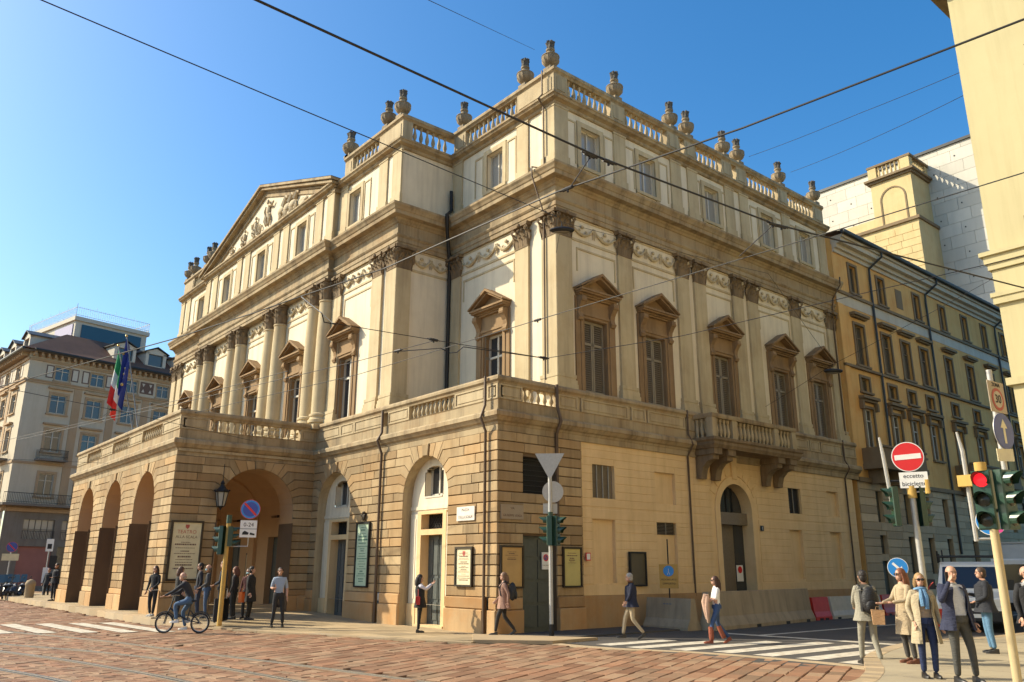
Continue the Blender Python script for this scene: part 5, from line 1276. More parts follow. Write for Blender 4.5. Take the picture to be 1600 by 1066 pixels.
# hipped roof
cR, cL = Vector((math.cos(RZR), math.sin(RZR), 0)), Vector((math.cos(RZL), math.sin(RZL), 0)); iR, iL = Vector((-cR.y, cR.x, 0)), Vector((-cL.y, cL.x, 0))
K0 = -iR*.8-iL*.8+Vector((0, 0, 20.1)); E1 = cR*LEN-iR*.8+Vector((0, 0, 20.1)); E2 = -cL*26-iL*.8+Vector((0, 0, 20.1))
K1 = iR*4.2+iL*4.2+Vector((0, 0, 23.1)); F1 = cR*LEN+iR*4.2+Vector((0, 0, 23.1)); F2 = -cL*26+iL*4.2+Vector((0, 0, 23.1))
m = MB(); m.quad(K0, E1, F1, K1); m.quad(K0, K1, F2, E2); m.quad(K1, F1, F2, F2); roof = m.build('roof', M_TILE, lb)
def dormer(par, origin, along, inw, w=.95, h=1.5):
    o_ = origin; d = empty('x')if False else None
    A = lambda x, y, z: o_+along*x+inw*y+Vector((0, 0, z))
    m = MB()
    def bx(x0, x1, y0_, y1_, z0, z1): m.add([A(x, y, z) for z in (z0, z1) for x, y in ((x0, y0_), (x1, y0_), (x1, y1_), (x0, y1_))], [(0, 3, 2, 1), (4, 5, 6, 7), (0, 1, 5, 4), (1, 2, 6, 5), (2, 3, 7, 6), (3, 0, 4, 7)])
    bx(-w, -w+.3, 0, 3.2, 0, h); bx(w-.3, w, 0, 3.2, 0, h); bx(-w, w, 0, 3, -.5, .1); bx(-w, w, .0, .3, h-.2, h)
    m.add([A(-w, 0, h), A(w, 0, h), A(0, 0, h+.42)], [(0, 1, 2)])
    dm = m.build('dormer', M_CRP, par)
    m = MB(); m.add([A(-w+.3, .2, .1), A(w-.3, .2, .1), A(w-.3, .2, h-.2), A(-w+.3, .2, h-.2)], [(0, 1, 2, 3)]); m.build('pane', M_GLASSB, dm)
    m = MB()
    for s in (-1, 1): m.add([A(s*(w+.22), -.2, h-.08), A(0, -.2, h+.52), A(0, 3.6, h+.52), A(s*(w+.22), 3.6, h-.08), A(s*(w+.22), -.2, h-.0), A(0, -.2, h+.6), A(0, 3.6, h+.6), A(s*(w+.22), 3.6, h)], [(0, 1, 2, 3), (4, 5, 6, 7), (0, 1, 5, 4), (0, 3, 7, 4)])
    m.build('dormer_roof', M_GUT, dm)
for s in (8.4, 11.5, 14.6): dormer(roof, cR*s+iR*.55+Vector((0, 0, 20.85)), cR, iR, 1.05, 1.45)
for s in (-4.5, -9.0, -13.0): dormer(roof, cL*s+iL*.55+Vector((0, 0, 20.85)), cL, iL, 1.05, 1.45)
# roof terrace storey with iron fence
T = lambda x, y, z: cR*x+iR*y+Vector((0, 0, z))
def tbox(m, x0, x1, y0_, y1_, z0, z1): m.add([T(x, y, z) for z in (z0, z1) for x, y in ((x0, y0_), (x1, y0_), (x1, y1_), (x0, y1_))], [(0, 3, 2, 1), (4, 5, 6, 7), (0, 1, 5, 4), (1, 2, 6, 5), (2, 3, 7, 6), (3, 0, 4, 7)])
m = MB(); tbox(m, 5.4, 12.6, 5.2, 16, 21, 25.1); tbox(m, 5.2, 12.8, 5.0, 16.2, 25.1, 25.5); pent = m.build('penthouse', M_CRP, lb)
m = MB(); tbox(m, 6.0, 12.0, 5.1, 5.21, 22.3, 24.8); m.build('penthouse_glass', plain('teal_glass', (.02, .06, .085), .15, noise=.05), pent)
m = MB(); tbox(m, 5.32, 5.41, 5.6, 9.5, 22.6, 24.8); m.build('violet_pane', plain('violet_glass', (.32, .26, .36), .3, noise=.05), pent)
m = MB()
for i in range(36): x = 5.3+i*.21; tbox(m, x, x+.02, 5.08, 5.1, 25.5, 26.55+(.25 if i % 9 == 0 else 0)); tbox(m, x, x+.0201, 16.0, 16.02, 25.5, 26.5)
for i in range(50): tbox(m, 5.28, 5.3, 5.1+i*.22, 5.12+i*.22, 25.5, 26.55+(.25 if i % 9 == 0 else 0)); tbox(m, 12.7, 12.72, 5.1+i*.22, 5.12+i*.22, 25.5, 26.5)
for z in (25.65, 26.4): tbox(m, 5.28, 12.72, 5.07, 5.11, z, z+.03); tbox(m, 5.27, 5.31, 5.1, 16, z, z+.03); tbox(m, 12.69, 12.73, 5.1, 16, z, z+.03)
m.build('terrace_fence', M_GALV, pent)
# ================================================================ STREET FURNITURE
def cyl(nm, r, z0, z1, mat, par, loc=(0, 0, 0), seg=12, r2=None): return MB().lathe([(r, z0), (r2 or r, z1)], seg).build(nm, mat, par, loc, smooth=True)
def facing(dx, dy): return math.atan2(dy, dx)+HP       # turns local -y towards (dx,dy)
M_LENS_R = plain('red_lens_lit', (.6, .02, .03), .3, noise=0, emit=(1, .02, .03), estr=.55)
M_LENS_D = plain('dark_lens', (.03, .03, .02), .25, noise=0)
def signal(par, loc, rz, lit=None, size=.3):
    """three-lamp traffic signal head with visors, local -y is the front"""
    h = MB(); r = size*.36
    h.prism([(-r*1.25, 0), (r*1.25, 0), (r*1.25, size*3), (-r*1.25, size*3)], -.02, .13, .02); hd = h.build('signal_head', M_GREEN, par, loc, rz)
    for i in range(3):
        z = size*(2.5-i)
        MB().lathe([(0, 0), (r, 0), (r*.8, .015), (0, .03)], 14).build('lens', M_LENS_R if lit == i else M_LENS_D, hd, (0, -.022, z), rot=(R(90), 0, 0))
        m = MB(); n = 12
        for k in range(n):
            a0, a1 = R(-35+k*250/n), R(-35+(k+1)*250/n)
            l0, l1 = [.1+.14*max(0, math.sin(a)) for a in (a0, a1)]
            p = lambda a, rr, y: (rr*math.cos(a), y, z+rr*math.sin(a))
            m.quad(p(a0, r*1.1, -.02), p(a1, r*1.1, -.02), p(a1, r*1.06, -.02-l1), p(a0, r*1.06, -.02-l0)); m.quad(p(a0, r*1.0, -.02), p(a1, r*1.0, -.02), p(a1, r*.98, -.02-l1), p(a0, r*.98, -.02-l0))
        m.build('visor', M_GREEN, hd)
    return hd
def disc(nm, r, mat, par, loc, rz, back=M_GALV, rim=None):
    s = MB().lathe([(0, -.012), (r, -.012), (r, 0), (0, 0)], 32).build(nm, back, par, loc, rot=(R(90), 0, rz))
    MB().lathe([(0, .004), (r*.99, .004), (r*.99, 0)], 32).build('sign_face', rim or mat, s)
    if rim: MB().lathe([(0, .007), (r*.94, .007), (r*.94, .004)], 32).build('sign_field', mat, s)
    return s
# ---- corner traffic light seen from behind its signs
tl = empty('traffic_light', (-17.1, 15.65, 0), 0, 'grey pole with green traffic light and grey sign backs at the building corner', 'traffic light', 'traffic lights')
cyl('pole', .058, 0, 4.95, M_GALV, tl); cyl('pole_foot', .075, 0, .35, M_IRON, tl)
rb_ = facing(.5, -.6)
ys = MB().prism([(-.42, 4.98), (0, 4.22), (.42, 4.98)][::1], .06, .075).build('yield_sign', M_GALV, tl, rz=facing(-.62, .75)+math.pi*0+.1)
MB().box(-.03, .03, -.0, .06, 4.3, 4.9).build('sign_channel', M_IRON, ys)
ds = MB().lathe([(0, 0), (.3, 0), (.3, .014), (0, .014)], 28).build('round_sign', M_GALV, tl, (.05, .06, 3.9), rot=(R(90), 0, rb_+.15))
MB().box(-.2, .2, .06, .075, 3.3, 3.58).build('sign_plate', M_GALV, tl, rz=rb_+.15)
cyl('signal_cap', .07, 3.2, 3.34, M_GREEN, tl)
signal(tl, (.02, -.12, 2.42), facing(-.9, -.75), size=.27); signal(tl, (.16, .14, 2.42), facing(1, .45), size=.27)
# ---- ochre pole by the porch with no parking sign
t2 = empty('traffic_light', (-25.6, 9.75, .1), 0, 'ochre painted traffic light pole with no parking sign beside the porch', 'traffic light', 'traffic lights')
cyl('pole', .075, 0, 3.05, M_POLEY, t2, r2=.065); cyl('pole_cap', .08, 3.05, 3.3, M_GREEN, t2)
signal(t2, (-.16, -.16, 2.1), facing(-.75, -.66), size=.29); signal(t2, (.12, .1, 2.35), facing(.4, .9), size=.2)
fc = facing(.94, -.36)
MB().tube([(0, 0, 2.35), (.42, .5, 2.35), (.42, .5, 2.7)], .02, 6).build('sign_arm', M_GALV, t2)
np_ = disc('no_parking_sign', .3, M_BLUE, t2, (.44, .48, 3.48), fc, rim=M_RED)
MB().lathe([(0, .009), (.225, .009), (.225, .006)], 28).build('blue_field', M_BLUEP if 'M_BLUEP' in globals() else plain('parking_blue', (.03, .07, .36), .4, noise=.05), np_)
MB().box(-.26, .26, -.032, .032, .010, .013).build('diagonal_bar', M_RED, np_, rot=(0, 0, R(-45)))
pl = MB().box(-.25, .25, -.012, 0, 2.62, 3.14).build('time_plate', M_WHITE, t2, (.43, .47, 0), fc)
text('plate_text', '0-24', M_BLACK, pl, (0, -.014, 3.0), .17, (HP, 0, 0)); MB().box(-.25, .25, -.015, -.012, 2.87, 2.885).build('plate_rule', M_BLACK, pl)
m = MB(); m.prism([(-.18, 2.7), (.0, 2.7), (.02, 2.76), (-.1, 2.82), (-.16, 2.78)], -.016, -.012); m.prism([(.05, 2.7), (.2, 2.68), (.2, 2.73), (.06, 2.77)], -.016, -.012); m.build('tow_symbol', M_BLACK, pl)
# ---- no entry pole
t3 = empty('traffic_light', (-9.5, 21.25, .11), 0, 'traffic light pole carrying the red no entry sign above a white plate', 'traffic light', 'traffic lights')
cyl('pole', .075, 0, 3.7, M_GALV, t3); cyl('pole_clamp', .11, 3.45, 3.75, M_POLEY, t3)
cf = facing(.41, -.91)
hd = signal(t3, (-.38, -.34, 2.75), facing(-.75, -.65), size=.33); signal(t3, (.16, .16, 2.75), facing(.6, .8), size=.33)
MB().tube([(-.45, -.2, 3.3), (-.52, -.24, 4.6), (-.56, -.25, 5.05)], [.055, .05, .03], 8).build('side_tube', M_GALV, t3)
MB().tube([(-.5, -.22, 3.9), (0, 0, 3.9)], .03, 6).build('tube_bracket', M_IRON, t3)
ne = disc('no_entry_sign', .385, M_RED, t3, (.02, -.04, 4.5), cf, rim=M_WHITE); MB().box(-.31, .31, -.065, .065, .007, .011).build('white_bar', M_WHITE, ne, rot=(0, 0, R(3)))
ep = MB().box(-.33, .33, -.012, 0, 3.7, 4.1).build('exception_plate', M_WHITE, t3, (.1, -.04, 0), cf)
text('plate_text', 'eccetto', M_BLACK, ep, (0, -.014, 4.0), .155, (HP, 0, 0)); text('plate_text', 'biciclette', M_BLACK, ep, (0, -.014, 3.8), .155, (HP, 0, 0))
MB().tube([(.35, .1, 3.55), (.35, .1, 3.9)], .06, 8).build('detector', M_POLEY, t3); MB().tube([(0, 0, 3.6), (.35, .1, 3.6)], .025, 6).build('detector_arm', M_GALV, t3)
# ---- front right signal
t4 = empty('traffic_light', (-5.15, 14.19, .11), 0, 'cream traffic light pole with a lit red signal and blue arrow sign at right edge', 'traffic light', 'traffic lights')
cyl('pole', .065, 0, 2.5, stone('cream_pole_paint', (.52, .42, .24), streak=.5, bump=.04), t4); cyl('pole_top', .045, 2.5, 4.9, M_GALV, t4, (.2, .28, 0)); MB().tube([(0, 0, 2.6), (.2, .28, 2.6)], .03, 6).build('pole_arm', M_GALV, t4)
f4 = facing(.1, -1)
signal(t4, (-.05, -.06, 2.3), facing(.12, -1), 0, .31); signal(t4, (.26, .12, 2.3), facing(.95, -.25), None, .31)
cyl('pole_cap', .09, 3.28, 3.42, M_POLEY, t4, (-.05, -.02, -.06))
ar_ = disc('one_way_sign', .3, M_NAVYS, t4, (.28, .27, 3.86), facing(.99, -.13), rim=M_NAVYS)
m = MB(); m.prism([(-.03, -.2), (.03, -.2), (.03, .05), (.1, .05), (0, .2), (-.1, .05), (-.03, .05)], 0, .01); m.build('arrow', M_PAPER, ar_, (0, 0, .012), rot=(R(-90), 0, 0))
MB().box(-.15, .15, -.01, 0, 3.42, 3.62).build('small_plate', M_PAPER, t4, (.26, .22, -.05), facing(.9, -.5))
zn = MB().box(-.26, .26, -.01, 0, 4.16, 4.68).build('zone_plate', plain('backlit_zone_plate', (.36, .29, .2), .6), t4, (.27, .23, 0), facing(.99, -.1))  # plate, ring and field colours dulled to paint in the sign's backlit shade
z3 = MB().lathe([(0, 0), (.19, 0), (.19, .004), (0, .004)], 24).build('zone_ring', plain('backlit_red', (.36, .07, .05), .6), zn, (0, -.012, 4.38), rot=(R(90), 0, 0)); MB().lathe([(0, .004), (.14, .004), (.14, .006), (0, .006)], 24).build('zone_field', plain('backlit_white', (.42, .35, .25), .6), z3)
text('zone_number', '30', M_BLACK, zn, (0, -.022, 4.38), .2, (HP, 0, 0)); text('zone_word', 'ZONA', M_BLACK, zn, (0, -.014, 4.62), .09, (HP, 0, 0))
# ---- cycle path sign
t5 = empty('cycle_sign', (-7.2, 19.85, .11), 0, 'grey pole with round blue bicycle sign behind the front traffic light', 'road sign', 'blue round road signs')
cyl('pole', .05, 0, 2.4, M_GALV, t5); c5 = facing(.36, -.93)
MB().tube([(-.35, -.12, 2.3), (-.36, -.13, 4.3), (-.42, -.15, 4.75)], [.05, .05, .025], 8).build('tall_tube', M_GALV, t5); MB().tube([(0, 0, 2.35), (-.35, -.12, 2.35)], .03, 6).build('tube_arm', M_GALV, t5)
MB().box(-.5, -.2, -.3, -.05, 3.5, 3.75).build('detector_box', M_POLEY, t5)
bs = disc('bicycle_sign', .3, M_BLUE, t5, (-.02, -.07, 2.72), c5, rim=M_WHITE)
m = MB()
for x in (-.12, .1): m.tube([(x+.075*math.cos(a*.5), .01, -.05+.075*math.sin(a*.5)) for a in range(14)], .011, 4)
m.tube([(-.12, .01, -.05), (-.05, .01, .08), (.07, .01, .08), (.1, .01, -.05)], .011, 4); m.tube([(-.06, .01, .06), (-.01, .01, -.05), (.07, .01, .08)], .011, 4); m.tube([(-.09, .01, .1), (-.03, .01, .1)], .012, 4)
m.build('bicycle_symbol', M_WHITE, bs, (0, 0, .01), rot=(R(-90), 0, 0))
MB().lathe([(0, 0), (.09, 0), (.09, .004), (0, .004)], 14, sy=.5).build('sticker', plain('magenta_sticker', (.6, .05, .25), .5), bs, (.12, -.2, .012))
# ---- keep right sign
t6 = empty('keep_right_sign', (-10.25, 21.6, .0), 0, 'round blue sign with white diagonal arrow on a low post above a yellow panel', 'road sign', 'blue round road signs')
cyl('post', .035, 0, 1.9, M_GALV, t6); kr = disc('round_face', .25, M_BLUE, t6, (0, -.05, 1.85), facing(.43, -.9), rim=M_WHITE)
m = MB(); m.prism([(-.03, .16), (-.03, -.04), (-.1, -.04), (0, -.17), (.1, -.04), (.03, -.04), (.03, .16)], 0, .01); m.build('arrow', M_WHITE, kr, (0, 0, .012), rot=(R(-90), 0, R(45)))
MB().box(.12, .42, -.05, .0, .5, 1.25).build('yellow_panel', plain('yellow_plastic', (.75, .42, .02), .5), t6, rz=facing(.43, -.9))
# ---- footpath diversion sign by the barrier
t7 = empty('footpath_sign', (-17.75, 21.45, 0), 0, 'ochre board with round blue pedestrian symbol on a thin dark post', 'road sign')
cyl('post', .022, 0, 2.75, M_IRON, t7); c7 = facing(.6, -.8)
bd_ = MB().box(-.3, .3, -.03, -.01, 1.2, 1.95).build('board', plain('ochre_board', (.42, .25, .05), .5, noise=.1), t7, rz=c7)
pd = MB().lathe([(0, 0), (.17, 0), (.17, .006), (0, .006)], 22).build('blue_disc', M_BLUE, bd_, (0, -.032, 1.74), rot=(R(90), 0, 0))
m = MB(); m.ball((0, .008, .1), (.02, .006, .024), 6, 4); m.tube([(0, .008, .07), (0, .008, -.02), (-.04, .008, -.12)], .016, 4); m.tube([(0, .008, -.02), (.04, .008, -.12)], .014, 4); m.tube([(-.045, .008, -.01), (0, .008, .06), (.045, .008, -.01)], .01, 4)
m.build('walker_symbol', M_WHITE, pd, (0, 0, .004), rot=(R(-90), 0, 0))
text('board_text', 'PEDONI LATO', M_BLACK, bd_, (0, -.034, 1.47), .075, (HP, 0, 0)); text('board_text', 'OPPOSTO', M_BLACK, bd_, (0, -.034, 1.34), .09, (HP, 0, 0))
# ---- barriers
M_CONC = stone('stained_concrete', (.34, .28, .19), dark=(.12, .1, .075), stain=(.25, .2, .13), stain_amt=.5, streak=.5, bump=.3, grain=50, var=.14)
JP = [(-.3, 0), (-.3, .09), (-.17, .32), (-.09, .92), (.09, .92), (.17, .32), (.3, .09), (.3, 0)]
def barrier(nm, a, b, hs, label, mat, prof=JP):
    L_ = math.hypot(b[0]-a[0], b[1]-a[1]); m = MB(); n = len(prof)
    pr = [(y, z*hs) for y, z in prof]
    m.add([(0, y, z) for y, z in pr]+[(L_, y, z) for y, z in pr], [tuple(range(n-1, -1, -1)), tuple(range(n, 2*n))]+[(i, (i+1) % n, n+(i+1) % n, n+i) for i in range(n)])
    o = m.build(nm, mat, None, (a[0], a[1], 0), math.atan2(b[1]-a[1], b[0]-a[0])); tag(o, label, 'barrier', 'road barriers along the side facade')
    return o, L_
b1, L_ = barrier('concrete_barrier', (-18.25, 21.0), (-16.35, 20.85), 1.0, 'short grey concrete barrier with faded stencil at the end of the row', M_CONC)
m = MB()
for i in range(3): m.box(.75+i*.13, .84+i*.13, -.115, -.105, .66, .76)
m.build('stencil_mark', plain('faded_blue_stencil', (.12, .15, .2), .8), b1)
b2, L_ = barrier('concrete_barrier', (-16.15, 21.2), (-16.95, 28.2), 1.22, 'long grey concrete barrier with patched face in front of the arched portal', M_CONC)
for q in (2.6, 4.7, 6.3): MB().box(q, q+.28, -.305, -.2, 0, .09).build('lifting_slot', M_BLACK, b2)
MB().prism([(2.2, .4), (5.4, .42), (5.6, .78), (2.3, .72)], -.25, -.1).build('paint_patch', plain('grey_paint_patch', (.30, .27, .22), .85, noise=.12), b2) if False else None
PP_ = [(-.22, 0), (-.22, .12), (-.16, .3), (-.1, .8), (.1, .8), (.16, .3), (.22, .12), (.22, 0)]
M_PLR = plain('red_plastic', (.50, .03, .02), .45, noise=.1); M_PLW = plain('dirty_white_plastic', (.52, .47, .38), .5, noise=.12)
yb = 28.5
for i, (mt, nm, lab) in enumerate(((M_PLR, 'plastic_barrier', 'red plastic barrier at the end of the long concrete barrier'), (M_PLW, 'plastic_barrier', 'dirty white plastic barrier next to the red one'), (M_PLW, 'plastic_barrier', 'second dirty white plastic barrier, farther from the red one'), (M_PLR, 'plastic_barrier', 'far red plastic barrier behind the man in the grey suit'), (M_PLW, 'plastic_barrier', 'farthest dirty white plastic barrier of the row'))):
    ln = 1.15 if i == 0 else 1.9; pb2, _ = barrier(nm, (-17.0-.0, yb), (-17.02, yb+ln), 1.0, lab, mt, PP_); yb += ln+.12
    for q in (.25, ln-.5): MB().box(q, q+.25, -.225, -.15, 0, .07).build('foot_slot', M_BLACK, pb2)
# ---- lantern in the side arch
ln_ = empty('wall_lantern', (-30.25, 11.15, 4.0), 0, 'black iron hexagonal lantern hanging in the side arch of the porch', 'lantern')
m = MB().lathe([(.13, 0), (.22, .5)], 6); m.build('glass_body', plain('milky_lantern_glass', (.35, .33, .27), .3), ln_)
m = MB()
for k in range(6): a = k*math.pi/3; m.tube([(.135*math.cos(a), .135*math.sin(a), 0), (.225*math.cos(a), .225*math.sin(a), .5)], .018, 5)
m.lathe([(.25, .5), (.27, .54), (.2, .6), (.08, .74), (.06, .8), (.09, .84), (.02, .95)], 12); m.lathe([(.02, -.14), (.05, -.06), (.15, 0)], 10)
for k in range(6): a = k*math.pi/3; m.ball((.26*math.cos(a), .26*math.sin(a), .58), .035, 6, 4)
m.tube([(0, 0, .9), (0, 0, 1.55)], .014, 5); m.build('iron_frame', M_IRON, ln_)
# ---- posters and plates on the house walls
def poster(nm, frame_rz, loc, w, h, label, paper=M_PAPER, head=None, lines=14, fm=M_BRONZE, fw=.055, crest=False, seed=1):
    o = empty(nm, loc, frame_rz, label, 'poster', 'framed posters on the opera house')
    m = MB()
    for x0, x1, z0, z1 in ((-w/2, -w/2+fw, 0, h), (w/2-fw, w/2, 0, h), (-w/2+fw, w/2-fw, 0, fw), (-w/2+fw, w/2-fw, h-fw, h)): m.box(x0, x1, -.07, .0, z0, z1)
    m.build('frame', fm, o); MB().box(-w/2+fw, w/2-fw, -.03, -.01, fw, h-fw).build('sheet', paper, o)
    y = -.033; rnd = random.Random(seed); iw = w-2*fw
    if crest:
        m = MB(); m.prism([(-.07, h-fw-.16), (.07, h-fw-.16), (.07, h-fw-.07), (-.07, h-fw-.07)], y, y+.003); m.prism([(-.07, h-fw-.16), (0, h-fw-.23), (.07, h-fw-.16)], y, y+.003); m.build('crest', M_INKR, o)
    if head:
        for k, t in enumerate(head): text('headline', t, M_INKR if k == 0 else M_INK, o, (0, y, h-fw-.3*(h/1.9)-.17*k*(w/1.1)), .12*w/1.0*(1.3 if k == 0 else 1), (HP, 0, 0), .001)
    m = MB(); z = h-fw-(.62*(h/1.9) if head else .12)
    for i in range(lines):
        q = rnd.uniform(.25, .85)*iw/2; hh = rnd.choice((.012, .012, .02, .03))*h/1.2
        x = -q
        while x < q:
            e = min(q, x+rnd.uniform(.03, .09)); m.box(x, e-.012, y, y+.002, z-hh, z); x = e
        z -= hh+rnd.uniform(.02, .05)*h/1.2
        if z < fw+.08: break
    tag(m.build('printed_lines', M_INK if paper != M_PAPERG else plain('green_ink', (.10, .2, .14), .7), o), kind='stuff')
    return o
poster('season_poster', HP, (PXR+.06, 10.12, 1.35), 1.15, 2.1, 'large framed season poster on the porch pier behind the waiting people', head=['TEATRO', 'ALLA SCALA'], crest=True, lines=10, fw=.07)
poster('season_poster', 0, (-26.25, GY-.06, 1.15), .95, 2.25, 'tall pale green framed poster with small crest, between the two arched doors', M_PAPERG, lines=34, fm=M_IRON, seed=3)
cr = tag(MB().add([], []).ball((0, 0, 0), (.12, .05, .13), 8, 6).ball((.1, -.01, .06), .05, 6, 4).ball((-.1, -.01, .06), .05, 6, 4).lathe([(.05, .08), (.07, .16), (.02, .2)], 8).build('crest_ornament', M_BRONZE, None, (-26.25, GY-.1, 3.58)), 'small dark bronze crest fixed above the tall pale green poster', 'ornament')
poster('season_poster', 0, (-20.15, GY-.06, 1.28), .86, 1.15, 'framed pale yellow poster on the sunlit wall under the white street plate', lines=16, crest=True, seed=5)
poster('season_poster', HP, (GX+.06, 15.48, 1.25), .88, 1.2, 'framed faded orange poster left of the dark green corner door', plain('faded_orange_paper', (.50, .32, .12), .6, noise=.2, scale=2), lines=5, seed=7)
poster('season_poster', HP, (GX+.06, 17.9, 1.25), .8, 1.2, 'framed yellow poster right of the dark green corner door', plain('yellow_paper', (.52, .44, .16), .6, noise=.2, scale=2), lines=6, seed=9)
poster('notice_case', HP, (GX+.02, 20.95, 1.25), .82, 1.1, 'empty dark notice case on the ochre wall behind the walking man', plain('olive_board', (.10, .08, .045), .5, noise=.1), lines=0, fm=M_IRON)
def plate(nm, rz, loc, w, h, lines, label, mat=M_WHITE, ink=M_INK, size=.13):
    o = MB().box(-w/2, w/2, -.03, 0, 0, h).build(nm, mat, None, loc, rz); tag(o, label, 'sign')
    for k, t in enumerate(lines): text('inscription', t, ink, o, (0, -.032, h*(1-(k+.5)/len(lines))), size if len(lines) > 1 else size*1.1, (HP, 0, 0), .001)
    return o
M_MARB = stone('marble_plate', (.70, .66, .57), dark=(.5, .46, .38), streak=.2, bump=.03, var=.05)
plate('street_plate', 0, (-20.12, GY-.055, 3.2), .9, .42, ['PIAZZA', 'DELLA SCALA'], 'white marble street name plate on the sunlit front wall near the corner', M_MARB, size=.115)
plate('street_plate', HP, (GX+.055, 15.5, 3.2), .86, .42, ['VIA', 'GIUSEPPE VERDI'], 'brownish street name plate in the shade round the corner', stone('brown_marble_plate', (.36, .29, .2), streak=.2, bump=.03), size=.1)
plate('house_number', HP, (GX+.0, 28.35, 3.25), .18, .2, ['1'], 'tiny dark house number plate right of the arched portal', M_IRON, M_WHITE, .16)
plate('wall_notice', HP, (GX+.05, 18.62, 2.05), .2, .24, [], 'small red bordered notice at the edge of the ochre wall', M_RED)
MB().box(-.075, .075, -.034, -.03, .03, .21).build('notice_sheet', M_WHITE, bpy.data.objects['wall_notice'])
np2 = plate('no_parking_plate', HP, (GX-.1, 16.95, 1.78), .3, .5, [], 'small white no parking plate on the dark green corner door')
pd2 = MB().lathe([(0, 0), (.105, 0), (.105, .004), (0, .004)], 20).build('red_ring', M_RED, np2, (0, -.031, .34), rot=(R(90), 0, 0)); MB().lathe([(0, .004), (.075, .004), (.075, .006), (0, .006)], 20).build('blue_field', M_NAVYS, pd2); MB().box(-.08, .08, -.012, .012, .006, .008).build('diagonal_bar', M_RED, pd2, rot=(0, 0, R(-45)))
text('plate_text', 'PASSO CARRAIO', M_INK, np2, (0, -.032, .12), .035, (HP, 0, 0), .001)
# ---- flags on the porch terrace
def flag(nm, base, tip, cols, label, wob=0):
    o = empty(nm, base, 0, label, 'flag', 'flags on the porch'); d = Vector(tip)-Vector(base)
    MB().tube([(0, 0, 0), d], [.035, .025], 8).build('flag_pole', M_POLED, o); MB().ball(d, .06, 8, 6).build('pole_finial', M_GOLD, o)
    n, k = 18, 12; W, Ht = 1.0, 2.6
    m = MB(); 
    for j in range(n+1):                               # cloth hanging in folds from the pole
        t = j/n; p = d*(1-.02)-Vector((0, 0, 1))*0
        for i in range(k+1):
            u = i/k; a = d*(.97-.26*u)
            dz = -Ht*t*(1-.12*u); fold = math.sin(u*9+wob+t*1.5)*.13*(.3+t)
            m.v.append(tuple(a+Vector((.64*fold+.08*t, -.77*fold-.1*t+.05*math.sin(u*5), dz))))
    for j in range(n):
        for i in range(k):
            a = j*(k+1)+i; m.f.append((a, a+1, a+k+2, a+k+1)); m.m.append(cols(i/k, j/n))
    return o, m
M_POLED = plain('grey_flag_pole', (.2, .2, .2), .4, metal=.5)
def cloth(nm, c):
    m = plain(nm, c, .8, noise=.06); return m
fi, m = flag('italian_flag', (-37.6, 9.75, 7.3), (-38.9, 8.9, 11.6), lambda u, t: 0 if t < .36 else 1 if t < .66 else 2, 'green white and red flag hanging in folds from a pole on the porch', 0)
m.build('cloth', [cloth('flag_green', (.02, .26, .08)), cloth('flag_white', (.7, .68, .62)), cloth('flag_red', (.62, .03, .02))], fi, smooth=True)
fe, m = flag('european_flag', (-36.9, 9.75, 7.3), (-38.1, 9.0, 11.9), lambda u, t: 0, 'dark blue flag with gold stars hanging beside the green white and red one', 1.7)
cl = m.build('cloth', cloth('flag_blue', (.02, .04, .22)), fe, smooth=True)
for k in (65, 84, 110, 135, 150): MB().ball(m.v[k], (.07, .07, .07), 5, 4).build('star', M_GOLD, fe)
# ---- bollard, no parking sign and timetable post on the far left
bo = tag(MB().lathe([(.24, 0), (.24, .62), (.27, .66), (.27, .76), (.2, .9), (.05, .97)], 16).build('stone_bollard', M_KERB, None, (-52.6, 9.3, .2), smooth=True), 'stone bollard with domed top at the far left kerb', 'bollard')
sp = empty('timetable_post', (-57.6, 10.9, .0), 0, 'thin post with white plates near the parked scooters', 'road sign'); cyl('post', .04, 0, 3.3, M_GALV, sp); c8 = facing(.96, -.27)
MB().box(-.2, .2, -.05, -.03, 2.75, 3.5).build('upper_plate', M_WHITE, sp, rz=c8); MB().box(-.12, .12, -.052, -.05, 2.9, 3.2).build('plate_mark', M_BLACK, sp, rz=c8); MB().box(-.18, .18, -.05, -.03, .9, 1.8).build('lower_plate', M_WHITE, sp, rz=c8); MB().box(.1, .5, -.06, 0, 1.7, 2.5).build('dark_box', M_IRON, sp, rz=c8)
sn = empty('no_parking_post', (-58.7, 9.05, 0), 0, 'no parking sign over a plate at the left edge', 'road sign'); cyl('post', .04, 0, 3.1, M_GALV, sn)
q = disc('round_sign', .31, plain('parking_blue_far', (.05, .08, .3), .5), sn, (.06, 0, 3.0), facing(.98, -.15), rim=M_RED); MB().box(-.28, .28, -.03, .03, .008, .011).build('diagonal_bar', M_RED, q, rot=(0, 0, R(-45))); MB().box(-.45, .45, -.05, -.03, 2.2, 2.6).build('plate', M_PAPER, sn, rz=facing(.98, -.15))
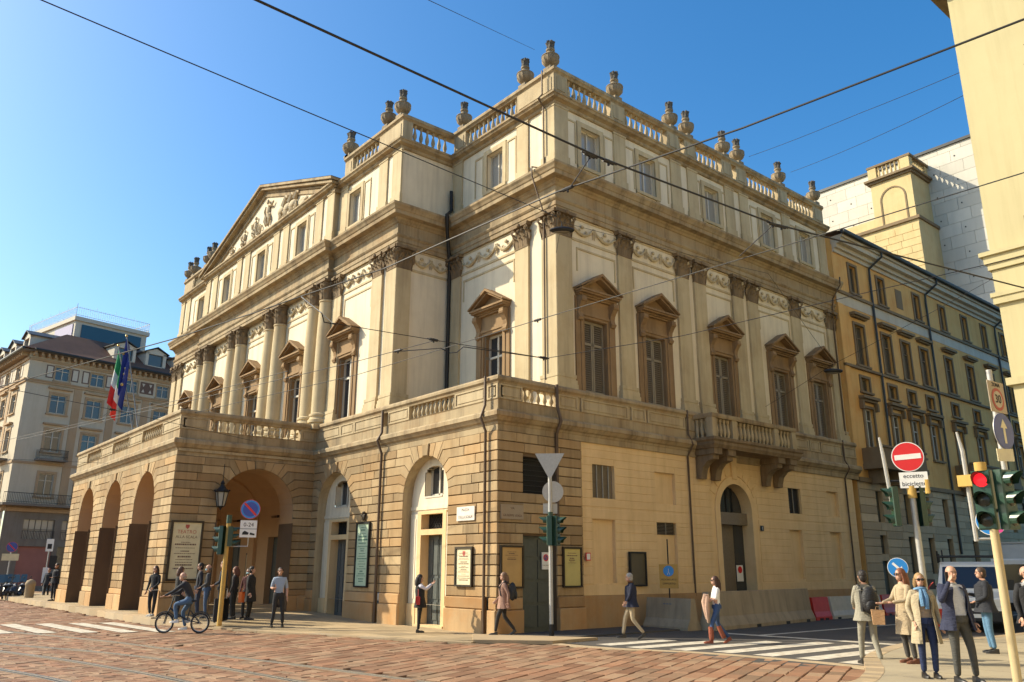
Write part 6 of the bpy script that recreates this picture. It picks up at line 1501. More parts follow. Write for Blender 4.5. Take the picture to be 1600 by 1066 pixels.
# ================================================================ PEOPLE
SKIN = plain('skin', (.48, .27, .18), .55, noise=.08); SKIND = plain('tanned_skin', (.38, .19, .11), .55, noise=.08)
M_SHOEB = plain('black_shoe', (.02, .018, .016), .4); M_SHOEW = plain('white_shoe', (.62, .6, .55), .5); M_EYE = plain('eye_dark', (.02, .015, .012), .3, noise=0); M_LIP = plain('lips', (.32, .1, .08), .5, noise=0)
_CM = {}
def fab(c, rough=.85):
    k = tuple(c)
    if k not in _CM:
        m = _CM[k] = plain('fabric_%d' % len(_CM), c, rough, noise=.09, scale=7); n, l = m.node_tree.nodes, m.node_tree.links
        tc = n.new('ShaderNodeTexCoord'); mp = n.new('ShaderNodeMapping'); mp.inputs['Scale'].default_value = (9, 9, 22); t = n.new('ShaderNodeTexNoise'); t.inputs['Scale'].default_value = 1; t.inputs['Distortion'].default_value = 1.5
        bp = n.new('ShaderNodeBump'); bp.inputs['Strength'].default_value = .55; bp.inputs['Distance'].default_value = .03
        l.new(tc.outputs['Object'], mp.inputs[0]); l.new(mp.outputs[0], t.inputs['Vector']); l.new(t.outputs['Fac'], bp.inputs['Height']); l.new(bp.outputs[0], n['Principled BSDF'].inputs['Normal'])
    return _CM[k]
def seg_d(p, a, b):
    ab = b-a; t = max(0, min(1, (p-a).dot(ab)/max(1e-9, ab.dot(ab)))); return (p-a-ab*t).length
STAND = dict(pel=(0, 0, .95), wai=(0, 0, 1.1), che=(0, 0, 1.3), nb=(0, .015, 1.46), nt=(0, 0, 1.54), head=(0, -.015, 1.635),
             shL=(.17, .01, 1.41), elL=(.235, .03, 1.13), wrL=(.245, -.06, .88), shR=(-.17, .01, 1.41), elR=(-.235, .03, 1.13), wrR=(-.245, -.06, .88),
             hiL=(.09, 0, .9), knL=(.105, -.015, .5), anL=(.11, .03, .09), hiR=(-.09, 0, .9), knR=(-.105, -.015, .5), anR=(-.11, .03, .09))
WALK = dict(knL=(.1, -.17, .52), anL=(.09, -.24, .09), knR=(-.1, .02, .5), anR=(-.09, .32, .14), elL=(.23, .14, 1.15), wrL=(.24, .12, .9), elR=(-.23, -.04, 1.13), wrR=(-.22, -.22, .95))
WALK2 = dict(knR=(-.1, -.17, .52), anR=(-.09, -.24, .09), knL=(.1, .02, .5), anL=(.09, .32, .14), elR=(-.23, .14, 1.15), wrR=(-.24, .12, .9), elL=(.23, -.04, 1.13), wrL=(.22, -.22, .95))
def hand(m, w, fwd, palm_n, s=1.0, curl=.5):
    """palm with four fingers and a thumb; w wrist, fwd direction of the fingers"""
    f = fwd.normalized(); n = palm_n-f*palm_n.dot(f); n = n.normalized() if n.length > 1e-4 else Vector((0, 0, 1)); t = f.cross(n).normalized()
    M = Matrix((t, f, n)).transposed().to_4x4()
    n0 = len(m.v); m.ball((0, .05, 0), (.04, .055, .018), 8, 5)
    for i, (x, l) in enumerate(((-.03, .065), (-.01, .078), (.01, .074), (.03, .058))):
        m.tube([(x, .09, 0), (x*1.08, .09+l*.5, -.012*curl*2), (x*1.05, .09+l*.85, -.035*curl*2)], [.0105, .0095, .0075], 5)
    m.tube([(-.035, .025, -.005), (-.062, .055, -.014), (-.064, .085, -.022)], [.0125, .011, .008], 5)
    for i in range(n0, len(m.v)): m.v[i] = tuple(w+(M @ Vector(m.v[i]))*s)
def person(label, pos, face, height=1.72, pose=None, top=(.05, .05, .06), bottom=(.03, .03, .04), shoes=None, hair=(.03, .02, .015), skin=None, longhair=0.0, sleeves=True,
           coat=None, coat_len=.6, coat_open=False, jacket=None, bulk=1.0, bald=False, glasses=False, mask=False, scarf=None, female=False, look=0.0, group=None):
    J = {k: Vector(v) for k, v in {**STAND, **(pose or {})}.items()}
    s = height/1.75; e = empty('person', pos, face, label, 'person', group); e.scale = (s, s, s)
    skin = skin or SKIN; nx = .92 if female else 1.0
    rad = dict(pel=(.155, .115), wai=(.125 if female else .14, .1), che=(.155*nx, .118), nb=(.08, .075), nt=(.054, .058), shL=(.068, .068), elL=(.047, .047), wrL=(.034, .034), hiL=(.098, .1), knL=(.064, .066), anL=(.047, .05))
    for k in ('sh', 'el', 'wr', 'hi', 'kn', 'an'): rad[k+'R'] = rad[k+'L']
    names = ['pel', 'wai', 'che', 'nb', 'nt', 'shL', 'elL', 'wrL', 'shR', 'elR', 'wrR', 'hiL', 'knL', 'anL', 'hiR', 'knR', 'anR']
    E = [('pel', 'wai'), ('wai', 'che'), ('che', 'nb'), ('nb', 'nt'), ('che', 'shL'), ('shL', 'elL'), ('elL', 'wrL'), ('che', 'shR'), ('shR', 'elR'), ('elR', 'wrR'), ('pel', 'hiL'), ('hiL', 'knL'), ('knL', 'anL'), ('pel', 'hiR'), ('hiR', 'knR'), ('knR', 'anR')]
    me = bpy.data.meshes.new('skin_cage'); me.from_pydata([J[n] for n in names], [(names.index(a), names.index(b)) for a, b in E], [])
    ob = bpy.data.objects.new('skin_cage', me); COL.link(ob)
    md = ob.modifiers.new('s', 'SKIN'); md.use_smooth_shade = True
    if not me.skin_vertices: 
        bpy.context.view_layer.objects.active = ob; bpy.ops.mesh.customdata_skin_add()
    for i, n in enumerate(names):
        sv = me.skin_vertices[0].data[i]; r = rad[n]; b = bulk if n in ('pel', 'wai', 'che', 'shL', 'shR', 'elL', 'elR') else 1
        sv.radius = (r[0]*b, r[1]*b); sv.use_root = n == 'pel'
    sb = ob.modifiers.new('d', 'SUBSURF'); sb.levels = 2; sb.render_levels = 2
    dg = bpy.context.evaluated_depsgraph_get(); ev = ob.evaluated_get(dg); tm = ev.to_mesh()
    vs = [v.co.copy() for v in tm.vertices]; fs = [tuple(p.vertices) for p in tm.polygons]; ev.to_mesh_clear(); bpy.data.objects.remove(ob); bpy.data.meshes.remove(me)
    m = MB(); m.v = [tuple(v) for v in vs]; m.f = fs
    lab = {('pel', 'wai'): 'T', ('wai', 'che'): 'T', ('che', 'nb'): 'T', ('nb', 'nt'): 'S', ('che', 'shL'): 'T', ('che', 'shR'): 'T', ('shL', 'elL'): 'A', ('shR', 'elR'): 'A', ('elL', 'wrL'): 'F', ('elR', 'wrR'): 'F'}
    mats = [fab(top), fab(bottom), skin, shoes or M_SHOEB, fab(jacket) if jacket else fab(top), M_EYE, M_LIP]
    for f in fs:
        c = sum((vs[i] for i in f), Vector())/len(f); best = min(E, key=lambda q: seg_d(c, J[q[0]], J[q[1]]))
        L_ = lab.get(best, 'B'); k = {'T': 0, 'S': 2, 'A': 4, 'F': 4 if sleeves else 2, 'B': 1}[L_]
        if L_ == 'T' and c.z < J['pel'].z+.02 and best == ('pel', 'wai'): k = 1
        if L_ == 'S' and c.z < J['nb'].z+.03: k = 0
        if k == 0 and jacket and (abs(c.x) > .125 or c.y > -.02): k = 4
        m.m.append(k)
    up = (J['nt']-J['nb']).normalized(); hc = J['head']
    Mh = Matrix.Translation(hc) @ Matrix.Rotation(look, 4, 'Z')
    def hb(fn, k):
        n0 = len(m.v); m.mi = k; fn(); m.xform(n0, Mh); m.mi = 0
    hb(lambda: m.ball((0, .008, .022), (.076, .094, .098), 14, 10), 2); hb(lambda: m.ball((0, -.024, -.055), (.054, .066, .062), 12, 8), 2)
    hb(lambda: m.add([(-.013, -.084, -.025), (.013, -.084, -.025), (0, -.084, .028), (0, -.112, -.022)], [(0, 1, 3), (1, 2, 3), (2, 0, 3)]), 2)
    for q in (-1, 1): hb(lambda: m.ball((q*.078, .012, -.005), (.012, .02, .03), 6, 5), 2); hb(lambda: m.ball((q*.03, -.082, .012), (.012, .006, .007), 6, 4), 5); hb(lambda: m.box(q*.03-.016, q*.03+.016, -.09, -.08, .03, .036), 5)
    hb(lambda: m.ball((0, -.084, -.058), (.022, .006, .006), 8, 4), 6)
    for sd in ('L', 'R'):
        w_ = J['wr'+sd]; d = w_-J['el'+sd]; m.mi = 2; n = Vector((-1 if sd == 'L' else 1, 0, 0)) if abs(d.normalized().z) > .6 else Vector((0, 0, -1)); hand(m, w_-d.normalized()*.01, d, n); m.mi = 0
        a = J['an'+sd]; k = J['kn'+sd]; sh = (a-k); pit = 0.0
        back = a.y > .2 and a.z > .11
        m.mi = 3; n0 = len(m.v); prof = [(.07, .032), (.02, .042), (-.05, .043), (-.11, .046), (-.165, .036), (-.19, .016)]
        vsn = []
        for y, wd in prof:
            h = .095 if y > 0 else .085 if y > -.05 else .06 if y > -.12 else .042
            for xx, zz in ((-wd, 0), (-wd, .03), (-wd*.7, h), (wd*.7, h), (wd, .03), (wd, 0)): vsn.append((xx, y, zz))
        m.add(vsn, [(j*6+i, j*6+(i+1) % 6, (j+1)*6+(i+1) % 6, (j+1)*6+i) for j in range(5) for i in range(6)]+[tuple(range(6)), tuple(range(35, 29, -1))])
        m.xform(n0, Matrix.Translation((a.x, a.y-.0, a.z-.09)) @ Matrix.Rotation(R(28) if back else 0, 4, 'X')); m.mi = 0
    body = m.build('body', mats, e, smooth=True)
    if (pose or {}).get('pel') is None: MB().lathe([(.162*bulk, .9), (.168*bulk, .95), (.16*bulk, 1.0)], 18, sy=.8).build('waistband', mats[1], e, smooth=True)
    if not bald:
        h = MB(); h.ball((0, .022, .034), (.087, .1, .1), 14, 10); h.ball((0, .05, -.02), (.08, .07, .09), 12, 8)
        if longhair:
            h.tube([(0, .06, .02), (0, .085, -.08), (0, .09, -.1-longhair*.5), (0, .08, -.1-longhair)], [.085, .09, .085, .035], 10)
            for q in (-1, 1): h.tube([(q*.07, -.0, .03), (q*.082, .02, -.08), (q*.08, .03, -.12-longhair*.55)], [.035, .035, .015], 7)
        h.xform(0, Mh); h.build('hair', fab(hair, .6), e, smooth=True)
    else:
        h = MB(); h.ball((0, .045, -.012), (.081, .068, .055), 12, 7); h.xform(0, Mh); h.build('hair', fab(hair, .6), e, smooth=True)
    if glasses:
        g = MB(); 
        for q in (-1, 1): g.ball((q*.034, -.092, .012), (.028, .008, .02), 8, 5); g.box(q*.064-.004, q*.064+.004, -.09, .01, .012, .022)
        g.box(-.012, .012, -.096, -.09, .014, .022); g.xform(0, Mh); g.build('sunglasses', M_BLACK, e)
    if mask:
        g = MB(); g.ball((0, -.05, -.045), (.06, .052, .046), 12, 8); g.xform(0, Mh); g.build('face_mask', fab((.35, .55, .58)), e, smooth=True)
    if scarf:
        g = MB(); g.tube([(.085*math.cos(a*.6), .015+.085*math.sin(a*.6), 1.485+.012*math.sin(a)) for a in range(12)], .034, 7); g.tube([(.02, -.09, 1.47), (.03, -.15, 1.35), (.02, -.15, 1.15)], [.035, .045, .04], 7); g.tube([(-.03, -.09, 1.47), (-.05, -.15, 1.36), (-.04, -.145, 1.2)], [.03, .04, .04], 7); g.build('scarf', fab(scarf), e, smooth=True)
    if coat or jacket and coat_open:
        col = coat or jacket; hem = .95-coat_len*.0-(coat_len); g = MB(); n = 26
        gap = R(34) if coat_open else R(2)
        zs = [1.43, 1.38, 1.25, 1.08, .95, (.95+hem)/2, hem]; rx = [.11, .195, .2, .178, .205, .225, .25]; ry = [.085, .14, .155, .145, .165, .18, .2]
        if female: rx = [q*.95 for q in rx]
        lean = J['che']-Vector((0, 0, 1.3))
        vs2 = []
        for lay in (0, -.012):
            for z, a, b in zip(zs, rx, ry):
                for i in range(n+1):
                    t = -HP+gap*(1.0 if z < 1.3 else .75)+(2*math.pi-2*gap*(1.0 if z < 1.3 else .75))*i/n; wv = .012*math.sin(i*2.1)*(1 if z < .9 else 0)
                    k = max(0, min(1, (z-.95)/.35)); vs2.append(((a*bulk+lay+wv)*math.cos(t)+lean.x*k, (b*bulk+lay+wv)*math.sin(t)+lean.y*k, z))
        N = (n+1); mrow = len(zs); f2 = [(o+j*N+i, o+j*N+i+1, o+(j+1)*N+i+1, o+(j+1)*N+i) for o in (0, mrow*N) for j in range(mrow-1) for i in range(n)]
        f2 += [((mrow-1)*N+i, (mrow-1)*N+i+1, mrow*N+(mrow-1)*N+i+1, mrow*N+(mrow-1)*N+i) for i in range(n)]
        for i in (0, n): f2 += [(j*N+i, (j+1)*N+i, mrow*N+(j+1)*N+i, mrow*N+j*N+i) for j in range(mrow-1)]
        g.add(vs2, f2); g.build('coat' if coat else 'jacket', fab(col), e, smooth=True)
    return e
def toward(p, q): return facing(q[0]-p[0], q[1]-p[1])
IL, IR_, TC = (-.64, -.77), (.64, .77), (.77, -.64)    # image left, image right, towards the camera
fl_, fr_, ft_ = facing(*IL), facing(*IR_), facing(*TC)
ARMS_IN = dict(elL=(.22, -.02, 1.14), wrL=(.1, -.22, 1.08), elR=(-.22, -.02, 1.14), wrR=(-.1, -.22, 1.1))
# -- right foreground
p16 = person('grey haired man in navy blazer and dark trousers phoning, hand at his ear', (-5.8, 13.95, .118), ft_+.15, 1.74, dict(elR=(-.32, -.12, 1.2), wrR=(-.14, -.13, 1.52), anL=(.2, .0, .09), knL=(.16, -.03, .5), anR=(-.1, .02, .09)), top=(.50, .52, .56), bottom=(.055, .055, .05), jacket=(.018, .022, .05), coat_open=True, coat_len=.17, bald=True, hair=(.35, .33, .30), skin=SKIN, bulk=1.12, look=-.2)
p15 = person('blonde woman in open beige trench coat, blue scarf and jeans', (-6.4, 14.15, .118), ft_-.1, 1.62, dict(anL=(.09, .0, .09), anR=(-.1, .03, .09), elR=(-.24, .06, 1.15), wrR=(-.2, -.05, .93)), top=(.42, .30, .20), bottom=(.018, .03, .085), coat=(.40, .33, .21), coat_open=True, coat_len=.38, jacket=(.40, .33, .21), hair=(.33, .2, .08), longhair=.02, glasses=True, scarf=(.12, .24, .38), female=True, look=-.15, bulk=1.06)
p14 = person('auburn haired woman in beige trench coat holding out a paper bag', (-7.6, 16.05, .118), fl_+.15, 1.7, dict(elR=(-.22, -.12, 1.16), wrR=(-.16, -.36, 1.1), elL=(.22, -.1, 1.16), wrL=(.14, -.34, 1.12)), top=(.40, .31, .19), bottom=(.05, .045, .04), coat=(.40, .31, .19), coat_len=.42, hair=(.18, .06, .025), longhair=.22, glasses=True, female=True, shoes=fab((.16, .06, .03)))
p13 = person('man in light grey suit with black backpack seen from behind', (-8.5, 16.3, 0), facing(-.75, .66), 1.78, dict(anL=(.12, -.14, .09), knL=(.11, -.1, .5), anR=(-.13, .16, .1), elL=(.2, -.08, 1.15), wrL=(.12, -.25, 1.05), elR=(-.24, .0, 1.14), wrR=(-.2, -.18, 1.0)), top=(.27, .25, .19), bottom=(.26, .245, .19), coat=(.27, .25, .19), coat_len=.14, hair=(.02, .015, .012), bulk=1.05)
p17 = person('man in dark jacket and blue jeans looking at his phone, turned away', (-7.4, 19.3, .118), fl_-.25, 1.73, dict(elR=(-.22, -.05, 1.15), wrR=(-.08, -.3, 1.2), elL=(.23, -.03, 1.14), wrL=(.12, -.22, 1.05)), top=(.018, .02, .026), bottom=(.09, .19, .30), hair=(.05, .028, .016), bulk=1.16, coat=(.018, .02, .026), coat_len=.12)
p18 = person('man in black suit and sunglasses at the very right edge', (-5.65, 16.65, .118), ft_+.1, 1.74, dict(), top=(.5, .5, .5), bottom=(.015, .015, .017), jacket=(.014, .014, .016), coat_open=True, coat_len=.17, bald=True, hair=(.05, .04, .03), glasses=True, bulk=1.05)
# -- crossing
p12 = person('woman in white top, jeans and red brown boots walking left on the crossing', (-13.3, 17.9, .0), fl_, 1.62, {**WALK, 'elL': (.2, -.06, 1.15), 'wrL': (.08, -.24, 1.12), 'elR': (-.2, -.06, 1.15), 'wrR': (-.02, -.24, 1.06)}, top=(.72, .70, .67), bottom=(.035, .07, .16), shoes=fab((.26, .07, .035)), hair=(.055, .022, .014), longhair=.26, sleeves=False, glasses=True, female=True)
MB().lathe([(.055, .06), (.066, .12), (.072, .25), (.07, .4)], 10).build('boot', fab((.26, .07, .035)), p12, (.095, -.215, .03)); MB().lathe([(.055, .06), (.066, .12), (.072, .25), (.07, .4)], 10).build('boot', fab((.26, .07, .035)), p12, (-.095, .2, .07), rot=(R(22), 0, 0))
p11 = person('grey haired man in navy jacket and beige trousers walking left past the ochre wall', (-15.45, 17.05, .03), fl_, 1.66, {**WALK2, 'elL': (.2, -.05, 1.15), 'wrL': (.2, -.16, .98), 'elR': (-.21, .02, 1.14), 'wrR': (-.2, -.12, .95), 'head': (0, -.04, 1.63)}, top=(.012, .015, .035), bottom=(.42, .33, .21), hair=(.30, .28, .25), bulk=1.12, coat=(.012, .015, .035), coat_len=.12)
p10 = person('woman in dusty pink coat with dark backpack walking left at the corner', (-18.05, 14.75, .06), fl_, 1.64, {**WALK}, top=(.26, .15, .11), bottom=(.025, .022, .02), coat=(.30, .17, .12), coat_len=.22, hair=(.16, .09, .05), longhair=.12, female=True)
p9 = person('dark haired woman in black vest photographing upwards with a phone', (-20.6, 13.7, .02), facing(.45, .9), 1.6, dict(elL=(.2, -.16, 1.3), wrL=(.06, -.36, 1.47), elR=(-.2, -.16, 1.3), wrR=(-.06, -.36, 1.47), head=(0, .02, 1.64), che=(0, .03, 1.3), anL=(.07, .03, .09), anR=(-.07, .05, .09), knL=(.07, .02, .5), knR=(-.07, .03, .5)), top=(.60, .56, .58), bottom=(.014, .014, .014), coat=(.016, .016, .016), coat_len=.2, hair=(.012, .01, .01), longhair=.18, female=True)
p8 = person('young man in pale blue t-shirt and black trousers standing on the pavement', (-24.95, 11.3, .05), ft_+.3, 1.76, dict(elR=(-.23, .0, 1.14), wrR=(-.16, -.24, 1.14), anL=(.17, 0, .09), knL=(.14, -.02, .5), anR=(-.15, .02, .09)), top=(.30, .36, .44), bottom=(.02, .02, .022), hair=(.035, .022, .015), sleeves=False)
p7 = person('masked woman in maroon sweater standing under the porch arch', (-27.7, 11.4, .16), ft_-.1, 1.62, dict(), top=(.10, .03, .025), bottom=(.018, .018, .02), hair=(.02, .015, .012), longhair=.12, mask=True, female=True, bulk=1.05)
# -- group at the porch kerb
G5 = 'people waiting by the porch'
p1 = person('long haired young woman in black jacket with pale shirt hem at the kerb', (-30.2, 9.1, .2), ft_-.25, 1.66, dict(anL=(.05, .02, .09), anR=(-.07, .03, .09), elL=(.22, -.03, 1.14), wrL=(.12, -.2, .98)), top=(.018, .018, .02), bottom=(.014, .014, .015), shoes=M_SHOEW, hair=(.05, .025, .015), longhair=.28, female=True, group=G5)
MB().lathe([(.17, .9), (.165, .97)], 14, sy=.78).build('shirt_hem', fab((.55, .55, .52)), p1)
p2 = person('woman in long dark coat standing beside the porch pier', (-28.95, 9.55, .2), fr_+.7, 1.64, dict(), top=(.02, .02, .02), bottom=(.03, .03, .035), coat=(.022, .022, .02), coat_len=.38, hair=(.10, .05, .03), longhair=.16, female=True, group=G5)
p3 = person('dark haired man in dark jacket behind the long coat woman', (-29.1, 10.25, .2), fl_+.5, 1.76, dict(), top=(.02, .022, .03), bottom=(.03, .04, .07), hair=(.015, .012, .01), bulk=1.12, group=G5)
p4 = person('bald man with white face mask in grey jacket and jeans', (-27.9, 10.1, .2), fl_+.35, 1.7, dict(elL=(.22, .0, 1.14), wrL=(.12, -.2, 1.02)), top=(.06, .06, .062), bottom=(.06, .10, .17), bald=True, hair=(.12, .1, .09), mask=True, bulk=1.1, group=G5)
p6 = person('tall man in dark blue jacket beside a black suitcase', (-26.55, 10.1, .17), fl_+.1, 1.86, dict(elL=(.22, -.02, 1.14), wrL=(.14, -.2, 1.05)), top=(.022, .03, .045), bottom=(.018, .018, .02), hair=(.03, .02, .013), bulk=1.12, group=G5)
p6b = person('person in black coat in the shade behind the ochre pole', (-26.7, 11.1, .17), fr_, 1.68, dict(), top=(.014, .014, .014), bottom=(.014, .014, .014), coat=(.015, .015, .015), coat_len=.35, hair=(.02, .015, .01), group=G5)
p6c = person('woman with reddish hair half hidden behind the tall man', (-27.2, 10.75, .18), fl_, 1.66, dict(), top=(.03, .025, .025), bottom=(.02, .02, .02), hair=(.12, .04, .02), longhair=.14, female=True, group=G5)
p19 = person('man in dark suit standing at the far left porch pier', (-46.9, 9.35, .2), ft_-.5, 1.8, dict(elL=(.22, -.02, 1.14), wrL=(.1, -.2, 1.1)), top=(.018, .018, .022), bottom=(.016, .016, .02), hair=(.03, .02, .015), coat=(.018, .018, .022), coat_len=.14)
p20 = person('far person in dark clothes with reddish hair by the scooters', (-57.2, 11.0, .0), ft_, 1.75, dict(), top=(.02, .02, .024), bottom=(.02, .02, .02), hair=(.2, .05, .03), coat=(.02, .02, .024), coat_len=.2)
p21 = person('second far person in dark clothes beside the one with reddish hair', (-56.9, 11.4, .0), ft_+.6, 1.7, dict(), top=(.03, .03, .03), bottom=(.02, .02, .025), hair=(.03, .02, .02))
# -- the cyclist
HD = Vector((IL[0], IL[1], 0)); CP = Vector((-24.75, 8.35, 0))
p5 = person('man in dark jacket and blue jeans riding a small folding bicycle to the left', (CP.x, CP.y, 0), fl_, 1.74, dict(pel=(0, .17, .93), wai=(0, .13, 1.06), che=(0, .02, 1.25), nb=(0, -.05, 1.4), nt=(0, -.09, 1.47), head=(0, -.12, 1.56), shL=(.17, -.03, 1.35), shR=(-.17, -.03, 1.35), elL=(.23, -.24, 1.16), elR=(-.23, -.24, 1.16), wrL=(.22, -.5, 1.04), wrR=(-.22, -.5, 1.04), hiL=(.09, .16, .88), hiR=(-.09, .16, .88), knL=(.11, -.22, .8), anL=(.11, -.13, .38), knR=(-.11, -.06, .58), anR=(-.11, .05, .18)), top=(.02, .023, .03), bottom=(.06, .12, .22), shoes=M_SHOEW, hair=(.3, .25, .2), bulk=1.08, mask=False, look=.1, bald=True)
def bicycle(nm, pos, rz, label, wheel=.255, base=1.02, col=(.015, .015, .017)):
    o = empty(nm, pos, rz, label, 'bicycle'); mt = plain('bike_paint', col, .35)
    for y in (-base/2, base/2):
        w_ = MB(); n = 24
        w_.tube([(0, wheel*math.cos(2*math.pi*i/n), wheel*math.sin(2*math.pi*i/n)) for i in range(n+1)], .024, 6); wo = w_.build('wheel', M_BLACK, o, (0, y, wheel+.024))
        r_ = MB(); r_.tube([(0, (wheel-.03)*math.cos(2*math.pi*i/n), (wheel-.03)*math.sin(2*math.pi*i/n)) for i in range(n+1)], .012, 5); r_.build('rim', M_GALV, wo)
        s_ = MB()
        for i in range(14): a = 2*math.pi*i/14; s_.tube([(.02*(1 if i % 2 else -1), 0, 0), (0, (wheel-.03)*math.cos(a), (wheel-.03)*math.sin(a))], .0025, 3)
        s_.tube([(-.05, 0, 0), (.05, 0, 0)], .02, 6); s_.build('spokes', M_GALV, wo)
        g = MB(); g.tube([(0, (wheel+.05)*math.cos(R(20+i*14)), (wheel+.05)*math.sin(R(20+i*14))) for i in range(10)], .02, 5); g.build('mudguard', mt, wo)
    m = MB(); yf, yr = -base/2, base/2; h = wheel+.024
    for s in (-.045, .045): m.tube([(s, yf, h), (s*.8, yf+.07, .6)], .014, 6); m.tube([(s, yr, h), (s*.5, .12, .36)], .012, 6); m.tube([(s, yr, h), (s*.4, .2, .62)], .01, 6)
    m.tube([(0, yf+.07, .56), (0, yf+.14, .74)], .022, 7); m.tube([(0, yf+.12, .68), (0, -.1, .48), (0, .12, .36)], .026, 8); m.tube([(0, .12, .34), (0, .21, .84)], .02, 8); m.tube([(0, yf+.13, .72), (0, yf+.2, 1.02)], .018, 7)
    m.build('frame', mt, o)
    m = MB(); m.tube([(-.28, yf+.24, 1.03), (-.1, yf+.2, 1.03), (.1, yf+.2, 1.03), (.28, yf+.24, 1.03)], .014, 6); m.build('handlebar', M_GALV, o)
    m = MB(); m.ball((0, .24, .88), (.085, .13, .03), 10, 6); m.ball((0, .12, .88), (.035, .1, .025), 8, 5); m.build('saddle', M_BLACK, o)
    m = MB(); m.lathe([(.0, -.004), (.085, -.004), (.085, .004), (0, .004)], 18); m.build('chainring', M_GALV, o, (-.05, .12, .36), rot=(0, HP, 0))
    m = MB(); m.tube([(-.07, .12, .36), (-.08, -.04, .42)], .012, 5); m.box(-.15, -.07, -.08, .0, .405, .425); m.tube([(.07, .12, .36), (.08, .28, .3)], .012, 5); m.build('crank', M_GALV, o)
    return o
bicycle('folding_bicycle', CP, fl_, 'small black folding bicycle ridden along the porch kerb')
# -- carried things
def backpack(pos, rz, label, col, s=1.0):
    o = empty('backpack', pos, rz, label, 'backpack', 'backpacks'); o.scale = (s, s, s)
    m = MB(); m.ball((0, .1, .22), (.165, .115, .25), 14, 10); m.box(-.15, .15, .0, .1, .02, .4); m.build('bag', fab(col, .6), o, smooth=True)
    m = MB(); m.ball((0, .19, .12), (.115, .05, .12), 12, 7); m.build('pocket', fab(tuple(c*.8 for c in col), .6), o, smooth=True)
    for q in (-1, 1): MB().tube([(q*.1, .02, .42), (q*.115, -.12, .5), (q*.12, -.27, .34), (q*.13, -.24, .12), (q*.12, -.02, .06)], .02, 6).build('strap', fab(col, .6), o)
    return o
def rel(p, face, x, y, z, s=1.0): c, sn = math.cos(face), math.sin(face); return (p[0]+s*(x*c-y*sn), p[1]+s*(x*sn+y*c), p[2]+s*z)
f13 = facing(-.75, .66)
backpack(rel((-8.5, 16.3, 0), f13, 0, .15, .98), f13, 'black backpack worn by the man in the grey suit', (.012, .012, .013), 1.05)
backpack(rel((-18.05, 14.75, .06), fl_, 0, .14, .92), fl_, 'dark backpack worn by the woman in the dusty pink coat', (.018, .02, .022), .98)
hb = empty('handbag', rel((-20.6, 13.7, .02), facing(.45, .9), -.24, .1, .78), facing(.45, .9), 'red handbag hanging from the woman taking a photo', 'handbag'); MB().prism([(-.13, 0), (.13, 0), (.11, .22), (-.11, .22)], -.05, .05, .015).build('bag', fab((.42, .02, .02), .5), hb); MB().tube([(-.09, 0, .21), (-.05, 0, .42), (.05, 0, .42), (.09, 0, .21)], .008, 5).build('handle', fab((.3, .02, .02), .5), hb)
phn = MB().box(-.035, .035, -.005, .005, 0, .15); tag(phn.build('phone', M_BLACK, None, rel((-20.6, 13.7, .02), facing(.45, .9), 0, -.44*.92, 1.36), facing(.45, .9)), 'small black phone held up by the woman in the black vest', 'phone')
f14 = fl_+.15
pb = empty('paper_bag', rel((-7.6, 16.05, .118), f14, -.1, -.5, .68), f14+1.1, 'brown paper bag held by the auburn haired woman', 'bag'); m = MB(); m.add([(-.15, -.08, 0), (.15, -.08, 0), (.15, .08, 0), (-.15, .08, 0), (-.17, -.1, .38), (.17, -.1, .4), (.17, .1, .38), (-.17, .1, .4)], [(0, 3, 2, 1), (0, 1, 5, 4), (1, 2, 6, 5), (2, 3, 7, 6), (3, 0, 4, 7)]); pb.scale = (.68, .68, .68); m.build('bag', fab((.46, .27, .13), .7), pb); MB().tube([(-.07, -.1, .38), (-.04, -.1, .48), (.04, -.1, .48), (.07, -.1, .38)], .006, 5).build('handle', fab((.4, .24, .12)), pb)
f12 = fl_
jk = MB().tube([(0, 0, .3), (-.03, -.03, .12), (.03, -.02, -.08), (.0, 0, -.3)], [.07, .1, .09, .05], 9).tube([(.06, .02, .25), (.1, -.02, .0), (.06, 0, -.38)], [.05, .06, .03], 7); tag(jk.build('folded_jacket', fab((.42, .27, .19)), None, rel((-13.3, 17.9, 0), f12, .05, -.26, .88), f12, smooth=True), 'beige pink jacket carried over the arm of the woman in white', 'jacket')
ph2 = MB().box(-.035, .035, -.005, .005, 0, .15); tag(ph2.build('phone', M_BLACK, None, rel((-5.8, 13.95, .118), ft_+.15, -.12, -.06, 1.5), ft_+.4), 'dark phone at the ear of the man in the navy blazer', 'phone')
rbag = empty('shoulder_bag', rel((-6.4, 14.15, .118), ft_, .26, .06, .78), ft_, 'red shoulder bag at the side of the blonde woman', 'handbag'); MB().prism([(-.1, 0), (.1, 0), (.11, .28), (-.11, .28)], -.05, .05, .02).build('bag', fab((.5, .03, .025), .5), rbag); MB().tube([(-.08, 0, .27), (-.09, .0, .62), (.0, .0, .7)], .01, 5).build('strap', fab((.4, .03, .02), .5), rbag)
sc_ = empty('suitcase', (-26.1, 9.95, .17), fl_, 'black suitcase with handle standing beside the ochre pole', 'suitcase'); MB().prism([(-.24, .06), (.24, .06), (.24, .72), (-.24, .72)], -.16, .16, .03).build('case', fab((.014, .014, .015), .5), sc_); MB().tube([(-.14, .1, .7), (-.14, .1, 1.0), (.14, .1, 1.0), (.14, .1, .7)], .012, 6).build('handle', M_GALV, sc_)
for q in (-.18, .18): MB().tube([(q-.02, -.1, .035), (q+.02, -.1, .035)], .035, 8).build('wheel', M_BLACK, sc_)
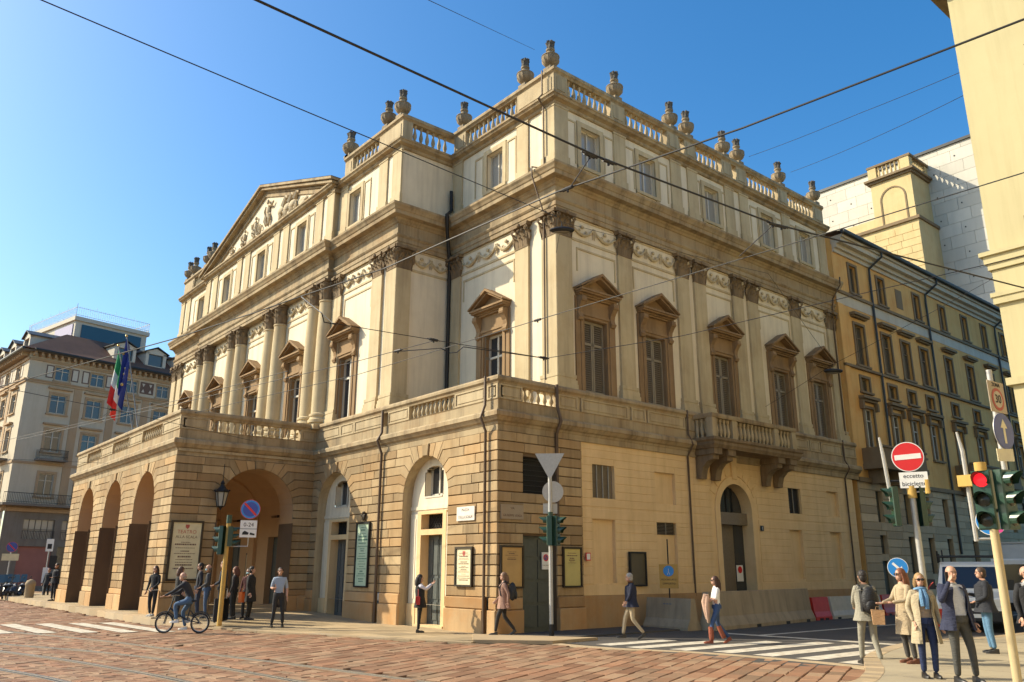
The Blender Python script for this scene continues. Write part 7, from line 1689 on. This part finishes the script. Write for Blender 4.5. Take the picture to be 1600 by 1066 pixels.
ob_ = empty('shopping_bag', (-26.05, 10.55, .75), fl_, 'orange shopping bag held in the group beside the porch', 'bag'); MB().prism([(-.13, 0), (.13, 0), (.14, .32), (-.14, .32)], -.06, .06, .01).build('bag', fab((.6, .16, .03), .6), ob_); MB().tube([(-.06, 0, .32), (0, 0, .44), (.06, 0, .32)], .008, 5).build('handle', fab((.5, .14, .03)), ob_)
# ================================================================ VEHICLES
M_VANW = plain('white_van_paint', (.72, .71, .67), .35, spec=.6, noise=.05)
M_TYRE = M_BLACK; M_CARGL = glass('car_glass', (.015, .016, .016), .12); M_HEADL = plain('headlamp', (.6, .6, .58), .15, noise=.05)
def van(pos, rz):
    o = empty('pickup_van', pos, rz, 'white cab van with black roof rack standing in the side street', 'van')
    # local: front at -y, width along x
    pr = [(0, .42), (0, .78), (.12, .98), (.85, 1.16), (1.5, 1.95), (1.75, 2.05), (3.1, 2.05), (3.1, .42)]   # (y, z) side outline
    m = MB(); n = len(pr)
    for s in (0,):
        v = [(-.93+(.07 if z > 1.2 else 0)+(.05 if z > 1.9 else 0), y, z) for y, z in pr]+[(.93-(.07 if z > 1.2 else 0)-(.05 if z > 1.9 else 0), y, z) for y, z in pr]
        m.add(v, [tuple(range(n)), tuple(range(2*n-1, n-1, -1))]+[(i, n+i, n+(i+1) % n, (i+1) % n) for i in range(n)])
    body = m.build('cab', M_VANW, o)
    m = MB(); m.add([(-.78, .93, 1.23), (.78, .93, 1.23), (.74, 1.47, 1.88), (-.74, 1.47, 1.88)], [(0, 1, 2, 3)]); m.xform(0, Matrix.Translation((0, -.018, .014))); m.build('windscreen', M_CARGL, body)
    MB().add([(.35, .9, 1.74), (.6, .9, 1.74), (.59, 1.03, 1.82), (.36, 1.03, 1.82)], [(0, 1, 2, 3)]).build('permit_sticker', plain('green_sticker', (.1, .35, .2), .5), body, (-.85, .47, .035))
    for s in (-1, 1):
        x = s*.885; m = MB(); m.add([(x, 1.15, 1.25), (x, 2.2, 1.25), (x*.985, 2.2, 1.85), (x*.985, 1.5, 1.85)], [(0, 1, 2, 3)]); m.build('side_window', M_CARGL, body)
        MB().box(*sorted((s*.935, s*.945)), 1.9, 2.1, 1.05, 1.1).build('door_handle', M_BLACK, body)
        MB().prism([(s*.62-.24, .72), (s*.62+.24, .72), (s*.62+.24, .95), (s*.62-.24, .98)], -.01, .12, .02).build('headlight', M_HEADL, body)
        m = MB(); m.box(*sorted((s*.98, s*1.2)), 1.0, 1.1, 1.2, 1.5); m.tube([(s*.88, 1.1, 1.25), (s*1.0, 1.05, 1.3)], .025, 5); m.build('mirror', M_BLACK, body)
        for y in (.62, 2.9):
            w_ = MB().lathe([(.0, -.1), (.33, -.1), (.34, -.08), (.34, .08), (.33, .1), (0, .1)], 20).build('wheel', M_TYRE, o, (s*.82, y, .34), rot=(0, HP, 0)); MB().lathe([(0, .0), (.2, 0), (.18, .02), (0, .03)], 14).build('rim', M_GALV, w_, (0, 0, s*.1), rot=(0 if s > 0 else math.pi, 0, 0))
    MB().prism([(-.9, .3), (.9, .3), (.9, .62), (-.9, .62)], -.1, .2, .03).build('bumper', M_BLACK, body)
    g = MB().prism([(-.36, .68), (.36, .68), (.4, .88), (-.4, .88)], -.02, .05, .01).build('grille', M_BLACK, body); MB().box(-.26, .26, -.115, -.105, .42, .53).build('number_plate', M_WHITE, body)
    m = MB()
    for s in (-.8, .8): m.tube([(s, 1.5, 2.03), (s, 1.5, 2.3)], .025, 5); m.tube([(s, 3.0, 2.03), (s, 3.0, 2.45)], .025, 5); m.tube([(s, 1.45, 2.2), (s, 5.6, 2.24)], .03, 5)
    m.tube([(-.85, 1.5, 2.2), (.85, 1.5, 2.2)], .03, 5); m.tube([(-.95, 3.0, 2.24), (.95, 3.0, 2.24)], .03, 5); m.tube([(-.95, 3.0, 2.42), (-.95, 3.0, 2.02)], .03, 5); m.tube([(.95, 3.0, 2.42), (.95, 3.0, 2.02)], .03, 5); m.build('roof_rack', M_BLACK, o)
    m = MB(); m.box(-.95, .95, 3.2, 5.6, .7, 1.15); m.box(-.9, .9, 3.2, 5.6, .5, .7); m.build('load_bed', plain('grey_load_bed', (.3, .3, .3), .5), o)
    for s in (-1, 1): MB().lathe([(.0, -.1), (.33, -.1), (.34, 0), (.33, .1), (0, .1)], 20).build('wheel', M_TYRE, o, (s*.82, 4.8, .34), rot=(0, HP, 0))
    return o
van((-10.75, 27.0, -.0), facing(.28, -.96)+.05)
bt_ = empty('box_truck', (-11.6, 33.8, 0), .05, 'grey white box truck parked behind the white cab van', 'truck')
bx_ = MB().prism([(-1.15, .9), (1.15, .9), (1.15, 2.78), (-1.15, 2.78)], 1.6, 6.2, .03).build('box_body', plain('grey_box_body', (.46, .47, .46), .4, noise=.08), bt_); MB().box(-1.18, 1.18, 1.57, 6.22, 2.78, 2.84).build('box_roof', M_GALV, bx_)
cbt = MB().prism([(-1.0, .45), (1.0, .45), (.95, 2.2), (-.95, 2.2)], 0, 1.6, .06).build('cab', M_VANW, bt_); MB().box(-.86, .86, -.012, .02, 1.25, 2.0).build('windscreen', M_CARGL, cbt); MB().box(-.95, .95, -.08, .1, .35, .65).build('bumper', M_BLACK, cbt)
for s in (-1, 1):
    for y in (.7, 4.9): MB().lathe([(0, -.12), (.38, -.12), (.4, 0), (.38, .12), (0, .12)], 18).build('wheel', M_TYRE, bt_, (s*.9, y, .4), rot=(0, HP, 0))
    MB().box(*sorted((s*.5, s*.85)), -.03, .02, .7, .88).build('headlight', M_HEADL, cbt)
# ---- scooters parked at the far left
def scooter(pos, rz, col, label):
    o = empty('scooter', pos, rz, label, 'scooter', 'scooters parked at the far left'); mt = plain('scooter_paint', col, .3)
    for y in (-.62, .62):
        w_ = MB().lathe([(0, -.05), (.22, -.05), (.25, -.03), (.25, .03), (.22, .05), (0, .05)], 16).build('wheel', M_TYRE, o, (0, y, .25), rot=(0, HP, 0)); MB().lathe([(0, -.056), (.12, -.056), (.12, .056), (0, .056)], 10).build('rim', M_GALV, w_)
    m = MB(); m.tube([(0, .1, .38), (0, .35, .55), (0, .75, .62)], [.12, .18, .09], 8); m.tube([(0, -.2, .3), (0, .2, .32)], .12, 8); m.tube([(0, -.42, .3), (0, -.4, .6), (0, -.34, .85)], [.13, .2, .1], 8); m.ball((0, -.62, .46), (.09, .24, .08), 8, 6); m.build('body', mt, o, smooth=True)
    m = MB(); m.ball((0, .3, .76), (.15, .36, .07), 10, 6); m.build('seat', M_BLACK, o, smooth=True)
    m = MB(); m.tube([(-.32, -.22, 1.0), (0, -.32, .95), (.32, -.22, 1.0)], .02, 6); m.tube([(0, -.32, .95), (0, -.6, .3)], .025, 6); m.build('handlebar', M_BLACK, o)
    for s in (-1, 1): m = MB(); m.tube([(s*.26, -.26, 1.0), (s*.36, -.3, 1.2)], .008, 4); m.ball((s*.37, -.3, 1.24), (.06, .015, .04), 8, 5); m.build('mirror', M_BLACK, o)
    m = MB(); m.add([(-.2, -.42, .95), (.2, -.42, .95), (.17, -.36, 1.4), (-.17, -.36, 1.4), (-.2, -.425, .95), (.2, -.425, .95), (.17, -.365, 1.4), (-.17, -.365, 1.4)], [(0, 1, 2, 3), (7, 6, 5, 4)]); m.build('windshield', M_GLASS, o); MB().ball((0, -.5, .8), (.08, .05, .07), 8, 6).build('headlight', M_HEADL, o)
for i, (x, y, a, c, lb_) in enumerate(((-55.8, 8.5, 1.0, (.03, .03, .035), 'black scooter with windshield, nearest the left edge'), (-57.2, 8.95, 1.15, (.35, .36, .36), 'silver scooter parked second from the left edge'), (-57.0, 9.5, .9, (.02, .03, .06), 'dark blue scooter in the middle of the row'), (-59.5, 9.5, 1.1, (.05, .05, .05), 'dark grey scooter next to the dark blue one'), (-58.6, 10.1, 1.0, (.25, .25, .24), 'grey scooter beside the timetable post'), (-57.4, 11.9, 1.0, (.4, .05, .03), 'red scooter behind the man at the porch pier'))):
    scooter((x, y, 0), a, c, lb_)
# ================================================================ OVERHEAD WIRES
M_WIRE = plain('black_wire', (.012, .011, .011), .6, noise=0)
GW = 'overhead wires'
def sag(pts, k=.004, n=6):
    out = []; P_ = [Vector(p) for p in pts]
    for a, b in zip(P_[:-1], P_[1:]):
        for i in range(n): t = i/n; q = a.lerp(b, t); q.z -= (b-a).length*k*4*t*(1-t)*1.0; out.append(q)
    return out+[P_[-1]]
def wire(pts, r, label, fit=(), k=.003):
    p0 = Vector(pts[0]); o = MB().tube([q-p0 for q in sag(pts, k)], r, 5).build('overhead_wire', M_WIRE, None, p0); tag(o, label, 'wire', GW)
    for f, d in fit:                                   # insulators on the wire
        f = Vector(f)-p0; d = Vector(d).normalized(); m = MB(); m.tube([f-d*.16, f-d*.1, f-d*.1, f+d*.1, f+d*.1, f+d*.16], [.012, .012, .03, .03, .012, .012], 7); m.tube([f+Vector((0, 0, .03)), f+Vector((0, 0, -.06))], .02, 5); m.build('insulator', M_WIRE, o)
    return o
wire([(-7.1, -9, 7.6), (-7.18, 2.49, 7.5), (-7.22, 7.61, 7.5), (-6.92, 11.6, 7.5), (-5.3, 18.15, 7.4), (-3.4, 24, 7.3)], .016, 'thick wire falling from the top edge past the cornice corner to the right edge', [((-7.24, 7.45, 7.48), (0, 1, 0)), ((-7.2, 7.8, 7.48), (.05, 1, 0)), ((-6.92, 11.55, 7.48), (.1, 1, 0)), ((-6.88, 11.75, 7.48), (.2, 1, 0))], 0.0)
wire([(4, 9.9, 7.7), (-2.2, 9.11, 7.6), (-5.42, 8.53, 7.5), (-8.43, 7.92, 7.5), (-13.1, 7.6, 7.5), (-15.16, 6.85, 7.3), (-16.23, 6.33, 7.1), (-18.83, 5.44, 6.9), (-25.19, 2.98, 6.5), (-34, -.5, 6.4)], .014, 'thick wire rising to the upper right edge in front of the side facade', [((-8.23, 7.97, 7.5), (1, .1, 0))], 0.0)
wire([(-7.24, 7.5, 7.5), (-8.23, 8.0, 7.5)], .009, 'short stay between the two thick wires near the cornice corner', k=0)
wire([(-6.92, 11.6, 7.5), (-8.12, 12.3, 7.45)], .009, 'short stay between wires in front of the middle side windows', k=0)
wire([(-10.0, -6, 8.6), (-10.29, .93, 8.6), (-10.59, 5.79, 8.6), (-12.46, 11.7, 9.6), (-15.27, 14.53, 11.25)], .009, 'thin wire from the upper left edge down to the hanging lamp', k=.001)
wire([(5, 13.6, 7.6), (-3.47, 12.81, 7.5), (-6.45, 12.43, 7.4), (-13.45, 11.97, 7.4), (-21.03, 11.51, 7.4), (-33.69, 9.39, 7.4)], .010, 'wire crossing the whole side facade at window height', [((-13.45, 11.97, 7.4), (1, .1, 0))], 0.0)
wire([(-15.16, 6.85, 7.3), (-13.78, 6.92, 6.4), (-13.5, 9.16, 6.4), (-13.12, 11.92, 6.4)], .008, 'tram wire running past the central corner towards the wing window', [((-13.5, 9.1, 6.4), (0, 1, 0)), ((-13.12, 11.85, 6.4), (.1, 1, 0))], 0.0)
wire([(-35, 5.0, 6.4), (-25.36, 7.02, 6.4), (-16.09, 8.79, 6.4), (-13.5, 9.16, 6.4)], .008, 'tram wire rising across the columns above the porch', [((-14.73, 9.0, 6.4), (1, .15, 0))], 0.0)
wire([(-14.73, 9.07, 6.4), (-13.95, 9.6, 6.4), (-13.85, 9.77, 6.3), (-13.7, 9.85, 6.3), (-13.6, 9.95, 6.42), (-13.12, 11.92, 6.4)], .011, 'bent frog piece of the tram wire beside the dark corner pipe', k=0)
wire([(-13.12, 11.92, 6.4), (-10.17, 13.1, 6.5), (-7.25, 13.91, 6.7), (-4.31, 15.04, 7.0), (2, 17.5, 7.2)], .008, 'wire from the wing window rising slightly to the right edge', k=0)
wire([(-15.16, 6.85, 7.28), (-13.63, 6.6, 6.5), (-13.71, 6.7, 6.36), (-13.71, 6.95, 6.36)], .012, 'bent black bracket on the tram wire above the porch columns', k=0)
wire([(-24, 0, 6.4), (-24.75, 2.93, 6.4), (-26.18, 6.06, 6.4), (-29.49, 11.97, 6.4)], .008, 'wire from the left edge passing the corner house windows', [((-26.18, 6.06, 6.4), (-.4, 1, 0))], 0.0)
wire([(-42, 3.3, 6.4), (-35.87, 4.56, 6.4), (-28.2, 6.19, 6.4), (-23.37, 7.13, 6.4), (-18.09, 7.98, 6.4)], .008, 'wire rising from the lower left past the flags', k=0)
wire([(-28.2, 6.19, 6.4), (-26.18, 6.06, 6.4)], .008, 'short stay between the wires left of the flags', k=0)
wire([(-42, 3, 6.3), (-40.83, 5.3, 6.3), (-39.0, 10.5, 6.3)], .007, 'thin wire in front of the corner house balcony', k=0)
wire([(-18.6, 29.58, 20.0), (-12, 26.5, 17.9), (-5.92, 24, 16.3), (-2, 22.4, 15.4)], .010, 'upper thin wire over the urns to the right building', k=.006)
wire([(-18.6, 33.1, 20.4), (-12, 28.4, 17.8), (-6.01, 24, 15.7), (-2, 21.2, 14.4)], .010, 'lower thin wire over the urns to the right building', k=.006)
wire([(-19.5, 17.3, 20.5), (-9.2, 5.9, 10.5), (-5, 1.2, 6.3)], .006, 'thin wire from the top edge to the corner urn', k=0)
wire([(-15.27, 14.53, 11.25), (-13.5, 22, 11.0), (-14.53, 27.42, 9.1)], .006, 'thin wire between the two hanging lamps', k=.004)
wire([(-15.27, 14.53, 11.25), (-18.8, 17.6, 12.2)], .007, 'thin wire tying the corner lamp to the facade', k=0)
wire([(-14.53, 27.42, 9.05), (-8, 24.5, 9.8), (-7.6, 24.1, 9.85)], .007, 'thin wire holding the far lamp to the right building', k=.004)
wire([(-14.53, 27.42, 9.05), (-18.85, 29.6, 8.4)], .007, 'thin wire holding the far lamp to the side facade', k=.004)
def lamp(pos, rz, label):
    o = empty('hanging_lamp', pos, rz, label, 'street lamp', 'lamps hanging from wires')
    m = MB(); m.ball((0, 0, .0), (.36, .17, .09), 14, 8); m.build('housing', M_IRON, o, smooth=True)
    m = MB(); m.ball((0, 0, -.035), (.27, .125, .075), 12, 6); m.build('diffuser', plain('lamp_diffuser', (.16, .14, .10), .3), o, smooth=True); MB().tube([(0, 0, .06), (0, 0, .28)], .012, 5).build('hanger', M_IRON, o)
lamp((-15.27, 14.53, 11.0), facing(*TC), 'dark oval lamp hanging in front of the corner capital'); lamp((-14.53, 27.42, 8.8), facing(*TC), 'dark oval lamp hanging in front of the last side window')
